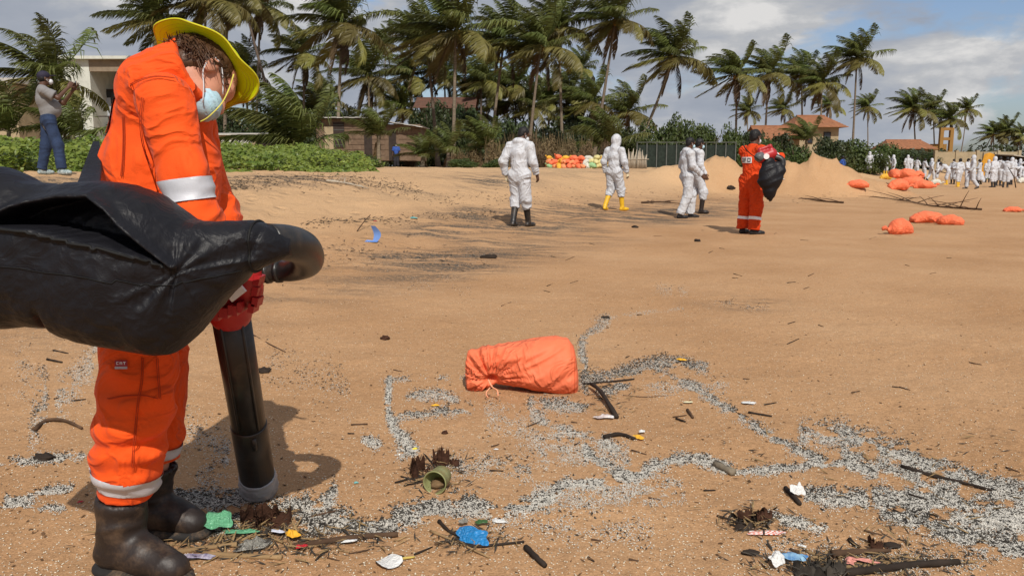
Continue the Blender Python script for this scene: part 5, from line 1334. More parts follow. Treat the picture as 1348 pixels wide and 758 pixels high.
HEDGE = [
    ('g', 838, 168, 60, 64, 'shrub at the left end of the green hedge beside the curved trunk'), ('g', 872, 152, 66, 66, 'round glossy shrub in the hedge behind the white-suited pair, left'), ('g', 905, 155, 60, 63, 'shrub in the hedge directly above the heads of the pair'),
    ('g', 936, 158, 62, 66, 'shrub in the hedge between the pair and the orange carrier'), ('g', 966, 164, 50, 62, 'shrub in the hedge just left of the orange carrier'), ('g', 1010, 180, 60, 58, 'shrub under the lower tiled roof behind the orange carrier'),
    ('g', 1048, 186, 60, 60, 'shrub behind the right sand heap, left'), ('d', 1090, 178, 66, 62, 'dark shrub behind the right sand heap below the tiled house'), ('g', 1128, 180, 66, 64, 'large shrub behind the seated person in blue'), ('g', 1160, 184, 56, 68, 'shrub behind the left end of the far crew'),
    ('d', 1190, 196, 60, 84, 'dark shrub behind the sorted orange sacks'), ('d', 1222, 200, 56, 90, 'dark shrub left of the tan wall'), ('g', 1105, 196, 60, 59, 'low shrub at the right foot of the sand heap'), ('g', 1146, 200, 50, 63, 'low shrub left of the far crew'),
    ('d', 985, 172, 60, 72, 'dark shrub between the two hedge palms'), ('d', 1030, 172, 60, 74, 'dark shrub beneath the little palm by the tiled house')]
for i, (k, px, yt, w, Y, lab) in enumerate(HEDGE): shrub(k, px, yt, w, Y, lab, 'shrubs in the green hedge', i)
ORD = 'first second third fourth fifth sixth seventh eighth ninth tenth eleventh twelfth thirteenth fourteenth fifteenth sixteenth seventeenth eighteenth nineteenth twentieth twenty-first twenty-second twenty-third twenty-fourth twenty-fifth twenty-sixth twenty-seventh twenty-eighth twenty-ninth'.split()
BACK = [(286, 165, 70, 62), (322, 158, 70, 66), (352, 150, 70, 70), (410, 140, 80, 76), (445, 135, 70, 80), (480, 150, 70, 78), (530, 160, 70, 80), (565, 150, 60, 82), (608, 160, 60, 72), (634, 168, 56, 70), (662, 168, 56, 74), (690, 172, 56, 72), (716, 165, 60, 76), (742, 168, 56, 74), (768, 160, 60, 76), (798, 160, 60, 78), (824, 166, 56, 78), (10, 170, 70, 60), (50, 168, 70, 62), (92, 165, 70, 62), (130, 160, 60, 64), (600, 150, 70, 88), (680, 152, 70, 92), (750, 150, 70, 92), (300, 140, 80, 92), (370, 135, 90, 92), (566, 133, 60, 82), (606, 131, 56, 82), (588, 146, 60, 80)]
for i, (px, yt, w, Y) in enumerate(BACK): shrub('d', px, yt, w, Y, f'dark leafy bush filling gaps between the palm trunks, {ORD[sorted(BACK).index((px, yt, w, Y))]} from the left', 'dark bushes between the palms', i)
DRY = [(604, 196, 40, 57), (626, 190, 44, 58), (650, 184, 44, 56), (676, 178, 46, 57), (700, 172, 46, 58), (724, 178, 46, 56), (748, 176, 46, 58), (772, 182, 44, 57), (796, 186, 40, 58), (690, 192, 40, 53), (715, 194, 40, 52), (742, 196, 40, 53), (766, 196, 36, 52), (540, 196, 40, 62)]
for i, (px, yt, w, Y) in enumerate(DRY): shrub('y', px, yt, w, Y, f'dry brown bush with bare upright stems, {ORD[sorted(DRY).index((px, yt, w, Y))]} from the left in the thicket', 'dry thicket behind the sack pile', i)
LOWG = [(478, 200, 46, 38, 'bright low bush at the foot of the brick hut'), (454, 196, 40, 42, 'bright low bush at the hut window'), (612, 214, 40, 44, 'green weeds right of the hut'), (650, 212, 40, 46, 'green weeds left of the first white-suited walker'), (326, 190, 60, 40, 'bright bush right of the stooping person'), (90, 184, 40, 30, 'bright bush right of the photographer')]
for i, (px, yt, w, Y, lab) in enumerate(LOWG): shrub('g', px, yt, w, Y, lab, 'low green bushes on the bank', i)

# ------------------------------------------------------------------ green creeper on the bank and the far wood
def creeper():
    r = np.random.default_rng(5); n = 150000
    y = 14 + 34 * r.random(n) ** 1.4; x = -.75 * y + r.random(n) * (.70 * y)
    s = shore(x, y); edge = 14.7 + 1.7 * fbm2(x * .6, y * .6, 4, 12)
    ok = (s > edge) & (x < -.165 * y - .2 + .6 * fbm2(x * .4, y * .4, 2, 4)); x, y, s = x[ok], y[ok], s[ok]; m = len(x)
    hmax = np.clip((s - 14.2) * .25, .06, .30) * np.clip(.75 + 1.1 * fbm2(x * .9, y * .9, 4, 8), .1, 2)
    z = H(x, y) + hmax * (1 - r.random(m) ** 2.2)
    C = np.stack([x, y, z], 1); Nn = r.normal(0, .45, (m, 3)) + [0, -.25, .9]; Nn /= np.linalg.norm(Nn, axis=1)[:, None]
    t = r.normal(size=(m, 3)); t -= Nn * (t * Nn).sum(1)[:, None]; t /= np.linalg.norm(t, axis=1)[:, None]; sd = np.cross(Nn, t); L = (r.uniform(.07, .14, m) * (1 + (y - 14) * .012))[:, None]
    V = np.stack([C - t * L * .5, C + sd * L * .42, C + t * L * .5 - Nn * L * .1, C - sd * L * .42], 1).reshape(-1, 3)
    o = link('beach_creeper', np_mesh('beach_creeper', V, [np.arange(4 * m).reshape(m, 4)], False, [M['creeper']])); tag(o, 'bright green creeping plants covering the sandy bank on the left', 'creeper', kind='stuff')
creeper()
def far_wood():
    r = random.Random(9); bl = []
    for i in range(170):
        px = r.uniform(-120, 1480); Y = r.uniform(105, 190); q = at(px, 215, Y); z = hz(q[0], Y); h = r.uniform(2.2, 5.0) * (1.0 if px < 1000 else .85)
        bl.append((q[0], Y, z + h * .45, r.uniform(4, 8), r.uniform(3, 5), h * .65))
    V, F = leaf_cloud(bl, 110000, .62, 3)
    o = link('far_wood', np_mesh('far_wood', V, [F], False, [M['shrub_dark']])); tag(o, 'dark green belt of trees far behind the beach', 'trees', kind='stuff')
far_wood()
# ------------------------------------------------------------------ buildings
M['wall_pale'] = mat('pale_wall', (.52, .53, .47), .85, .08, 2, dirt=(.30, .30, .26), dscale=1.5, damount=.4)
M['wall_brown'] = mat('brown_block_wall', (.145, .098, .065), .95, .25, 3, .6, 8, dirt=(.23, .17, .12), dscale=2)
M['wall_tan'] = mat('tan_wall', (.34, .27, .17), .9, .12, 2, dirt=(.2, .16, .1), dscale=1.2)
M['wall_yellow'] = mat('yellow_wall', (.27, .145, .04), .85, .1, 2)
M['concrete'] = mat('brown_fascia', (.22, .17, .12), .9, .2, 2)
M['dark_glass'] = mat('dark_glass', (.02, .022, .026), .12, .1, 2, spec=.6)
M['dark_wood'] = mat('dark_wood', (.035, .025, .02), .85, .3, 4)
M['tile'] = mat('roof_tile', (.30, .13, .065), .9, .3, 3, .5, 12, dirt=(.16, .09, .05), dscale=1.5, damount=.6)
M['tile_red'] = mat('old_red_tile', (.13, .065, .045), .9, .3, 3, .5, 12, dirt=(.12, .08, .06), dscale=1.2)
M['sheet_roof'] = mat('sheet_roof', (.45, .44, .41), .6, .2, 3, dirt=(.25, .2, .15), dscale=2)
M['post_grey'] = mat('fence_post', (.10, .105, .095), .7, .2, 5)
M['net'] = mat('shade_net', (.018, .026, .02), .9, .4, 6, .4, 30)
M['stake'] = mat('bleached_stake', (.36, .31, .24), .9, .25, 6, .5, 30)
def bpart(name, m, par, *boxes):
    mb = MB()
    for b in boxes: mb.box(*b)
    return mb.build(name, m, par)
def gz0(px, Y): q = at(px, 221, Y); return q[0], hz(q[0], Y)
def villa():
    Y = 62.; x0, z0 = gz0(85, Y); k = Y / FPX
    root = thing('house', 'flat-roofed pale house with recessed dark windows behind the stooping person', 'house', (x0, Y, z0))
    top = at(100, 79, Y)[2] - z0; w = 130 * k
    bpart('wall', M['wall_pale'], root, ((42 * k / 2, 4, top / 2), (42 * k, 8, top)), ((w * .66, 6, top * .2), (w * .68, 6, top * .4)))
    bpart('back_wall', M['wall_tan'], root, ((w * .66, 6.6, top * .7), (w * .68, .25, top * .6)))
    bpart('roof', M['wall_pale'], root, ((w * .5, 4, top + .12), (w * 1.06, 9, .22)))
    bpart('fascia', M['concrete'], root, ((w * .66, .15, top - .42), (w * .68, .3, .85)))
    for i in range(4):
        wn = bpart('window', M['dark_wood'], root, ((2.75 + i * 1.3, 2.4, top * .58), (1.15, .12, top * .32)))
        bpart('pane', M['dark_glass'], wn, ((2.75 + i * 1.3, 2.32, top * .58), (.95, .03, top * .27)))
        bpart('curtain', mat('curtain_pale', (.35, .37, .40), .8), wn, ((2.62 + i * 1.3, 2.29, top * .55), (.32, .02, top * .2)))
    bpart('balcony_rail', M['dark_wood'], root, ((w * .66, .3, top * .44), (w * .66, .06, .08)))
    x1, z1 = gz0(2, 58); t2 = at(2, 104, 58)[2] - z1
    r2 = thing('house', 'low pale building with white flat roof at the left edge', 'house', (x1 - 2.2, 58, z1))
    bpart('wall', M['wall_tan'], r2, ((1.2, 3, (t2 - .4) / 2), (5, 6, t2 - .4))); bpart('roof', M['sheet_roof'], r2, ((1.2, 3, t2 - .15), (6, 7, .35)))
    for i in range(2): bpart('window', M['dark_glass'], r2, ((.3 + i * 1.9, -.03, t2 * .6), (1.1, .08, 1.1)))
villa()
def hut():
    Y = 56.; x0, z0 = gz0(418, Y); k = Y / FPX; w = 134 * k; h = at(480, 157, Y)[2] - z0
    root = thing('hut', 'low brown block hut with barred dark window and sheet roof behind the palms', 'hut', (x0, Y, z0))
    bpart('wall', M['wall_brown'], root, ((w * .305, 2, h / 2), (w * .61, 4, h)), ((w * .81, 2.2, h * .44), (w * .38, 4, h * .88)))
    for r_ in range(9):
        for c in range(int(w / .62)):
            xx = .32 + c * .62 + (r_ % 2) * .31; hh = h if xx < w * .6 else h * .86; zz = .2 + r_ * .36
            if zz > hh - .2 or (.55 < xx < 1.95) or (w * .69 < xx < w * .77): continue
            yy = -.012 if xx < w * .6 else .19
            bpart('block', M['wall_brown'], root, ((xx, yy, zz), (.585 + rnd.uniform(-.02, .01), .03 + rnd.uniform(0, .025), .325)))
    bpart('plaster_panel', M['wall_tan'], root, ((.9, -.03, h * .42), (.65, .06, h * .8)))
    wn = bpart('window', M['dark_wood'], root, ((1.55, -.04, h * .62), (.75, .07, h * .6)))
    for i in range(5): bpart('window_bar', M['post_grey'], wn, ((1.55, -.09, h * .38 + i * h * .12), (.72, .03, .035)))
    dr = bpart('door', M['dark_wood'], root, ((w * .73, .17, h * .36), (.5, .06, h * .70)))
    bpart('door_handle', M['post_grey'], dr, ((w * .73 + .18, .12, h * .36), (.03, .05, .14)))
    bpart('doorway', M['dark_wood'], root, ((w * .50, -.03, h * .32), (.55, .05, h * .62)))
    for i in range(11):
        bpart('roof_sheet', M['sheet_roof'], root, ((i * w * .058 + .1, 1.9, h + .12 + (i % 2) * .02), (w * .056, 5.0, .05), 0, .02))
    for i in range(7):
        bpart('roof_sheet', M['sheet_roof'], root, ((w * (.655 + i * .058), 2, h * (.93 - i * .022) + .1 + (i % 2) * .02), (w * .062, 5.0, .05), 0, .02, .14))
    bpart('roof_beam', M['dark_wood'], root, ((w * .31, -.35, h + .03), (w * .64, .1, .1)))
    x1, z1 = gz0(282, 54); h1 = at(310, 177, 54)[2] - z1
    sh = thing('shed', 'small low shed with white sheet roof right of the stooping person', 'shed', (x1, 54, z1))
    bpart('wall', M['wall_tan'], sh, ((2.3, 1.5, h1 / 2), (5.2, 3, h1))); bpart('roof', M['sheet_roof'], sh, ((2.2, 1.5, h1 + .08), (5.8, 3.8, .1), 0, .05)); bpart('wall_board', M['wall_pale'], sh, ((1.6, -.05, h1 * .5), (2.0, .08, h1 * .7)))
    bpart('doorway', M['dark_wood'], sh, ((3.4, -.05, h1 * .45), (.9, .06, h1 * .85)))
hut()
def gable(label, px0, px1, yr, ye, Y, roofm, wallm, hip=0., nt=9, over=.5, windows=2):
    k = Y / FPX; x0, z0 = gz0(px0, Y); w = (px1 - px0) * k; zr, ze = at(px0, yr, Y)[2] - z0, at(px0, ye, Y)[2] - z0; dpt = 6.
    root = thing('house', label, 'house', (x0, Y, z0))
    bpart('wall', wallm, root, ((w / 2, dpt / 2, ze / 2), (w * .92, dpt - .8, ze)))
    for sgn in (0, 1):
        for i in range(nt):                            # roof laid in courses, each proud of the one below
            f0, f1 = i / nt, (i + 1) / nt; ya, yb = -over + (dpt / 2 + over) * f0, -over + (dpt / 2 + over) * f1
            za, zb = ze - .15 + (zr - ze + .15) * f0, ze - .15 + (zr - ze + .15) * f1; xa, xb = hip * w * f0, hip * w * f1
            if sgn: ya, yb = dpt - ya, dpt - yb
            v = [(xa - over, ya, za + .07), (w - xa + over, ya, za + .07), (w - xb + over, yb, zb + .02), (xb - over, yb, zb + .02), (xa - over, ya, za), (w - xa + over, ya, za)]
            mb = MB(); mb.add(v, [[0, 1, 2, 3], [4, 5, 1, 0]]); mb.build('tile_course', roofm, root)
    bpart('ridge_tile', roofm, root, ((w / 2, dpt / 2, zr + .06), (w * (1 - 2 * hip) + over * 2, .3, .16)))
    if hip > 0:
        for sgn in (0, 1):
            v = [(-over if not sgn else w + over, -over, ze - .15), (-over if not sgn else w + over, dpt + over, ze - .15), (hip * w - over if not sgn else w - hip * w + over, dpt / 2, zr)]
            mb = MB(); mb.add(v, [[0, 1, 2]]); mb.build('roof_end', roofm, root)
    else:
        for xx in (.04 * w, .96 * w):
            mb = MB(); mb.add([(xx, .4, ze), (xx, dpt - .4, ze), (xx, dpt / 2, zr)], [[0, 1, 2]]); mb.build('gable_wall', wallm, root)
    for i in range(windows):
        wn = bpart('window', M['dark_wood'], root, ((w * (.3 + .4 * i / max(1, windows - 1)), .36, ze * .72), (w * .16, .1, ze * .28))); bpart('pane', M['dark_glass'], wn, ((w * (.3 + .4 * i / max(1, windows - 1)), .3, ze * .72), (w * .13, .03, ze * .23)))
    return root
gable('old house with red brown gable roof among the palms behind the hut', 552, 620, 127, 141, 86, M['tile_red'], M['wall_tan'])
gable('house with orange tiled hip roof behind the right-hand palms', 1047, 1105, 151, 166, 90, M['tile'], M['wall_tan'], hip=.28)
gable('lower house with orange tiled roof left of the hip-roofed one', 1004, 1054, 165, 183, 80, M['tile'], M['wall_tan'])
gable('low tiled house behind the shrubs and the heaped orange sacks', 1172, 1226, 184, 195, 120, M['tile'], M['wall_tan'], hip=.15)
def yellow_house():
    Y = 130.; k = Y / FPX; x0, z0 = gz0(1236, Y); h = at(1240, 168, Y)[2] - z0
    root = thing('yellow_building', 'tall narrow yellow building frame among the far right palms', 'building', (x0, Y, z0))
    for dx in (.5, 2.1): bpart('pillar', M['wall_yellow'], root, ((dx, 1, h / 2), (.55, .55, h)))
    for f in (.38, .72, .97): bpart('floor_beam', M['wall_yellow'], root, ((1.3, 1, h * f), (1.03, .5, .45)))
    bpart('back_wall', M['wall_yellow'], root, ((1.3, 3.2, h * .3), (2.6, .3, h * .6)))
yellow_house()
def low_wall():
    Y = 88.; k = Y / FPX; x0, z0 = gz0(1230, Y); h = at(1240, 200, Y)[2] - z0
    root = thing('garden_wall', 'low tan wall behind the central cluster of the far crew', 'wall', (x0, Y, z0))
    for i in range(4): bpart('wall_panel', M['wall_tan'], root, ((i * 2.25 + 1.1, 0, h / 2), (2.2, .25, h)))
    for i in range(5): bpart('pillar', M['wall_tan'], root, ((i * 2.25 - .02, -.05, h / 2 + .08), (.3, .4, h + .16)))
    x1, z1 = gz0(1330, 84); h1 = at(1335, 205, 84)[2] - z1
    sh = thing('shed', 'grey open shed with sloping sheet roof at the right edge', 'shed', (x1, 84, z1))
    bpart('wall', M['dark_wood'], sh, ((2.5, 2, h1 * .42), (5, 3, h1 * .84)))
    for i in range(5): bpart('roof_sheet', M['sheet_roof'], sh, ((.4 + i * 1.1, 1.8, h1 - i * .14 + .06), (1.14, 5, .06), 0, .04, .13))
    for i in range(3): bpart('post', M['stem'], sh, ((.2 + i * 2.2, -.4, h1 * .45), (.14, .14, h1 * .9)))
    x2, z2 = gz0(1301, 66); q = at(1301, 201, 66)
    t = thing('yellow_tarp', 'yellow orange tarpaulin hung up behind the far crew', 'tarpaulin', (x2, 66, z2)); hh = q[2] - z2
    mb = MB(); n, m_ = 9, 8; vs = []
    for i in range(m_):
        for k2 in range(n): u = k2 / (n - 1); v = i / (m_ - 1); vs.append([(u - .5) * (.8 + .7 * v), .25 * math.sin(u * 9 + v * 3) * v, hh * (1 - .85 * v) - .25 * abs(u - .5)])
    mb.add(vs, [[i * n + k2, i * n + k2 + 1, (i + 1) * n + k2 + 1, (i + 1) * n + k2] for i in range(m_ - 1) for k2 in range(n - 1)]); mb.build('sheet', mat('yellow_tarp', (.55, .26, .02), .6, .1, 4), t, True)
    for dx in (-.45, .45): bpart('pole', M['stem'], t, ((dx, .1, hh / 2), (.07, .07, hh)))
low_wall()
def fences():
    Y = 50.; k = Y / FPX; x0, z0 = gz0(838, Y); h = at(850, 187, Y)[2] - z0; root = thing('net_fence', 'metal post fence with dark netting behind the walking pair', 'fence', (x0, Y, z0)); L_ = 128 * k
    n = 11
    for i in range(n): bpart('post', M['post_grey'], root, ((i * L_ / (n - 1), 0, h / 2), (.055, .055, h)))
    for zf in (.985,): bpart('rail', M['post_grey'], root, ((L_ / 2, -.06, h * zf), (L_, .03, .035)))
    for i in range(n - 1):
        vs = []; 
        for a in range(5):
            for b in range(4): vs.append([(i + .03 + .94 * a / 4) * L_ / (n - 1), .06 + .05 * math.sin(a * 2.1 + i) * math.sin(b), h * (.03 + .90 * b / 3 - (.05 * math.sin(math.pi * a / 4) if b == 3 else 0))])
        mb = MB(); mb.add(vs, [[a * 4 + b, a * 4 + 4 + b, a * 4 + 5 + b, a * 4 + 1 + b] for a in range(4) for b in range(3)]); mb.build('net_panel', M['net'], root, True)
    x0, z0 = gz0(827, 46); sf = thing('stake_fence', 'short fence of bleached ragged stakes right of the hooded walker', 'fence', (x0, 46, z0))
    for i in range(15):
        hh = rnd.uniform(.75, 1.15); mb = MB(); mb.tube([(i * .072, rnd.uniform(-.03, .03), 0), (i * .072 + rnd.uniform(-.04, .04), 0, hh * .6), (i * .072 + rnd.uniform(-.07, .07), 0, hh)], [.05, .045, .012], 5); mb.build('stake', M['stake'], sf, True)
    mb = MB(); mb.tube([(-.1, -.06, .5), (1.15, -.06, .53)], .02, 5); mb.build('cross_bar', M['stake'], sf)
    q = G(848, 216); lg = thing('log', 'pale log lying at the foot of the stake fence', 'log', q); mb = MB(); mb.tube([(-.5, 0, .12), (.3, .1, .13), (1.3, .1, .2)], [.11, .1, .07], 8); mb.build('wood', M['stake'], lg, True)
fences()
# ------------------------------------------------------------------ woven plastic sacks
def sackmat(name, c):
    m = mat(name, c, .6, .10, 4, 0, spec=.22, crease=.6, cscale=5, transl=.08, dirt=tuple(x * .65 + .06 for x in c), dscale=5, damount=.3)
    t = m.node_tree; b = t.nodes['Principled BSDF']; L = t.links.new
    w = N(t, 'ShaderNodeTexWave'); w.inputs['Scale'].default_value = 90; w.inputs['Distortion'].default_value = .6
    tc = [n for n in t.nodes if n.type == 'TEX_COORD'][0]; L(tc.outputs['Object'], w.inputs['Vector'])
    bp = N(t, 'ShaderNodeBump'); bp.inputs['Strength'].default_value = .12; bp.inputs['Distance'].default_value = .004; L(w.outputs['Fac'], bp.inputs['Height'])
    old = b.inputs['Normal'].links[0].from_node; L(bp.outputs[0], old.inputs['Normal']); return m
M['sack_orange'] = sackmat('orange_sack', (.86, .19, .085))
M['sack_pale_orange'] = sackmat('pale_orange_sack', (.80, .30, .13))
M['sack_yellow'] = sackmat('yellow_sack', (.75, .42, .05))
M['sack_white'] = sackmat('white_sack', (.62, .60, .52))
M['sack_green'] = sackmat('green_sack', (.32, .52, .26))
M['sack_cream'] = sackmat('cream_sack', (.68, .60, .28))
def front_sack():
    base = G(688, 523); off = -base; Y = base[1]
    root = thing('sack', 'large bulging orange woven sack lying alone in the middle of the near sand', 'sack', base)
    X = [611, 613.5, 622, 640, 652, 668, 690, 715, 735, 750, 758, 762, 763.5]
    TOP = [486, 471, 466.5, 463, 461, 459, 456, 452, 450, 453, 464, 484, 505]
    BOT = [505, 522, 524, 520, 512, 512, 515, 521, 525, 528, 529, 528, 522]
    DEP = [.02, .05, .065, .08, .085, .10, .13, .15, .155, .14, .11, .07, .02]
    nx, na = 150, 110; xs = np.concatenate([np.linspace(611, 620, 22), np.linspace(620, 752, 106)[1:], np.linspace(752, 763.5, 24)[1:]]); nx = len(xs)
    tp, bt, dp = [np.interp(xs, X, v) for v in (TOP, BOT, DEP)]
    for v in (tp, bt, dp): v[:] = np.convolve(np.pad(v, 2, mode='edge'), np.ones(5) / 5, 'valid')
    ang = np.linspace(0, 2 * math.pi, na, endpoint=False); ca, sa = np.cos(ang), np.sin(ang)
    sq = np.sign(sa) * np.abs(sa) ** .8; cq = np.sign(ca) * np.abs(ca) ** .85
    fx = np.repeat(xs[:, None], na, 1); py = ((tp + bt) / 2)[:, None] - ((bt - tp) / 2)[:, None] * sq[None]
    kx, ky = 646., 504.                                        # the tied neck, folded under
    rr_, th = np.hypot(fx - kx, (py - ky) * 1.3), np.arctan2((py - ky) * 1.3, fx - kx)
    q = np.stack([th.ravel() * 4.6, rr_.ravel() * .007, 0 * th.ravel()], 1)
    fan = ridge(q, 71).reshape(fx.shape) * .018 * sstep(6, 22, rr_) * sstep(105, 45, rr_) + ridge(q * [2.3, 1.5, 1] + 9, 72).reshape(fx.shape) * .010 * sstep(8, 20, rr_) * sstep(80, 30, rr_)
    dg = (fx - 640) * .55 + (py - 455) * 1.0
    lines = ridge(np.stack([dg.ravel() * .11, (fx - py).ravel() * .008, 0 * th.ravel()], 1), 73).reshape(fx.shape) * .006 * sstep(660, 690, fx)
    pit = np.exp(-(rr_ / 7.) ** 2)
    band_ = np.exp(-(((py - 478) - (fx - 660) * -.28) / 5.) ** 2) * sstep(640, 665, fx) * sstep(740, 700, fx)
    grow = fan + lines + fbm(np.stack([fx.ravel() * .03, py.ravel() * .03, cq.repeat(1)[None].repeat(nx, 0).ravel()], 1), 3, 74).reshape(fx.shape) * .006 - pit * .07 + band_ * .012
    Yv = Y + .02 + .13 - dp[:, None] * cq[None] - grow * np.clip(cq[None], 0, 1)
    py = py - grow * 110 * sa[None]
    D = np.stack([(fx - CXP) / FPX, -(py - CYP) / FPX * math.sin(PITCH) + math.cos(PITCH), -(py - CYP) / FPX * math.cos(PITCH) - math.sin(PITCH)], -1)
    pts = np.array([0, 0, CAMH]) + D * ((Y + .02) / D[..., 1])[..., None]; pts[..., 1] = Yv; pts += off
    ii = np.arange(nx * na).reshape(nx, na); F = np.stack([ii[:-1], np.roll(ii, -1, 1)[:-1], np.roll(ii, -1, 1)[1:], ii[1:]], -1).reshape(-1, 4)
    V = np.vstack([pts.reshape(-1, 3), pts[0].mean(0), pts[-1].mean(0)]); caps = []
    for k in range(na): caps.append([len(V) - 2, (k + 1) % na, k]); caps.append([len(V) - 1, (nx - 1) * na + k, (nx - 1) * na + (k + 1) % na])
    V[:, 2] = np.maximum(V[:, 2], -.012)
    link('sack_body', np_mesh('sack_body', V, [F, caps], True, [M['sack_orange']]), root)
    tie = MB(); c = at(648, 507, Y - .03) + off; tie.tube(curve([c + [-.02, 0, .03], c + [.0, -.03, .0], c + [.025, -.02, -.02], c + [.03, -.04, -.045]], 10), .004, 6); tie.tube(curve([c, c + [-.03, -.03, -.03], c + [-.02, -.035, -.055]], 8), .0035, 6); tie.build('tie_string', mat('tie_string', (.8, .35, .2), .7), root, True)
    sm = MB(); L_ = [pts[int(np.argmin(np.abs(xs - x))), 0] for x in ()]
    i = int(np.argmin(np.abs(xs - 757))); ks = [k for k in range(na) if ca[k] > -.1]; ks = sorted(ks, key=lambda k: sa[k])
    sm.tube(np.array([pts[i, k] * 1 + [.0, -.003, 0] for k in ks]), .0022, 5, False); sm.build('bottom_seam', mat('sack_thread', (.55, .12, .05), .8), root, True)
front_sack()
def sack_mesh(seed, m, tie=True):
    r = random.Random(seed); L_ = 1.0
    p = [ell((0, 0, .20), (.42, .27, .21), k=.1), ell((.22, r.uniform(-.05, .05), .16), (.26, .24, .17), k=.1), ell((-.3, r.uniform(-.05, .05), .14), (.24, .2, .14), k=.1),
         cone((.42, 0, .13), (.60, r.uniform(-.08, .08), .16 + r.uniform(-.05, .1)), .085, .03), cone((.58, 0, .16), (.70, r.uniform(-.1, .1), .17 + r.uniform(-.06, .12)), .035, .085, ((0, 0, 1), .4)), cone((-.42, .1, .08), (-.5, .13, .06), .07, .03), cone((-.42, -.1, .08), (-.5, -.12, .06), .07, .03)]
    V, F = solid(p, .026, .06); V = folds(V, F, [((.6, 0, .15), (-.5, 0, .12), .034, 4, .9, 0), ((.1, 0, .1), (.65, 0, .16), .026, 7, 1.3, .03)], seed)
    V[:, 2] = np.maximum(V[:, 2], 0); return np_mesh('sack_body', V, [F], True, [m])
SK = {(k, s): sack_mesh(s, M['sack_' + k]) for k, n in (('orange', 4), ('pale_orange', 2), ('yellow', 2), ('white', 2), ('green', 1), ('cream', 2)) for s in range(n)}
M['tie'] = mat('sack_tie', (.5, .2, .1), .8)
_t = MB(); a_ = np.linspace(0, 2 * math.pi, 13); _t.tube(np.stack([.585 + 0 * a_, np.cos(a_) * .043, .155 + np.sin(a_) * .04], 1), .011, 5, False); TIE = _t.mesh('tie', M['tie'], True)
def sack(k, s, px, py, w_px, label, group, rz=0., lift=0., sz=1., tilt=0., Y=None, up=False):
    if Y is None: q = G(px, py); Y = q[1]; x = q[0]
    else: x = at(px, py, Y)[0]
    sc = w_px / FPX * Y / 1.1; root = thing('sack', label, 'sack', (x, Y, hz(x, Y) - .015 * sc + lift), rz, group); root.rotation_euler = (tilt, 0, rz)
    if up: root.rotation_euler = (rnd.uniform(-.3, .3), -R(rnd.uniform(-5, 32)), rnd.uniform(0, 6.28)); root.location.z += .05 * sc; sz = 1.2
    b = link('sack_body', SK[(k, s)], root); link('tie', TIE, root); root.scale = (sc, sc, sc * sz); return root
GR = 'orange sacks lying on the beach'
sack('orange', 0, 1184, 308, 40, 'plump orange sack nearest the camera on the right, tied end up', GR, R(200), sz=1.35)
sack('orange', 1, 1220, 293, 46, 'flat orange sack of the touching pair on the right, left one', GR, R(10), sz=.9)
sack('orange', 2, 1250, 296, 34, 'small orange sack of the touching pair on the right, right one', GR, R(150), sz=1.05)
sack('orange', 3, 1333, 279, 24, 'low orange sack alone at the right edge', GR, R(0), sz=.8)
sack('orange', 1, 1129, 247, 28, 'orange sack by itself left of the heaped sacks, before the sand heap', GR, R(170), sz=1.0)
G2 = 'orange sacks heaped before the far crew'
for i, (px, py, w, rz, lf, s, lab) in enumerate([(1183, 250, 34, 20, 0, 0, 'front sack of the orange heap, nearest and largest'), (1201, 246, 34, 160, 0, 1, 'orange sack at the right front of the heap'), (1216, 248, 26, -20, 0, 2, 'rightmost orange sack of the heap'), (1176, 245, 26, 80, .35, 3, 'orange sack on top at the left of the heap'), (1192, 243, 30, -40, .4, 0, 'topmost orange sack of the heap'), (1208, 243, 28, 60, .3, 2, 'orange sack resting on top at the right of the heap')]):
    sack('orange', s, px, py, w, lab, G2, R(rz), lf, 1.1)
G3 = 'light sacks filled by the far crew'
for k, px, py, w, rz, lab in (('yellow', 1166, 236, 16, 0, 'yellow sack at the feet of the leaning worker'), ('white', 1186, 233, 14, 40, 'white sack just behind the orange heap'), ('green', 1297, 236, 13, 90, 'bright green sack beside the crouching worker'), ('white', 1232, 243, 16, 10, 'white sack right of the orange heap'), ('white', 1345, 241, 16, 30, 'white sack at the right edge by the bending worker')):
    sack(k, 0, px, py, w, lab, G3, R(rz), 0, 1.2)
# the wall of sacks by the dry thicket
G4 = 'sacks piled in a row before the dry thicket'; YB = 44.
row = []
cols = {0: ['green', 'pale_orange', 'yellow', 'pale_orange', 'orange', 'pale_orange', 'orange', 'pale_orange', 'white', 'green', 'cream', 'cream', 'cream'],
        1: ['pale_orange', 'orange', 'yellow', 'pale_orange', 'orange', 'pale_orange', 'orange', 'orange', 'white', 'cream', 'cream', 'cream', 'yellow'],
        2: ['yellow', 'orange', 'yellow', 'orange', 'orange', 'white', 'cream', 'yellow']}
xs_ = {0: np.linspace(724, 796, 13), 1: np.linspace(723, 797, 13), 2: np.linspace(724, 796, 8)}
rows_ = ('bottom', 'middle', 'top'); ordn = ['first', 'second', 'third', 'fourth', 'fifth', 'sixth', 'seventh', 'eighth', 'ninth', 'tenth', 'eleventh', 'twelfth', 'last']
for l in range(3):
    for i, k in enumerate(cols[l]):
        o_ = 'last' if i == len(cols[l]) - 1 else ordn[i]
        kk = [s for (n, s) in SK if n == k]
        sack(k, kk[i % len(kk)], xs_[l][i] + rnd.uniform(-1, 1), 223, rnd.uniform(12.5, 15.5), f'{k.replace(chr(95), chr(32))} sack, {o_} from the left in the {rows_[l]} layer of the long pile', G4, R(rnd.uniform(60, 120) if rnd.random() < .7 else rnd.uniform(0, 360)), l * .22, 1.35, rnd.uniform(-.15, .15), YB + rnd.uniform(-.12, .12) + l * .12, up=True)
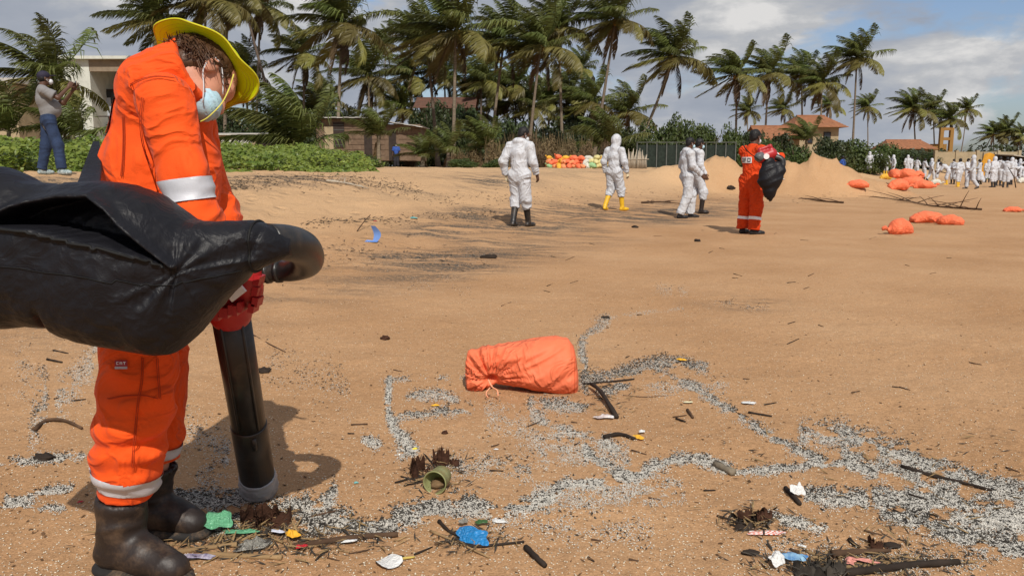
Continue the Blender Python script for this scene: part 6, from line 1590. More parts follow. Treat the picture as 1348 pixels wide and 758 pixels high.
# ------------------------------------------------------------------ plastic pellets and charred bits washed up in winding bands
M['pellet'] = mat('plastic_pellet', (.53, .505, .45), .5, .3, 30, spec=.4)
M['char'] = mat('charred_bit', (.045, .039, .032), .8, .5, 30, spec=.2)
M['chip_brown'] = mat('brown_chip', (.11, .062, .032), .85, .4, 20, spec=.15)
M['shell'] = mat('shell_fleck', (.68, .60, .46), .6, .15, 30)
BANDS = [  # points in photo pixels, half width, pellet density, dark density
    ([(505, 501), (540, 499), (580, 497), (614, 498)], 4, .5, .35), ([(513, 503), (511, 525), (513, 550), (527, 575), (545, 588)], 12, 1, .6), ([(512, 549), (560, 545), (600, 541), (622, 537)], 7, .7, 1.1),
    ([(536, 525), (575, 520), (604, 528)], 8, .8, .5), ([(550, 590), (530, 597), (505, 590), (476, 576)], 8, 1, .6), ([(802, 421), (778, 438), (764, 455), (768, 470), (771, 486)], 11, .8, .9),
    ([(764, 502), (800, 498), (830, 488), (870, 478), (905, 481), (932, 481)], 10, .7, 1.5), ([(768, 517), (800, 513), (828, 509)], 10, .7, 1.4), ([(862, 490), (893, 500), (930, 521), (960, 541), (1000, 566), (1040, 588), (1092, 612)], 7, .9, .9),
    ([(695, 531), (740, 534), (772, 540)], 10, .7, .8), ([(700, 548), (740, 566), (780, 577), (815, 592)], 11, .6, .25), ([(768, 590), (790, 612), (828, 628), (870, 611), (910, 604), (940, 611), (962, 622)], 9, 1, .7),
    ([(966, 623), (1020, 618), (1070, 613), (1122, 612)], 6, .9, .6), ([(832, 622), (790, 632), (745, 641), (722, 656), (690, 666), (638, 672)], 9, .95, .6), ([(642, 670), (600, 666), (560, 671), (520, 686), (480, 691), (440, 686), (398, 691)], 13, .9, 1.0),
    ([(442, 647), (425, 660), (380, 671), (330, 681), (275, 692)], 12, 1, .9), ([(1052, 572), (1100, 572), (1132, 579), (1162, 591), (1202, 606), (1252, 626), (1302, 641), (1352, 652)], 15, .95, .7), ([(1108, 600), (1140, 616), (1182, 626), (1222, 641), (1272, 666), (1352, 681)], 13, .9, .6),
    ([(1060, 655), (1100, 656), (1142, 661)], 12, .9, .9), ([(1150, 651), (1200, 657), (1242, 667), (1200, 664), (1152, 661)], 10, .9, .6), ([(1160, 671), (1212, 687), (1252, 701), (1302, 716), (1352, 724)], 12, .9, 1.0), ([(1250, 692), (1302, 682), (1352, 691)], 18, .9, .2),
    ([(998, 678), (1042, 686), (1092, 696)], 8, .9, .5), ([(222, 655), (280, 661), (335, 650)], 12, .8, .9), ([(0, 612), (60, 605), (112, 600)], 6, .6, .5), ([(75, 530), (118, 480), (132, 438)], 26, .28, .12), ([(95, 640), (40, 655), (-5, 668)], 7, .7, .4), ([(5, 655), (40, 668), (100, 672)], 5, .6, .5),
    ([(700, 655), (780, 650), (860, 645), (900, 650)], 20, .30, .05), ([(830, 610), (760, 600), (720, 575)], 26, .25, .08), ([(560, 615), (640, 612), (700, 620)], 16, .2, .15), ([(640, 545), (700, 575), (720, 600)], 22, .2, .06), ([(850, 505), (900, 508), (960, 505)], 14, .3, .1), ([(865, 381), (905, 384)], 7, .5, .25),
    ([(800, 420), (850, 412), (900, 406)], 3, .5, .1), ([(940, 397), (985, 403), (1010, 405)], 6, .2, .8), ([(350, 480), (420, 500), (460, 520)], 30, .05, .12), ([(20, 480), (60, 520), (40, 570)], 36, .10, .12), ([(240, 560), (300, 600), (260, 640)], 24, .12, .06), ([(640, 690), (760, 690), (860, 700)], 24, .07, .04), ([(1000, 720), (1150, 735), (1300, 740)], 24, .05, .05), ([(520, 380), (580, 372), (620, 385)], 12, .06, .25), ([(380, 330), (440, 345), (560, 340), (660, 338)], 12, .05, .25)]
def band_points(which, seed):
    r = np.random.default_rng(seed); P = []
    for pts, hw, dp_, dd in BANDS:
        c = curve(pts, 60); seg = np.linalg.norm(np.diff(c, axis=0), axis=1); L_ = seg.sum(); ratio = 1.0 if c[:, 1].mean() > 520 else .85
        n = int(L_ * hw * 2 * (dp_ * 2.2 if which == 'p' else dd * .65)); u = np.searchsorted(np.cumsum(seg) / L_, r.random(n)).clip(0, 58)
        t = r.random(n)[:, None]; q = c[u] * (1 - t) + c[u + 1] * t; o = r.normal(0, .62, n); q = q + np.stack([r.normal(0, 2.0, n), o * hw], 1)
        if which == 'd': q[:, 1] -= hw * .25
        k = fbm2(q[:, 0] * .055, q[:, 1] * .11, 3, 17); keep = k + .78 - np.abs(o) * .50 > r.random(n) * .75 - .1
        P.append(q[keep])
    return np.concatenate(P)
def scatter_px(n, seed, y0, y1, power=1.0):
    r = np.random.default_rng(seed); return np.stack([r.uniform(-40, 1390, n), y0 + (y1 - y0) * r.random(n) ** power], 1)
def bits(name, px, m, size, asp, seed, label, lift=.25, flat=.5, jag=0):
    r = np.random.default_rng(seed); px = px[(px[:, 1] > 226)]; C = Gmany(px[:, 0], px[:, 1]); n = len(C)
    L_ = r.uniform(size[0], size[1], n)[:, None]; a = r.random(n) * 2 * math.pi; tl = r.normal(0, .28, n)
    t = np.stack([np.cos(a) * np.cos(tl), np.sin(a) * np.cos(tl), np.sin(tl)], 1); s = np.cross(t, np.tile([0, 0, 1.], (n, 1))); s /= np.linalg.norm(s, axis=1)[:, None]; u = np.cross(s, t)
    w = L_ * r.uniform(asp[0], asp[1], n)[:, None]; h = w * flat
    C = C + [0, 0, 1] * (h * lift + .0005) + np.stack([0 * a, 0 * a, np.abs(r.normal(0, 1, n)) * size[0] * .35], 1)
    if jag:
        w1 = w * r.uniform(.4, 1.2, n)[:, None]; V = np.stack([C - t * L_ * .5, C + s * w - t * L_ * .1, C + u * h, C - s * w1 + t * L_ * .12, C - u * h, C + t * L_ * .5], 1)
    else: V = np.stack([C - t * L_ * .5, C + s * w * .5, C + u * h * .5, C - s * w * .5, C - u * h * .5, C + t * L_ * .5], 1)
    b = np.arange(n)[:, None] * 6
    F = np.concatenate([b + np.array(f)[None] for f in ((0, 2, 1), (0, 3, 2), (0, 4, 3), (0, 1, 4), (5, 1, 2), (5, 2, 3), (5, 3, 4), (5, 4, 1))])
    o = link(name, np_mesh(name, V.reshape(-1, 3), [F], not jag, [m])); tag(o, label, name.replace('_', ' '), kind='stuff')
bits('plastic_pellets', band_points('p', 3), M['pellet'], (.0042, .0068), (.6, .95), 4, 'white plastic pellets lying in winding bands over the sand', .3, .8)
bits('charred_debris', band_points('d', 5), M['char'], (.006, .019), (.14, .32), 6, 'black charred bits mixed into the bands of pellets', .4, .5, 1)
bits('shell_flecks', np.concatenate([scatter_px(16000, 7, 330, 790, .9), scatter_px(2500, 17, 270, 420)]), M['shell'], (.004, .010), (.5, .9), 8, 'pale shell flecks and loose pellets sprinkled over the sand', .1, .4)
bits('dark_grit', np.concatenate([scatter_px(1500, 9, 330, 790), scatter_px(900, 10, 232, 330)]), M['chip_brown'], (.006, .022), (.15, .4), 11, 'small brown chips scattered over the whole beach', .2, .4, 1)
def tufts(mk, seed):
    r = np.random.default_rng(seed); P = []
    for cx, cy, sx, sy, n in ((335, 712, 75, 13, 420), (430, 705, 60, 10, 160), (572, 626, 22, 14, 140), (1110, 742, 62, 10, 330), (990, 686, 22, 8, 120), (620, 712, 24, 9, 110), (800, 520, 22, 14, 90), (350, 690, 30, 10, 160), (1180, 600, 120, 30, 120), (1230, 690, 90, 24, 160)):
        P.append(np.stack([r.normal(cx, sx, n), r.normal(cy, sy, n)], 1))
    return np.concatenate(P)
bits('weed_bits', tufts(0, 41), M['char'], (.015, .065), (.03, .09), 42, 'dark shredded weed and fibre in the clumps of litter', .8, .6, 1)
bits('straw_bits', tufts(1, 43)[::3], mat('straw_bits', (.24, .16, .075), .85, .4, 30), (.02, .09), (.03, .07), 44, 'pale straw and cane splinters in the clumps of litter', 1.5, .7, 1)
def wrack():
    r = np.random.default_rng(12); P = []
    for pts, hw, n in (([(290, 248), (340, 240), (420, 236), (480, 240), (550, 252)], 9, 1700), ([(380, 300), (450, 292), (520, 290), (600, 285), (660, 282)], 4, 520), ([(560, 262), (640, 262), (720, 268), (860, 268)], 8, 350), ([(700, 250), (850, 252), (960, 262)], 8, 260), ([(1040, 262), (1120, 258), (1200, 262)], 5, 200), ([(320, 345), (470, 330), (640, 345)], 14, 200)):
        c = curve(pts, 40); k = r.integers(0, 39, n); t = r.random(n)[:, None]; P.append(c[k] * (1 - t) + c[k + 1] * t + np.stack([r.normal(0, 5, n), r.normal(0, .6, n) * hw], 1))
    bits('wrack', np.concatenate(P), M['char'], (.02, .10), (.06, .14), 13, 'dark twigs and seaweed wrack scattered along the foot of the bank', .4, .6, 1)
wrack()

# ------------------------------------------------------------------ single pieces of litter
M['stick_brown'] = mat('driftwood_brown', (.085, .05, .03), .85, .35, 12, .4, 40, stretch=(1, 1, 1), spec=.15)
M['stick_dark'] = mat('driftwood_dark', (.030, .022, .017), .85, .35, 12, .4, 40, spec=.15)
M['stick_tan'] = mat('cane_tan', (.26, .17, .085), .8, .25, 14, .3, 60, spec=.15)
M['husk'] = mat('coconut_husk', (.055, .026, .016), .9, .4, 14, .8, 60, spec=.1)
M['film_green'] = mat('green_film', (.15, .46, .25), .35, .12, 20, spec=.5, transl=.2, crease=.5, cscale=40)
M['film_blue'] = mat('blue_film', (.015, .19, .46), .35, .2, 20, spec=.5, crease=.5, cscale=40)
M['film_sky'] = mat('pale_blue_sheet', (.15, .27, .58), .5, .1, 10)
M['film_white'] = mat('white_scrap', (.66, .66, .64), .55, .05, 20, crease=.4, cscale=40)
M['film_clear'] = mat('grey_film', (.32, .31, .27), .25, .25, 30, spec=.6, transl=.25, crease=.6, cscale=50)
M['film_yellow'] = mat('yellow_scrap', (.72, .38, .03), .6, .15, 30)
M['film_red'] = mat('red_scrap', (.45, .02, .03), .45, .15, 30)
M['film_purple'] = mat('purple_wrapper', (.13, .07, .25), .4, .5, 60, col2=(.5, .48, .55))
M['film_teal'] = mat('teal_scrap', (.16, .40, .38), .5, .2, 20)
M['film_pink'] = mat('pink_scrap', (.60, .25, .20), .55, .3, 40)
M['cup'] = mat('cloudy_cup', (.42, .43, .20), .3, .1, 15, spec=.5, transl=.45)
M['cup_in'] = mat('cup_contents', (.16, .10, .05), .9, .4, 60)
def stick(label, pts, rad, m, name='stick', cat='stick', group=None, n=7, lift=1.0):
    """pts in photo pixels; rad in metres (start, end)"""
    W_ = [G(*p[:2]) + [0, 0, rad[0] * lift * .7 + (p[2] if len(p) > 2 else 0)] for p in pts]; base = np.array(W_).mean(0); base[2] = hz(base[0], base[1]); k = max(5, 3 * len(pts))
    c = curve(W_, k) - base; mb = MB(); r = (.95 if 'cane' in label or 'thick' in label or 'log' in label else .75) * np.linspace(rad[0], rad[1], k) * (1 + .12 * np.sin(np.arange(k) * 2.3 + rad[0] * 900)); mb.tube(c, r, n)
    o = mb.build(name, m, None, True); o.location = base; tag(o, label, cat, group); return o
def scrap(name, label, cat, px, py, w, h, m, seed=0, rz=0., lift=.01, crum=.3, mats=None, group=None, tilt=.0, outline=None):
    """a crumpled thin sheet, w by h metres"""
    r = random.Random(seed); nx, ny = 13, 10; u, v = np.meshgrid(np.linspace(-.5, .5, nx), np.linspace(-.5, .5, ny)); 
    e = 1 + .22 * fbm2(u.ravel() * 3 + seed, v.ravel() * 3, 2, seed).reshape(u.shape)
    rad = np.maximum(np.abs(u), np.abs(v)) * 2; an = np.arctan2(v, u); k_ = 1 / np.maximum(np.abs(np.cos(an)), np.abs(np.sin(an))); rd = rad * (1 - rad * .28 * (k_ - 1)) * (1 + .16 * np.sin(2 * an + seed) + .10 * np.sin(5 * an + seed * 2.3) * rad)
    x = np.cos(an) * rd * k_ * w * .42; y = np.sin(an) * rd * k_ * h * .42; q = np.stack([x.ravel() / w * 3.4 + seed * 1.7, y.ravel() / h * 3.0, 0 * u.ravel()], 1)
    z = (ridge(q, seed) * .55 + fbm(q * 1.4, 3, seed + 3) * .55).reshape(u.shape) * crum * min(w, h) * .36; z -= z.min() * .8; z *= 1.1 - .9 * rad ** 2
    y = y * math.cos(tilt); z = z + (y / h + .5) * h * math.sin(tilt)
    V = np.stack([x, y, z + lift], -1).reshape(-1, 3); ii = np.arange(nx * ny).reshape(ny, nx); F = np.stack([ii[:-1, :-1], ii[:-1, 1:], ii[1:, 1:], ii[1:, :-1]], -1).reshape(-1, 4)
    o = link(name, np_mesh(name, V, [F], True, [m])); p = G(px, py); o.location = (p[0], p[1], hz(p[0], p[1])); o.rotation_euler = (0, 0, rz); tag(o, label, cat, group); return o
def husk(label, px, py, size, m, seed, rz=0., group=None, pieces=4, fibres=26):
    r = random.Random(seed); p = G(px, py); root = thing('coconut_husk', label, 'coconut husk', (p[0], p[1], hz(p[0], p[1])), rz, group); size = np.array(size)
    for i in range(pieces):
        c = np.array([r.uniform(-.6, .6), r.uniform(-.6, .6), r.uniform(.1, .5)]) * size; n1, n2 = 9, 6; w, h = size[0] * r.uniform(.5, .9), size[2] * r.uniform(.9, 1.5); a0 = r.uniform(0, 6.28); vs = []
        for j in range(n2):
            for k in range(n1):
                u, v = k / (n1 - 1) - .5, j / (n2 - 1) - .2; e = 1 + .35 * math.sin(k * 1.7 + i) * (j / (n2 - 1)); q = np.array([u * w * 1.3, w * .5 * (1 - 3.2 * u * u) * (1 - .4 * v), v * h * e])
                vs.append(c + [q[0] * math.cos(a0) - q[1] * math.sin(a0), q[0] * math.sin(a0) + q[1] * math.cos(a0), q[2] * .8])
        f = [[j * n1 + k, j * n1 + k + 1, (j + 1) * n1 + k + 1, (j + 1) * n1 + k] for j in range(n2 - 1) for k in range(n1 - 1)]
        mb = MB(); mb.add(np.array(vs), f); V0 = np.array(vs); o2 = V0 + vnormals(V0, np.array(f)) * size[2] * .16; mb.add(o2, np.array(f)[:, ::-1]); mb.build('shell_piece', m, root, True)
    fb = MB()
    for i in range(fibres):
        a = np.array([r.uniform(-.8, .8), r.uniform(-.8, .8), r.uniform(.05, .6)]) * size; d = np.array([r.uniform(-1, 1), r.uniform(-.7, .7), r.uniform(-.15, .4)]) * size.max() * r.uniform(.3, .9); e = a + d; e[2] = max(.002, e[2]); fb.tube(curve([a, a + d * .5 + [0, 0, size[2] * .2], e], 5), np.linspace(.0022, .0008, 5), 4, False)
    o = fb.build('fibre', m, root); o['kind'] = 'stuff'; return root
def lump(name, label, cat, px, py, r_, m, seed=0, jit=.35, rz=0., n=16, group=None, sink=.3):
    mb = MB(); mb.ellipsoid((0, 0, r_[2] * (.8 - sink)), np.array(r_) * .8, n + 8, 14, None, jit, seed); V_ = mb.V[0]; V_ += (fbm(V_ * 60 + seed, 3, seed) * .16 * min(r_))[:, None] * (V_ / np.linalg.norm(V_, axis=1)[:, None]); o = mb.build(name, m, None, True); p = G(px, py); o.location = (p[0], p[1], hz(p[0], p[1])); o.rotation_euler = (0, 0, rz); tag(o, label, cat, group); return o
# pile by the boots
stick('pale brown cane lying furthest left beneath the green film', [(207, 734), (255, 726), (312, 719)], (.010, .008), M['stick_tan'])
stick('tan cane lowest in the litter beside the boots', [(268, 731), (320, 734), (371, 736)], (.009, .008), M['stick_tan'])
stick('thick brown stick pointing right out of the litter by the boots', [(388, 722), (440, 714), (490, 708), (524, 706)], (.011, .009), M['stick_brown'])
stick('thin reed between boot and green film', [(222, 722), (240, 708), (262, 694)], (.005, .004), M['stick_tan'])
stick('split cane lying on the litter right of the clear film', [(396, 724), (430, 716), (462, 708)], (.006, .005), M['stick_tan'])
stick('thin dark twig over the pellets behind the litter', [(408, 682), (432, 676), (446, 673)], (.006, .004), M['stick_brown'])
stick('dark twig rising from pellets toward the brown stick', [(512, 705), (528, 694), (540, 684)], (.005, .004), M['stick_dark'])
stick('short dark twig beneath the thick brown stick', [(416, 738), (424, 730), (432, 726)], (.004, .003), M['stick_dark'])
stick('slim twig across the litter below the green film', [(318, 708), (352, 703), (400, 704)], (.005, .004), M['stick_brown'])
husk('dome of dark brown coconut fibre with pellets stuck to it', 350, 692, (.075, .05, .04), M['husk'], 5, 0, None, 6, 60)
scrap('plastic_film', 'torn green plastic film, wide left end of the litter', 'plastic film', 287, 704, .095, .085, M['film_green'], 2, .3, .02, .55, tilt=.7)
scrap('plastic_film', 'long twisted strip of green plastic film in the litter', 'plastic film', 318, 707, .13, .030, M['film_green'], 4, .12, .018, .6)
scrap('plastic_film', 'crumpled clear grey film in the litter by the boots', 'plastic film', 334, 722, .12, .07, M['film_clear'], 6, .2, .008, .7)
scrap('wrapper', 'purple and silver wrapper at the lower left of the litter', 'wrapper', 262, 736, .10, .035, M['film_purple'], 8, -.1, .01, .4)
scrap('wrapper', 'pale blue and white wrapper in the middle of the litter', 'wrapper', 366, 707, .05, .022, mat('pale_wrapper', (.55, .58, .66), .4, .1, 30), 9, -.2, .02, .4)
scrap('peel', 'orange yellow peel in the litter by the boots', 'peel', 386, 712, .045, .05, M['film_yellow'], 10, .5, .02, .9)
scrap('plastic_scrap', 'shiny red plastic scrap in the litter by the boots', 'plastic scrap', 397, 724, .05, .022, M['film_red'], 11, .5, .012, .7)
scrap('plastic_scrap', 'white plastic strip at the right end of the litter', 'plastic scrap', 458, 717, .07, .016, M['film_white'], 12, .25, .012, .5)
scrap('plastic_scrap', 'small red scrap on the sand left of the boots', 'plastic scrap', 106, 662, .02, .016, M['film_red'], 13, .2, .004, .6)
scrap('plastic_scrap', 'tiny teal scrap on the sand right of the tube shadow', 'plastic scrap', 469, 636, .018, .016, M['film_teal'], 14, .2, .003, .6)
r_ = random.Random(31)
for i in range(16): stick('thin brown twig tangled in the litter beside the boots', [(x0 := r_.uniform(230, 470), y0 := r_.uniform(700, 735)), (x0 + r_.uniform(15, 45), y0 + r_.uniform(-8, 8))], (.0035, .0025), M['stick_brown'] if i % 3 else M['stick_tan'], 'twig', 'twig', 'twigs in the litter by the boots')
# husk, twigs and cup
for px, py, rr3, rz, lab in ((552, 618, (.055, .035, .045), .4, 'left dark coconut husk piece behind the cup'), (578, 608, (.045, .03, .055), 1.2, 'upright coconut husk piece behind the cup'), (594, 606, (.035, .022, .024), .1, 'small right husk piece behind the cup')):
    husk(lab, px, py + 6, rr3, M['husk'], int(px), rz, 'coconut husk pieces behind the cup', 3, 14)
for i, p in enumerate(([(520, 636), (545, 630), (570, 628)], [(528, 628), (550, 634), (566, 636)], [(532, 640), (552, 636), (575, 632)], [(540, 622), (560, 630), (572, 640)], [(560, 600), (572, 616), (570, 634)])):
    stick('dark twig caught under the coconut husk beside the cup', p, (.005, .003), M['stick_dark'], 'twig', 'twig', 'twigs under the coconut husk')
def cup():
    a = G(572, 650); b = G(592, 628); ax = nrm(b - a + [0, 0, .0]); root = thing('cup', 'cloudy greenish plastic cup lying on its side with sand inside', 'cup', a); rr1, rr2, L_ = .041, .036, .088
    prof = [(0, rr1 + .0015), (.003, rr1 + .003), (.006, rr1), (L_ * .5, (rr1 + rr2) / 2), (L_ - .004, rr2), (L_, rr2 - .004), (L_, .0004)]; inn = [(L_ - .003, .0004), (L_ - .003, rr2 - .004), (.006, rr1 - .0022), (0, rr1 - .0008)]
    s = np.array([0, 0, 1.]); u = nrm(np.cross(ax, s)); n = 32; V = []
    for h_, r1 in prof + inn:
        for k in range(n): t = 2 * math.pi * k / n; V.append(ax * h_ + u * math.cos(t) * r1 + np.cross(u, ax) * math.sin(t) * r1 + [0, 0, rr1])
    m_ = len(prof) + len(inn); F = [[(i % m_) * n + k, (i % m_) * n + (k + 1) % n, ((i + 1) % m_) * n + (k + 1) % n, ((i + 1) % m_) * n + k] for i in range(m_) for k in range(n)]
    # order the rings from outside bottom round to the rim
    link('cup_wall', np_mesh('cup_wall', np.array(V), [np.array(F)], True, [M['cup']]), root)
    mb = MB(); mb.ellipsoid(ax * .045 + [0, 0, rr1 - .018], (.034, .034, .016), 14, 8, None, .3, 3); mb.build('sand_inside', M['cup_in'], root, True)
cup()
scrap('petal', 'small yellow petal above the coconut husk', 'petal', 546, 592, .024, .018, mat('petal_yellow', (.75, .60, .05), .6), 20, .3, .004, .6)
scrap('petal', 'orange yellow petal on the pellets left of the big sack', 'petal', 573, 535, .04, .03, M['film_yellow'], 21, .3, .006, .6)
scrap('petal', 'orange petal on the dark band at its far top', 'petal', 897, 476, .055, .06, M['film_yellow'], 22, .2, .012, .3)
scrap('petal', 'yellow round petal beside the dark tuft in the middle', 'petal', 841, 578, .045, .06, M['film_yellow'], 23, .2, .01, .4)
scrap('plastic_scrap', 'white scrap right of the dark band', 'plastic scrap', 985, 532, .085, .04, M['film_white'], 24, -.4, .006, .5)
scrap('plastic_scrap', 'white scrap beside the dark twig in the middle', 'plastic scrap', 845, 571, .035, .03, M['film_white'], 25, .2, .012, .5)
scrap('plastic_scrap', 'cream scrap on the pellets below the dark band', 'plastic scrap', 906, 531, .05, .03, mat('cream_scrap', (.62, .58, .38), .6), 26, 0, .008, .4)
scrap('wrapper', 'pink and white wrapper at the tip of the dark branch', 'wrapper', 795, 551, .10, .045, mat('pinkish_wrapper', (.52, .36, .34), .5, .4, 40, col2=(.7, .68, .66)), 27, .1, .008, .5)
scrap('shell', 'single white shell in the bare sand below the sack', 'shell', 653, 592, .022, .016, M['film_white'], 28, .3, .003, .6)
scrap('plastic_scrap', 'white shiny scrap right of the blue film', 'plastic scrap', 657, 687, .055, .03, M['film_white'], 29, .1, .004, .6)
# blue film
bf = scrap('plastic_film', 'folded bright blue plastic film sticking up from the sand', 'plastic film', 622, 713, .125, .07, M['film_blue'], 35, -.25, .0, .40, tilt=.6)
scrap('plastic_scrap', 'dark green leaf scrap behind the blue film', 'leaf', 634, 692, .045, .03, mat('green_leaf_scrap', (.04, .10, .03), .5), 33, .4, .012, .6)
scrap('plastic_scrap', 'grey bottle shoulder scrap left of the blue film', 'plastic scrap', 610, 692, .035, .03, M['film_clear'], 32, .2, .014, .9)
stick('long tan reed running under the blue film', [(566, 700), (600, 714), (644, 735)], (.006, .004), M['stick_tan'])
stick('dark stick lying just below the blue film', [(596, 712), (625, 721), (690, 715)], (.009, .005), M['stick_dark'])
stick('dark crooked twig left of the blue film', [(578, 688), (590, 700), (606, 708)], (.009, .006), M['stick_dark'])
stick('charred stick end lying right of the blue film', [(692, 723), (705, 736), (718, 748)], (.013, .011), M['stick_dark'])
stick('tiny dark twig at the bottom middle', [(774, 734), (782, 740)], (.005, .004), M['stick_dark'])
wf = thing('plastic_spoon', 'white flat broken plastic scoop with yellow stem at the bottom', 'scoop', G(510, 744))
mb = MB(); p0 = G(510, 744); n = 14; vs = [(0, 0, .010)] + [((.040 * math.cos(a) * (1 + .18 * math.sin(3 * a + 1))), (.034 * math.sin(a)) * (1 + .15 * math.cos(4 * a)), .004 + .010 * (1 + math.sin(2 * a))) for a in np.linspace(0, 2 * math.pi, n, endpoint=False)]
mb.add(vs, [[0, 1 + k, 1 + (k + 1) % n] for k in range(n)]); mb.build('blade', M['film_white'], wf, True)
mb = MB(); e = G(546, 735) - p0; mb.tube(curve([(.035, .01, .012), e * .6 + [0, 0, .01], e + [0, 0, .006]], 8), np.linspace(.006, .003, 8), 6); mb.build('stem', mat('scoop_stem', (.60, .46, .12), .5), wf, True)
# right-hand pieces
stick('dark stub leaning on a white paper scrap', [(1034, 645), (1053, 666)], (.013, .011), M['stick_dark'])
scrap('paper_scrap', 'crumpled white paper standing beside the dark stub', 'paper scrap', 1049, 656, .055, .06, M['film_white'], 40, .2, .006, .8, tilt=.9)
husk('dark brown leathery clump on top of the grey slab', 994, 680, (.065, .03, .026), M['husk'], 42, -.2, None, 5, 24)
husk('grey black leathery slab with pellets on it', 984, 691, (.085, .04, .016), M['stick_dark'], 43, -.25, None, 6, 30)
cs = scrap('checked_scrap', 'red and white checked plastic scrap near the leathery slab', 'plastic scrap', 1009, 703, .135, .038, None or M['film_pink'], 44, -.06, .006, .25)
def checked():
    m = mat('checked_film', (.7, .6, .55), .5); t = m.node_tree; c = N(t, 'ShaderNodeTexChecker'); c.inputs['Scale'].default_value = 130; c.inputs['Color1'].default_value = (.72, .68, .64, 1); c.inputs['Color2'].default_value = (.62, .16, .10, 1)
    tc = N(t, 'ShaderNodeTexCoord'); t.links.new(tc.outputs['Object'], c.inputs['Vector']); t.links.new(c.outputs[0], t.nodes['Principled BSDF'].inputs['Base Color']); return m
cs.data.materials[0] = checked()
stick('thin dark twig under the checked scrap', [(944, 680), (975, 690), (1000, 703)], (.006, .004), M['stick_brown'])
stick('long thin dark twig lying across the right pellets', [(1186, 616), (1225, 628), (1268, 638), (1306, 648)], (.012, .006), M['stick_dark'])
stick('second dark twig on the right pellets, nearer the edge', [(1196, 652), (1222, 660)], (.007, .005), M['stick_dark'])
stick('grey driftwood stub at the end of the middle band', [(940, 614), (966, 626)], (.018, .020), mat('grey_driftwood', (.17, .14, .10), .9, .3, 14, .5, 60))
stick('dark branch standing out from the band right of the big sack', [(778, 512, .02), (790, 524, .03), (812, 551)], (.012, .016), M['stick_dark'])
stick('dark branch along the top band right of the sack', [(768, 507), (800, 504), (835, 500)], (.009, .005), M['stick_dark'])
stick('thin twig trailing right of the top band', [(820, 521), (850, 523), (880, 521)], (.004, .003), M['stick_brown'])
stick('short twig beneath the band in the middle', [(905, 541), (912, 551)], (.010, .008), M['stick_brown'])
stick('twig left of the short one in the middle', [(890, 552), (902, 556)], (.007, .006), M['stick_dark'])
stick('twig right of the dark band slanting', [(985, 544), (1016, 549)], (.008, .005), M['stick_dark'])
stick('dark tuft stick beside the yellow petal', [(795, 578), (815, 574), (835, 580)], (.014, .010), M['stick_dark'])
# pile at the bottom right
stick('thick charred driftwood log at the bottom right', [(1112, 758), (1160, 752), (1210, 746), (1262, 743)], (.0135, .011), M['stick_dark'], 'log', 'driftwood')
stick('brown bark strip lying above the charred log', [(1095, 733), (1130, 730), (1172, 728)], (.014, .006), M['stick_brown'], 'bark', 'bark')
for i, (p, m) in enumerate((([(1044, 730), (1080, 742), (1108, 752)], 'stick_tan'), ([(1050, 738), (1078, 735), (1105, 745)], 'stick_tan'), ([(1040, 724), (1062, 736), (1085, 750)], 'stick_brown'), ([(1110, 748), (1160, 742), (1205, 740)], 'stick_tan'), ([(1095, 742), (1130, 744), (1165, 749)], 'stick_tan'), ([(1060, 726), (1085, 738), (1090, 755)], 'stick_tan'))):
    stick(['upper left', 'second', 'brown', 'long right', 'lower right', 'steep'][i] + ' cane in the litter pile at the bottom right', p, (.006, .005), M[m], group='canes in the bottom right litter')
scrap('paper_cup', 'torn white cup scrap left of the bottom right litter', 'paper scrap', 1023, 744, .07, .05, M['film_white'], 50, .6, .008, .7, tilt=.5)
scrap('wrapper', 'bright blue wrapper beside the torn white cup', 'wrapper', 1046, 740, .075, .04, mat('blue_wrapper', (.02, .17, .50), .35, .3, 40, col2=(.35, .55, .65)), 51, -.5, .012, .5, tilt=.3)
scrap('wrapper', 'pink striped wrapper piece in the bottom right litter', 'wrapper', 1118, 744, .045, .04, M['film_pink'], 52, .9, .014, .6)
scrap('wrapper', 'second pink striped wrapper on the bottom right canes', 'wrapper', 1138, 743, .085, .025, M['film_pink'], 53, -.3, .014, .5)
husk('brown husk piece above the bottom right litter', 1156, 723, (.04, .03, .025), M['husk'], 55, 0, None, 3, 14)
lump('pebble', 'flat dark pebble right of the brown husk piece', 'pebble', 1174, 720, (.034, .018, .012), M['stick_dark'], 56, .15)
husk('dark shredded clump with pellets under the blue wrapper', 1080, 756, (.085, .045, .03), M['char'], 57, 0, None, 6, 70)
stick('dead weed tuft above the bottom right litter', [(1118, 712), (1124, 718), (1132, 722)], (.010, .005), M['stick_dark'], 'weed', 'weed')
lump('pebble', 'dark flat pebble left of the bottom right litter', 'pebble', 988, 729, (.035, .018, .010), M['stick_dark'], 58, .2)
stick('white straw bit above the bottom right litter', [(1050, 719), (1061, 722)], (.007, .007), M['film_white'], 'straw', 'straw')
# middle distance
for lab, px, py, rr3, m in (('dark driftwood chunk lying in the middle sand', 645, 340, (.13, .035, .035), 'stick_dark'), ('dark stone on the sand above the big sack', 507, 447, (.035, .03, .02), 'husk'), ('dark chip lying right above the band of pellets', 797, 419, (.045, .02, .014), 'stick_dark'), ('dark lump on the sand near the left edge', 58, 605, (.05, .03, .02), 'stick_dark'), ('dark lump right of the black tube', 347, 490, (.045, .03, .02), 'stick_dark'), ('red brown stone on the sand right of the sack pellets', 586, 571, (.018, .014, .012), 'husk'), ('dark stone beside the far orange worker', 918, 318, (.06, .05, .03), 'stick_dark'), ('dark driftwood block behind the pair', 962, 250, (.2, .08, .09), 'stick_dark'), ('small dark lump on the sand in front of the far walker', 836, 300, (.08, .05, .03), 'stick_dark')):
    lump('driftwood' if 'drift' in lab else 'stone', lab, 'driftwood' if 'drift' in lab else 'stone', px, py, rr3, M[m], px, .3)
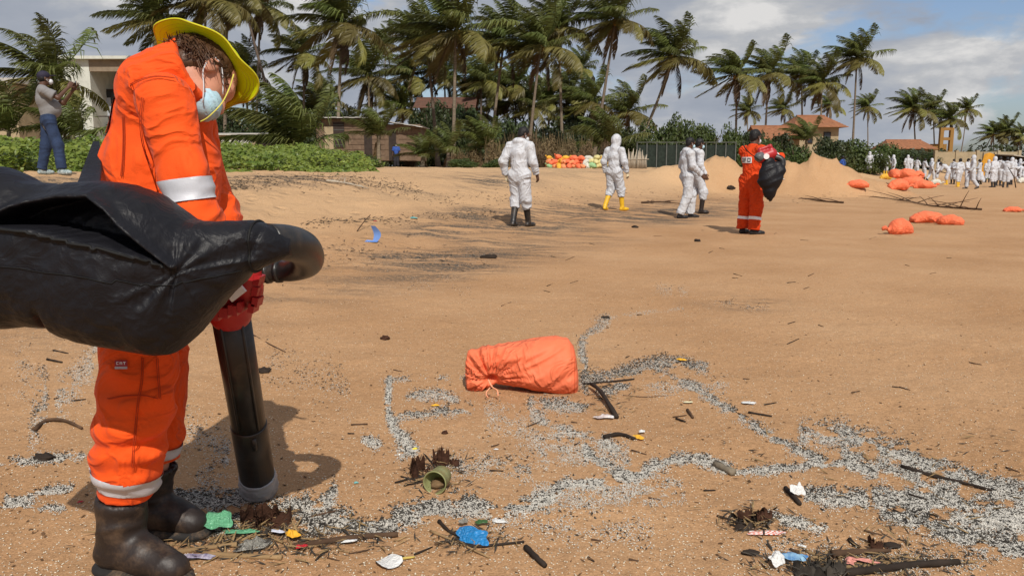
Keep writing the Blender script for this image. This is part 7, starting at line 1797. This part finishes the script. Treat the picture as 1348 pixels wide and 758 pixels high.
stick('curved dark root on the sand at the left', [(45, 568), (62, 556), (85, 556), (108, 566)], (.014, .008), M['stick_brown'], 'root', 'root')
stick('thin dark twig right of the tube', [(331, 440), (352, 452), (376, 464)], (.006, .004), M['stick_brown'])
stick('small twig near the left edge', [(62, 474), (82, 478)], (.009, .006), M['stick_dark'])
stick('second small twig above the left pellets', [(70, 462), (90, 466)], (.007, .005), M['stick_dark'])
stick('lone twig below the near orange sacks, left', [(462, 560), (484, 559)], (.006, .005), M['stick_brown'])
stick('thin twig standing beside the blue sheet', [(470, 305), (480, 302, .12), (488, 300, .2)], (.012, .008), M['stick_brown'])
rb2 = random.Random(77)
for i in range(90):
    px, py = rb2.uniform(0, 1348), 300 + 440 * rb2.random() ** 1.1
    if 100 < px < 420 and py > 380: continue
    L2 = rb2.uniform(6, 22) * (py / 600); a2 = rb2.uniform(-.5, .5)
    stick('loose dark twig lying on the open sand', [(px, py), (px + L2, py + L2 * a2)], (.0055, .003), M['stick_dark'] if i % 2 else M['stick_brown'], 'twig', 'twig', 'loose twigs on the open sand', 5)
def blue_sheet():
    p = G(492, 319); root = thing('folded_sheet', 'bent pale blue sheet standing upright on the sand', 'sheet', p)
    mb = MB(); n = 8; vs = []
    for i in range(n):
        t = i / (n - 1)
        for dx in (0, 1): vs.append((-.02 + dx * .10 * (.6 + .4 * math.sin(t * 3.1)) + .02 * math.sin(t * 4), .03 * math.sin(t * 3 + dx), .005 + t * .22))
    mb.add(vs, [[i * 2, i * 2 + 1, i * 2 + 3, i * 2 + 2] for i in range(n - 1)]); mb.build('upright_flap', M['film_sky'], root, True)
    mb = MB(); mb.add([(-.12, -.04, .01), (.05, -.05, .008), (.06, .06, .012), (-.1, .05, .03)], [[0, 1, 2, 3]]); mb.build('flat_flap', M['film_sky'], root)
blue_sheet()
scrap('plastic_scrap', 'teal plastic scrap in the wrack line', 'plastic scrap', 545, 288, .16, .09, M['film_teal'], 60, 0, .01, .6)
scrap('plastic_scrap', 'red scrap in the wrack line', 'plastic scrap', 494, 292, .08, .04, M['film_red'], 61, 0, .01, .6)
scrap('plastic_scrap', 'white scrap on the sand right of the far orange worker', 'plastic scrap', 1031, 238, .3, .2, M['film_white'], 62, 0, .02, .6)
def branch(name, label, pts, rad, twigs, seed, m):
    r = random.Random(seed); W_ = [G(*p) + [0, 0, rad] for p in pts]; base = np.array(W_[0]); base[2] = hz(base[0], base[1]); root = thing(name, label, 'branch', base); c = curve(W_, 20) - base
    mb = MB(); mb.tube(c, np.linspace(rad, rad * .3, 20), 6); mb.build('main_stem', m, root, True); sp = np.linalg.norm(c[-1] - c[0])
    for i in range(twigs):
        k = r.randrange(1, 18); a = c[k]; d = nrm([r.uniform(-1, 1) - .5, r.uniform(-.4, .4), r.uniform(.02, .16)]) * min(sp * .25, 1.3) * r.uniform(.4, 1.1); mb = MB(); mb.tube(curve([a, a + d * .5 + [0, 0, .03], a + d], 6), np.linspace(rad * .5, rad * .15, 6), 5); mb.build('twig', m, root, True)
branch('dead_branch', 'long dead branch with many twigs lying before the orange heap', [(1292, 277), (1258, 275), (1225, 272), (1190, 265), (1145, 260)], .032, 18, 3, M['stick_brown'])
branch('dead_branch', 'thin dead branch on the sand left of the long one', [(1110, 268), (1080, 266), (1055, 262)], .035, 7, 4, M['stick_brown'])
branch('dead_branch', 'bleached dead branch on the bank below the green creeper', [(430, 240), (455, 243), (485, 250)], .03, 7, 5, M['stake'])
_a, _b = at(438, 200, 25), at(458, 224, 24); o = MB().tube(curve([_a - _b, (_a - _b) * .5 + [.05, 0, -.05], [0, 0, -.05]], 8), np.linspace(.02, .04, 8), 6).build('stick', M['stick_dark'], None, True); o.location = (_b[0], _b[1], hz(_b[0], _b[1])); tag(o, 'dark stick planted slanting at the edge of the green creeper', 'stick')
branch('dead_branch', 'dark twiggy stick behind the yellow-booted walker', [(845, 268), (870, 267), (900, 270)], .03, 5, 7, M['stick_brown'])
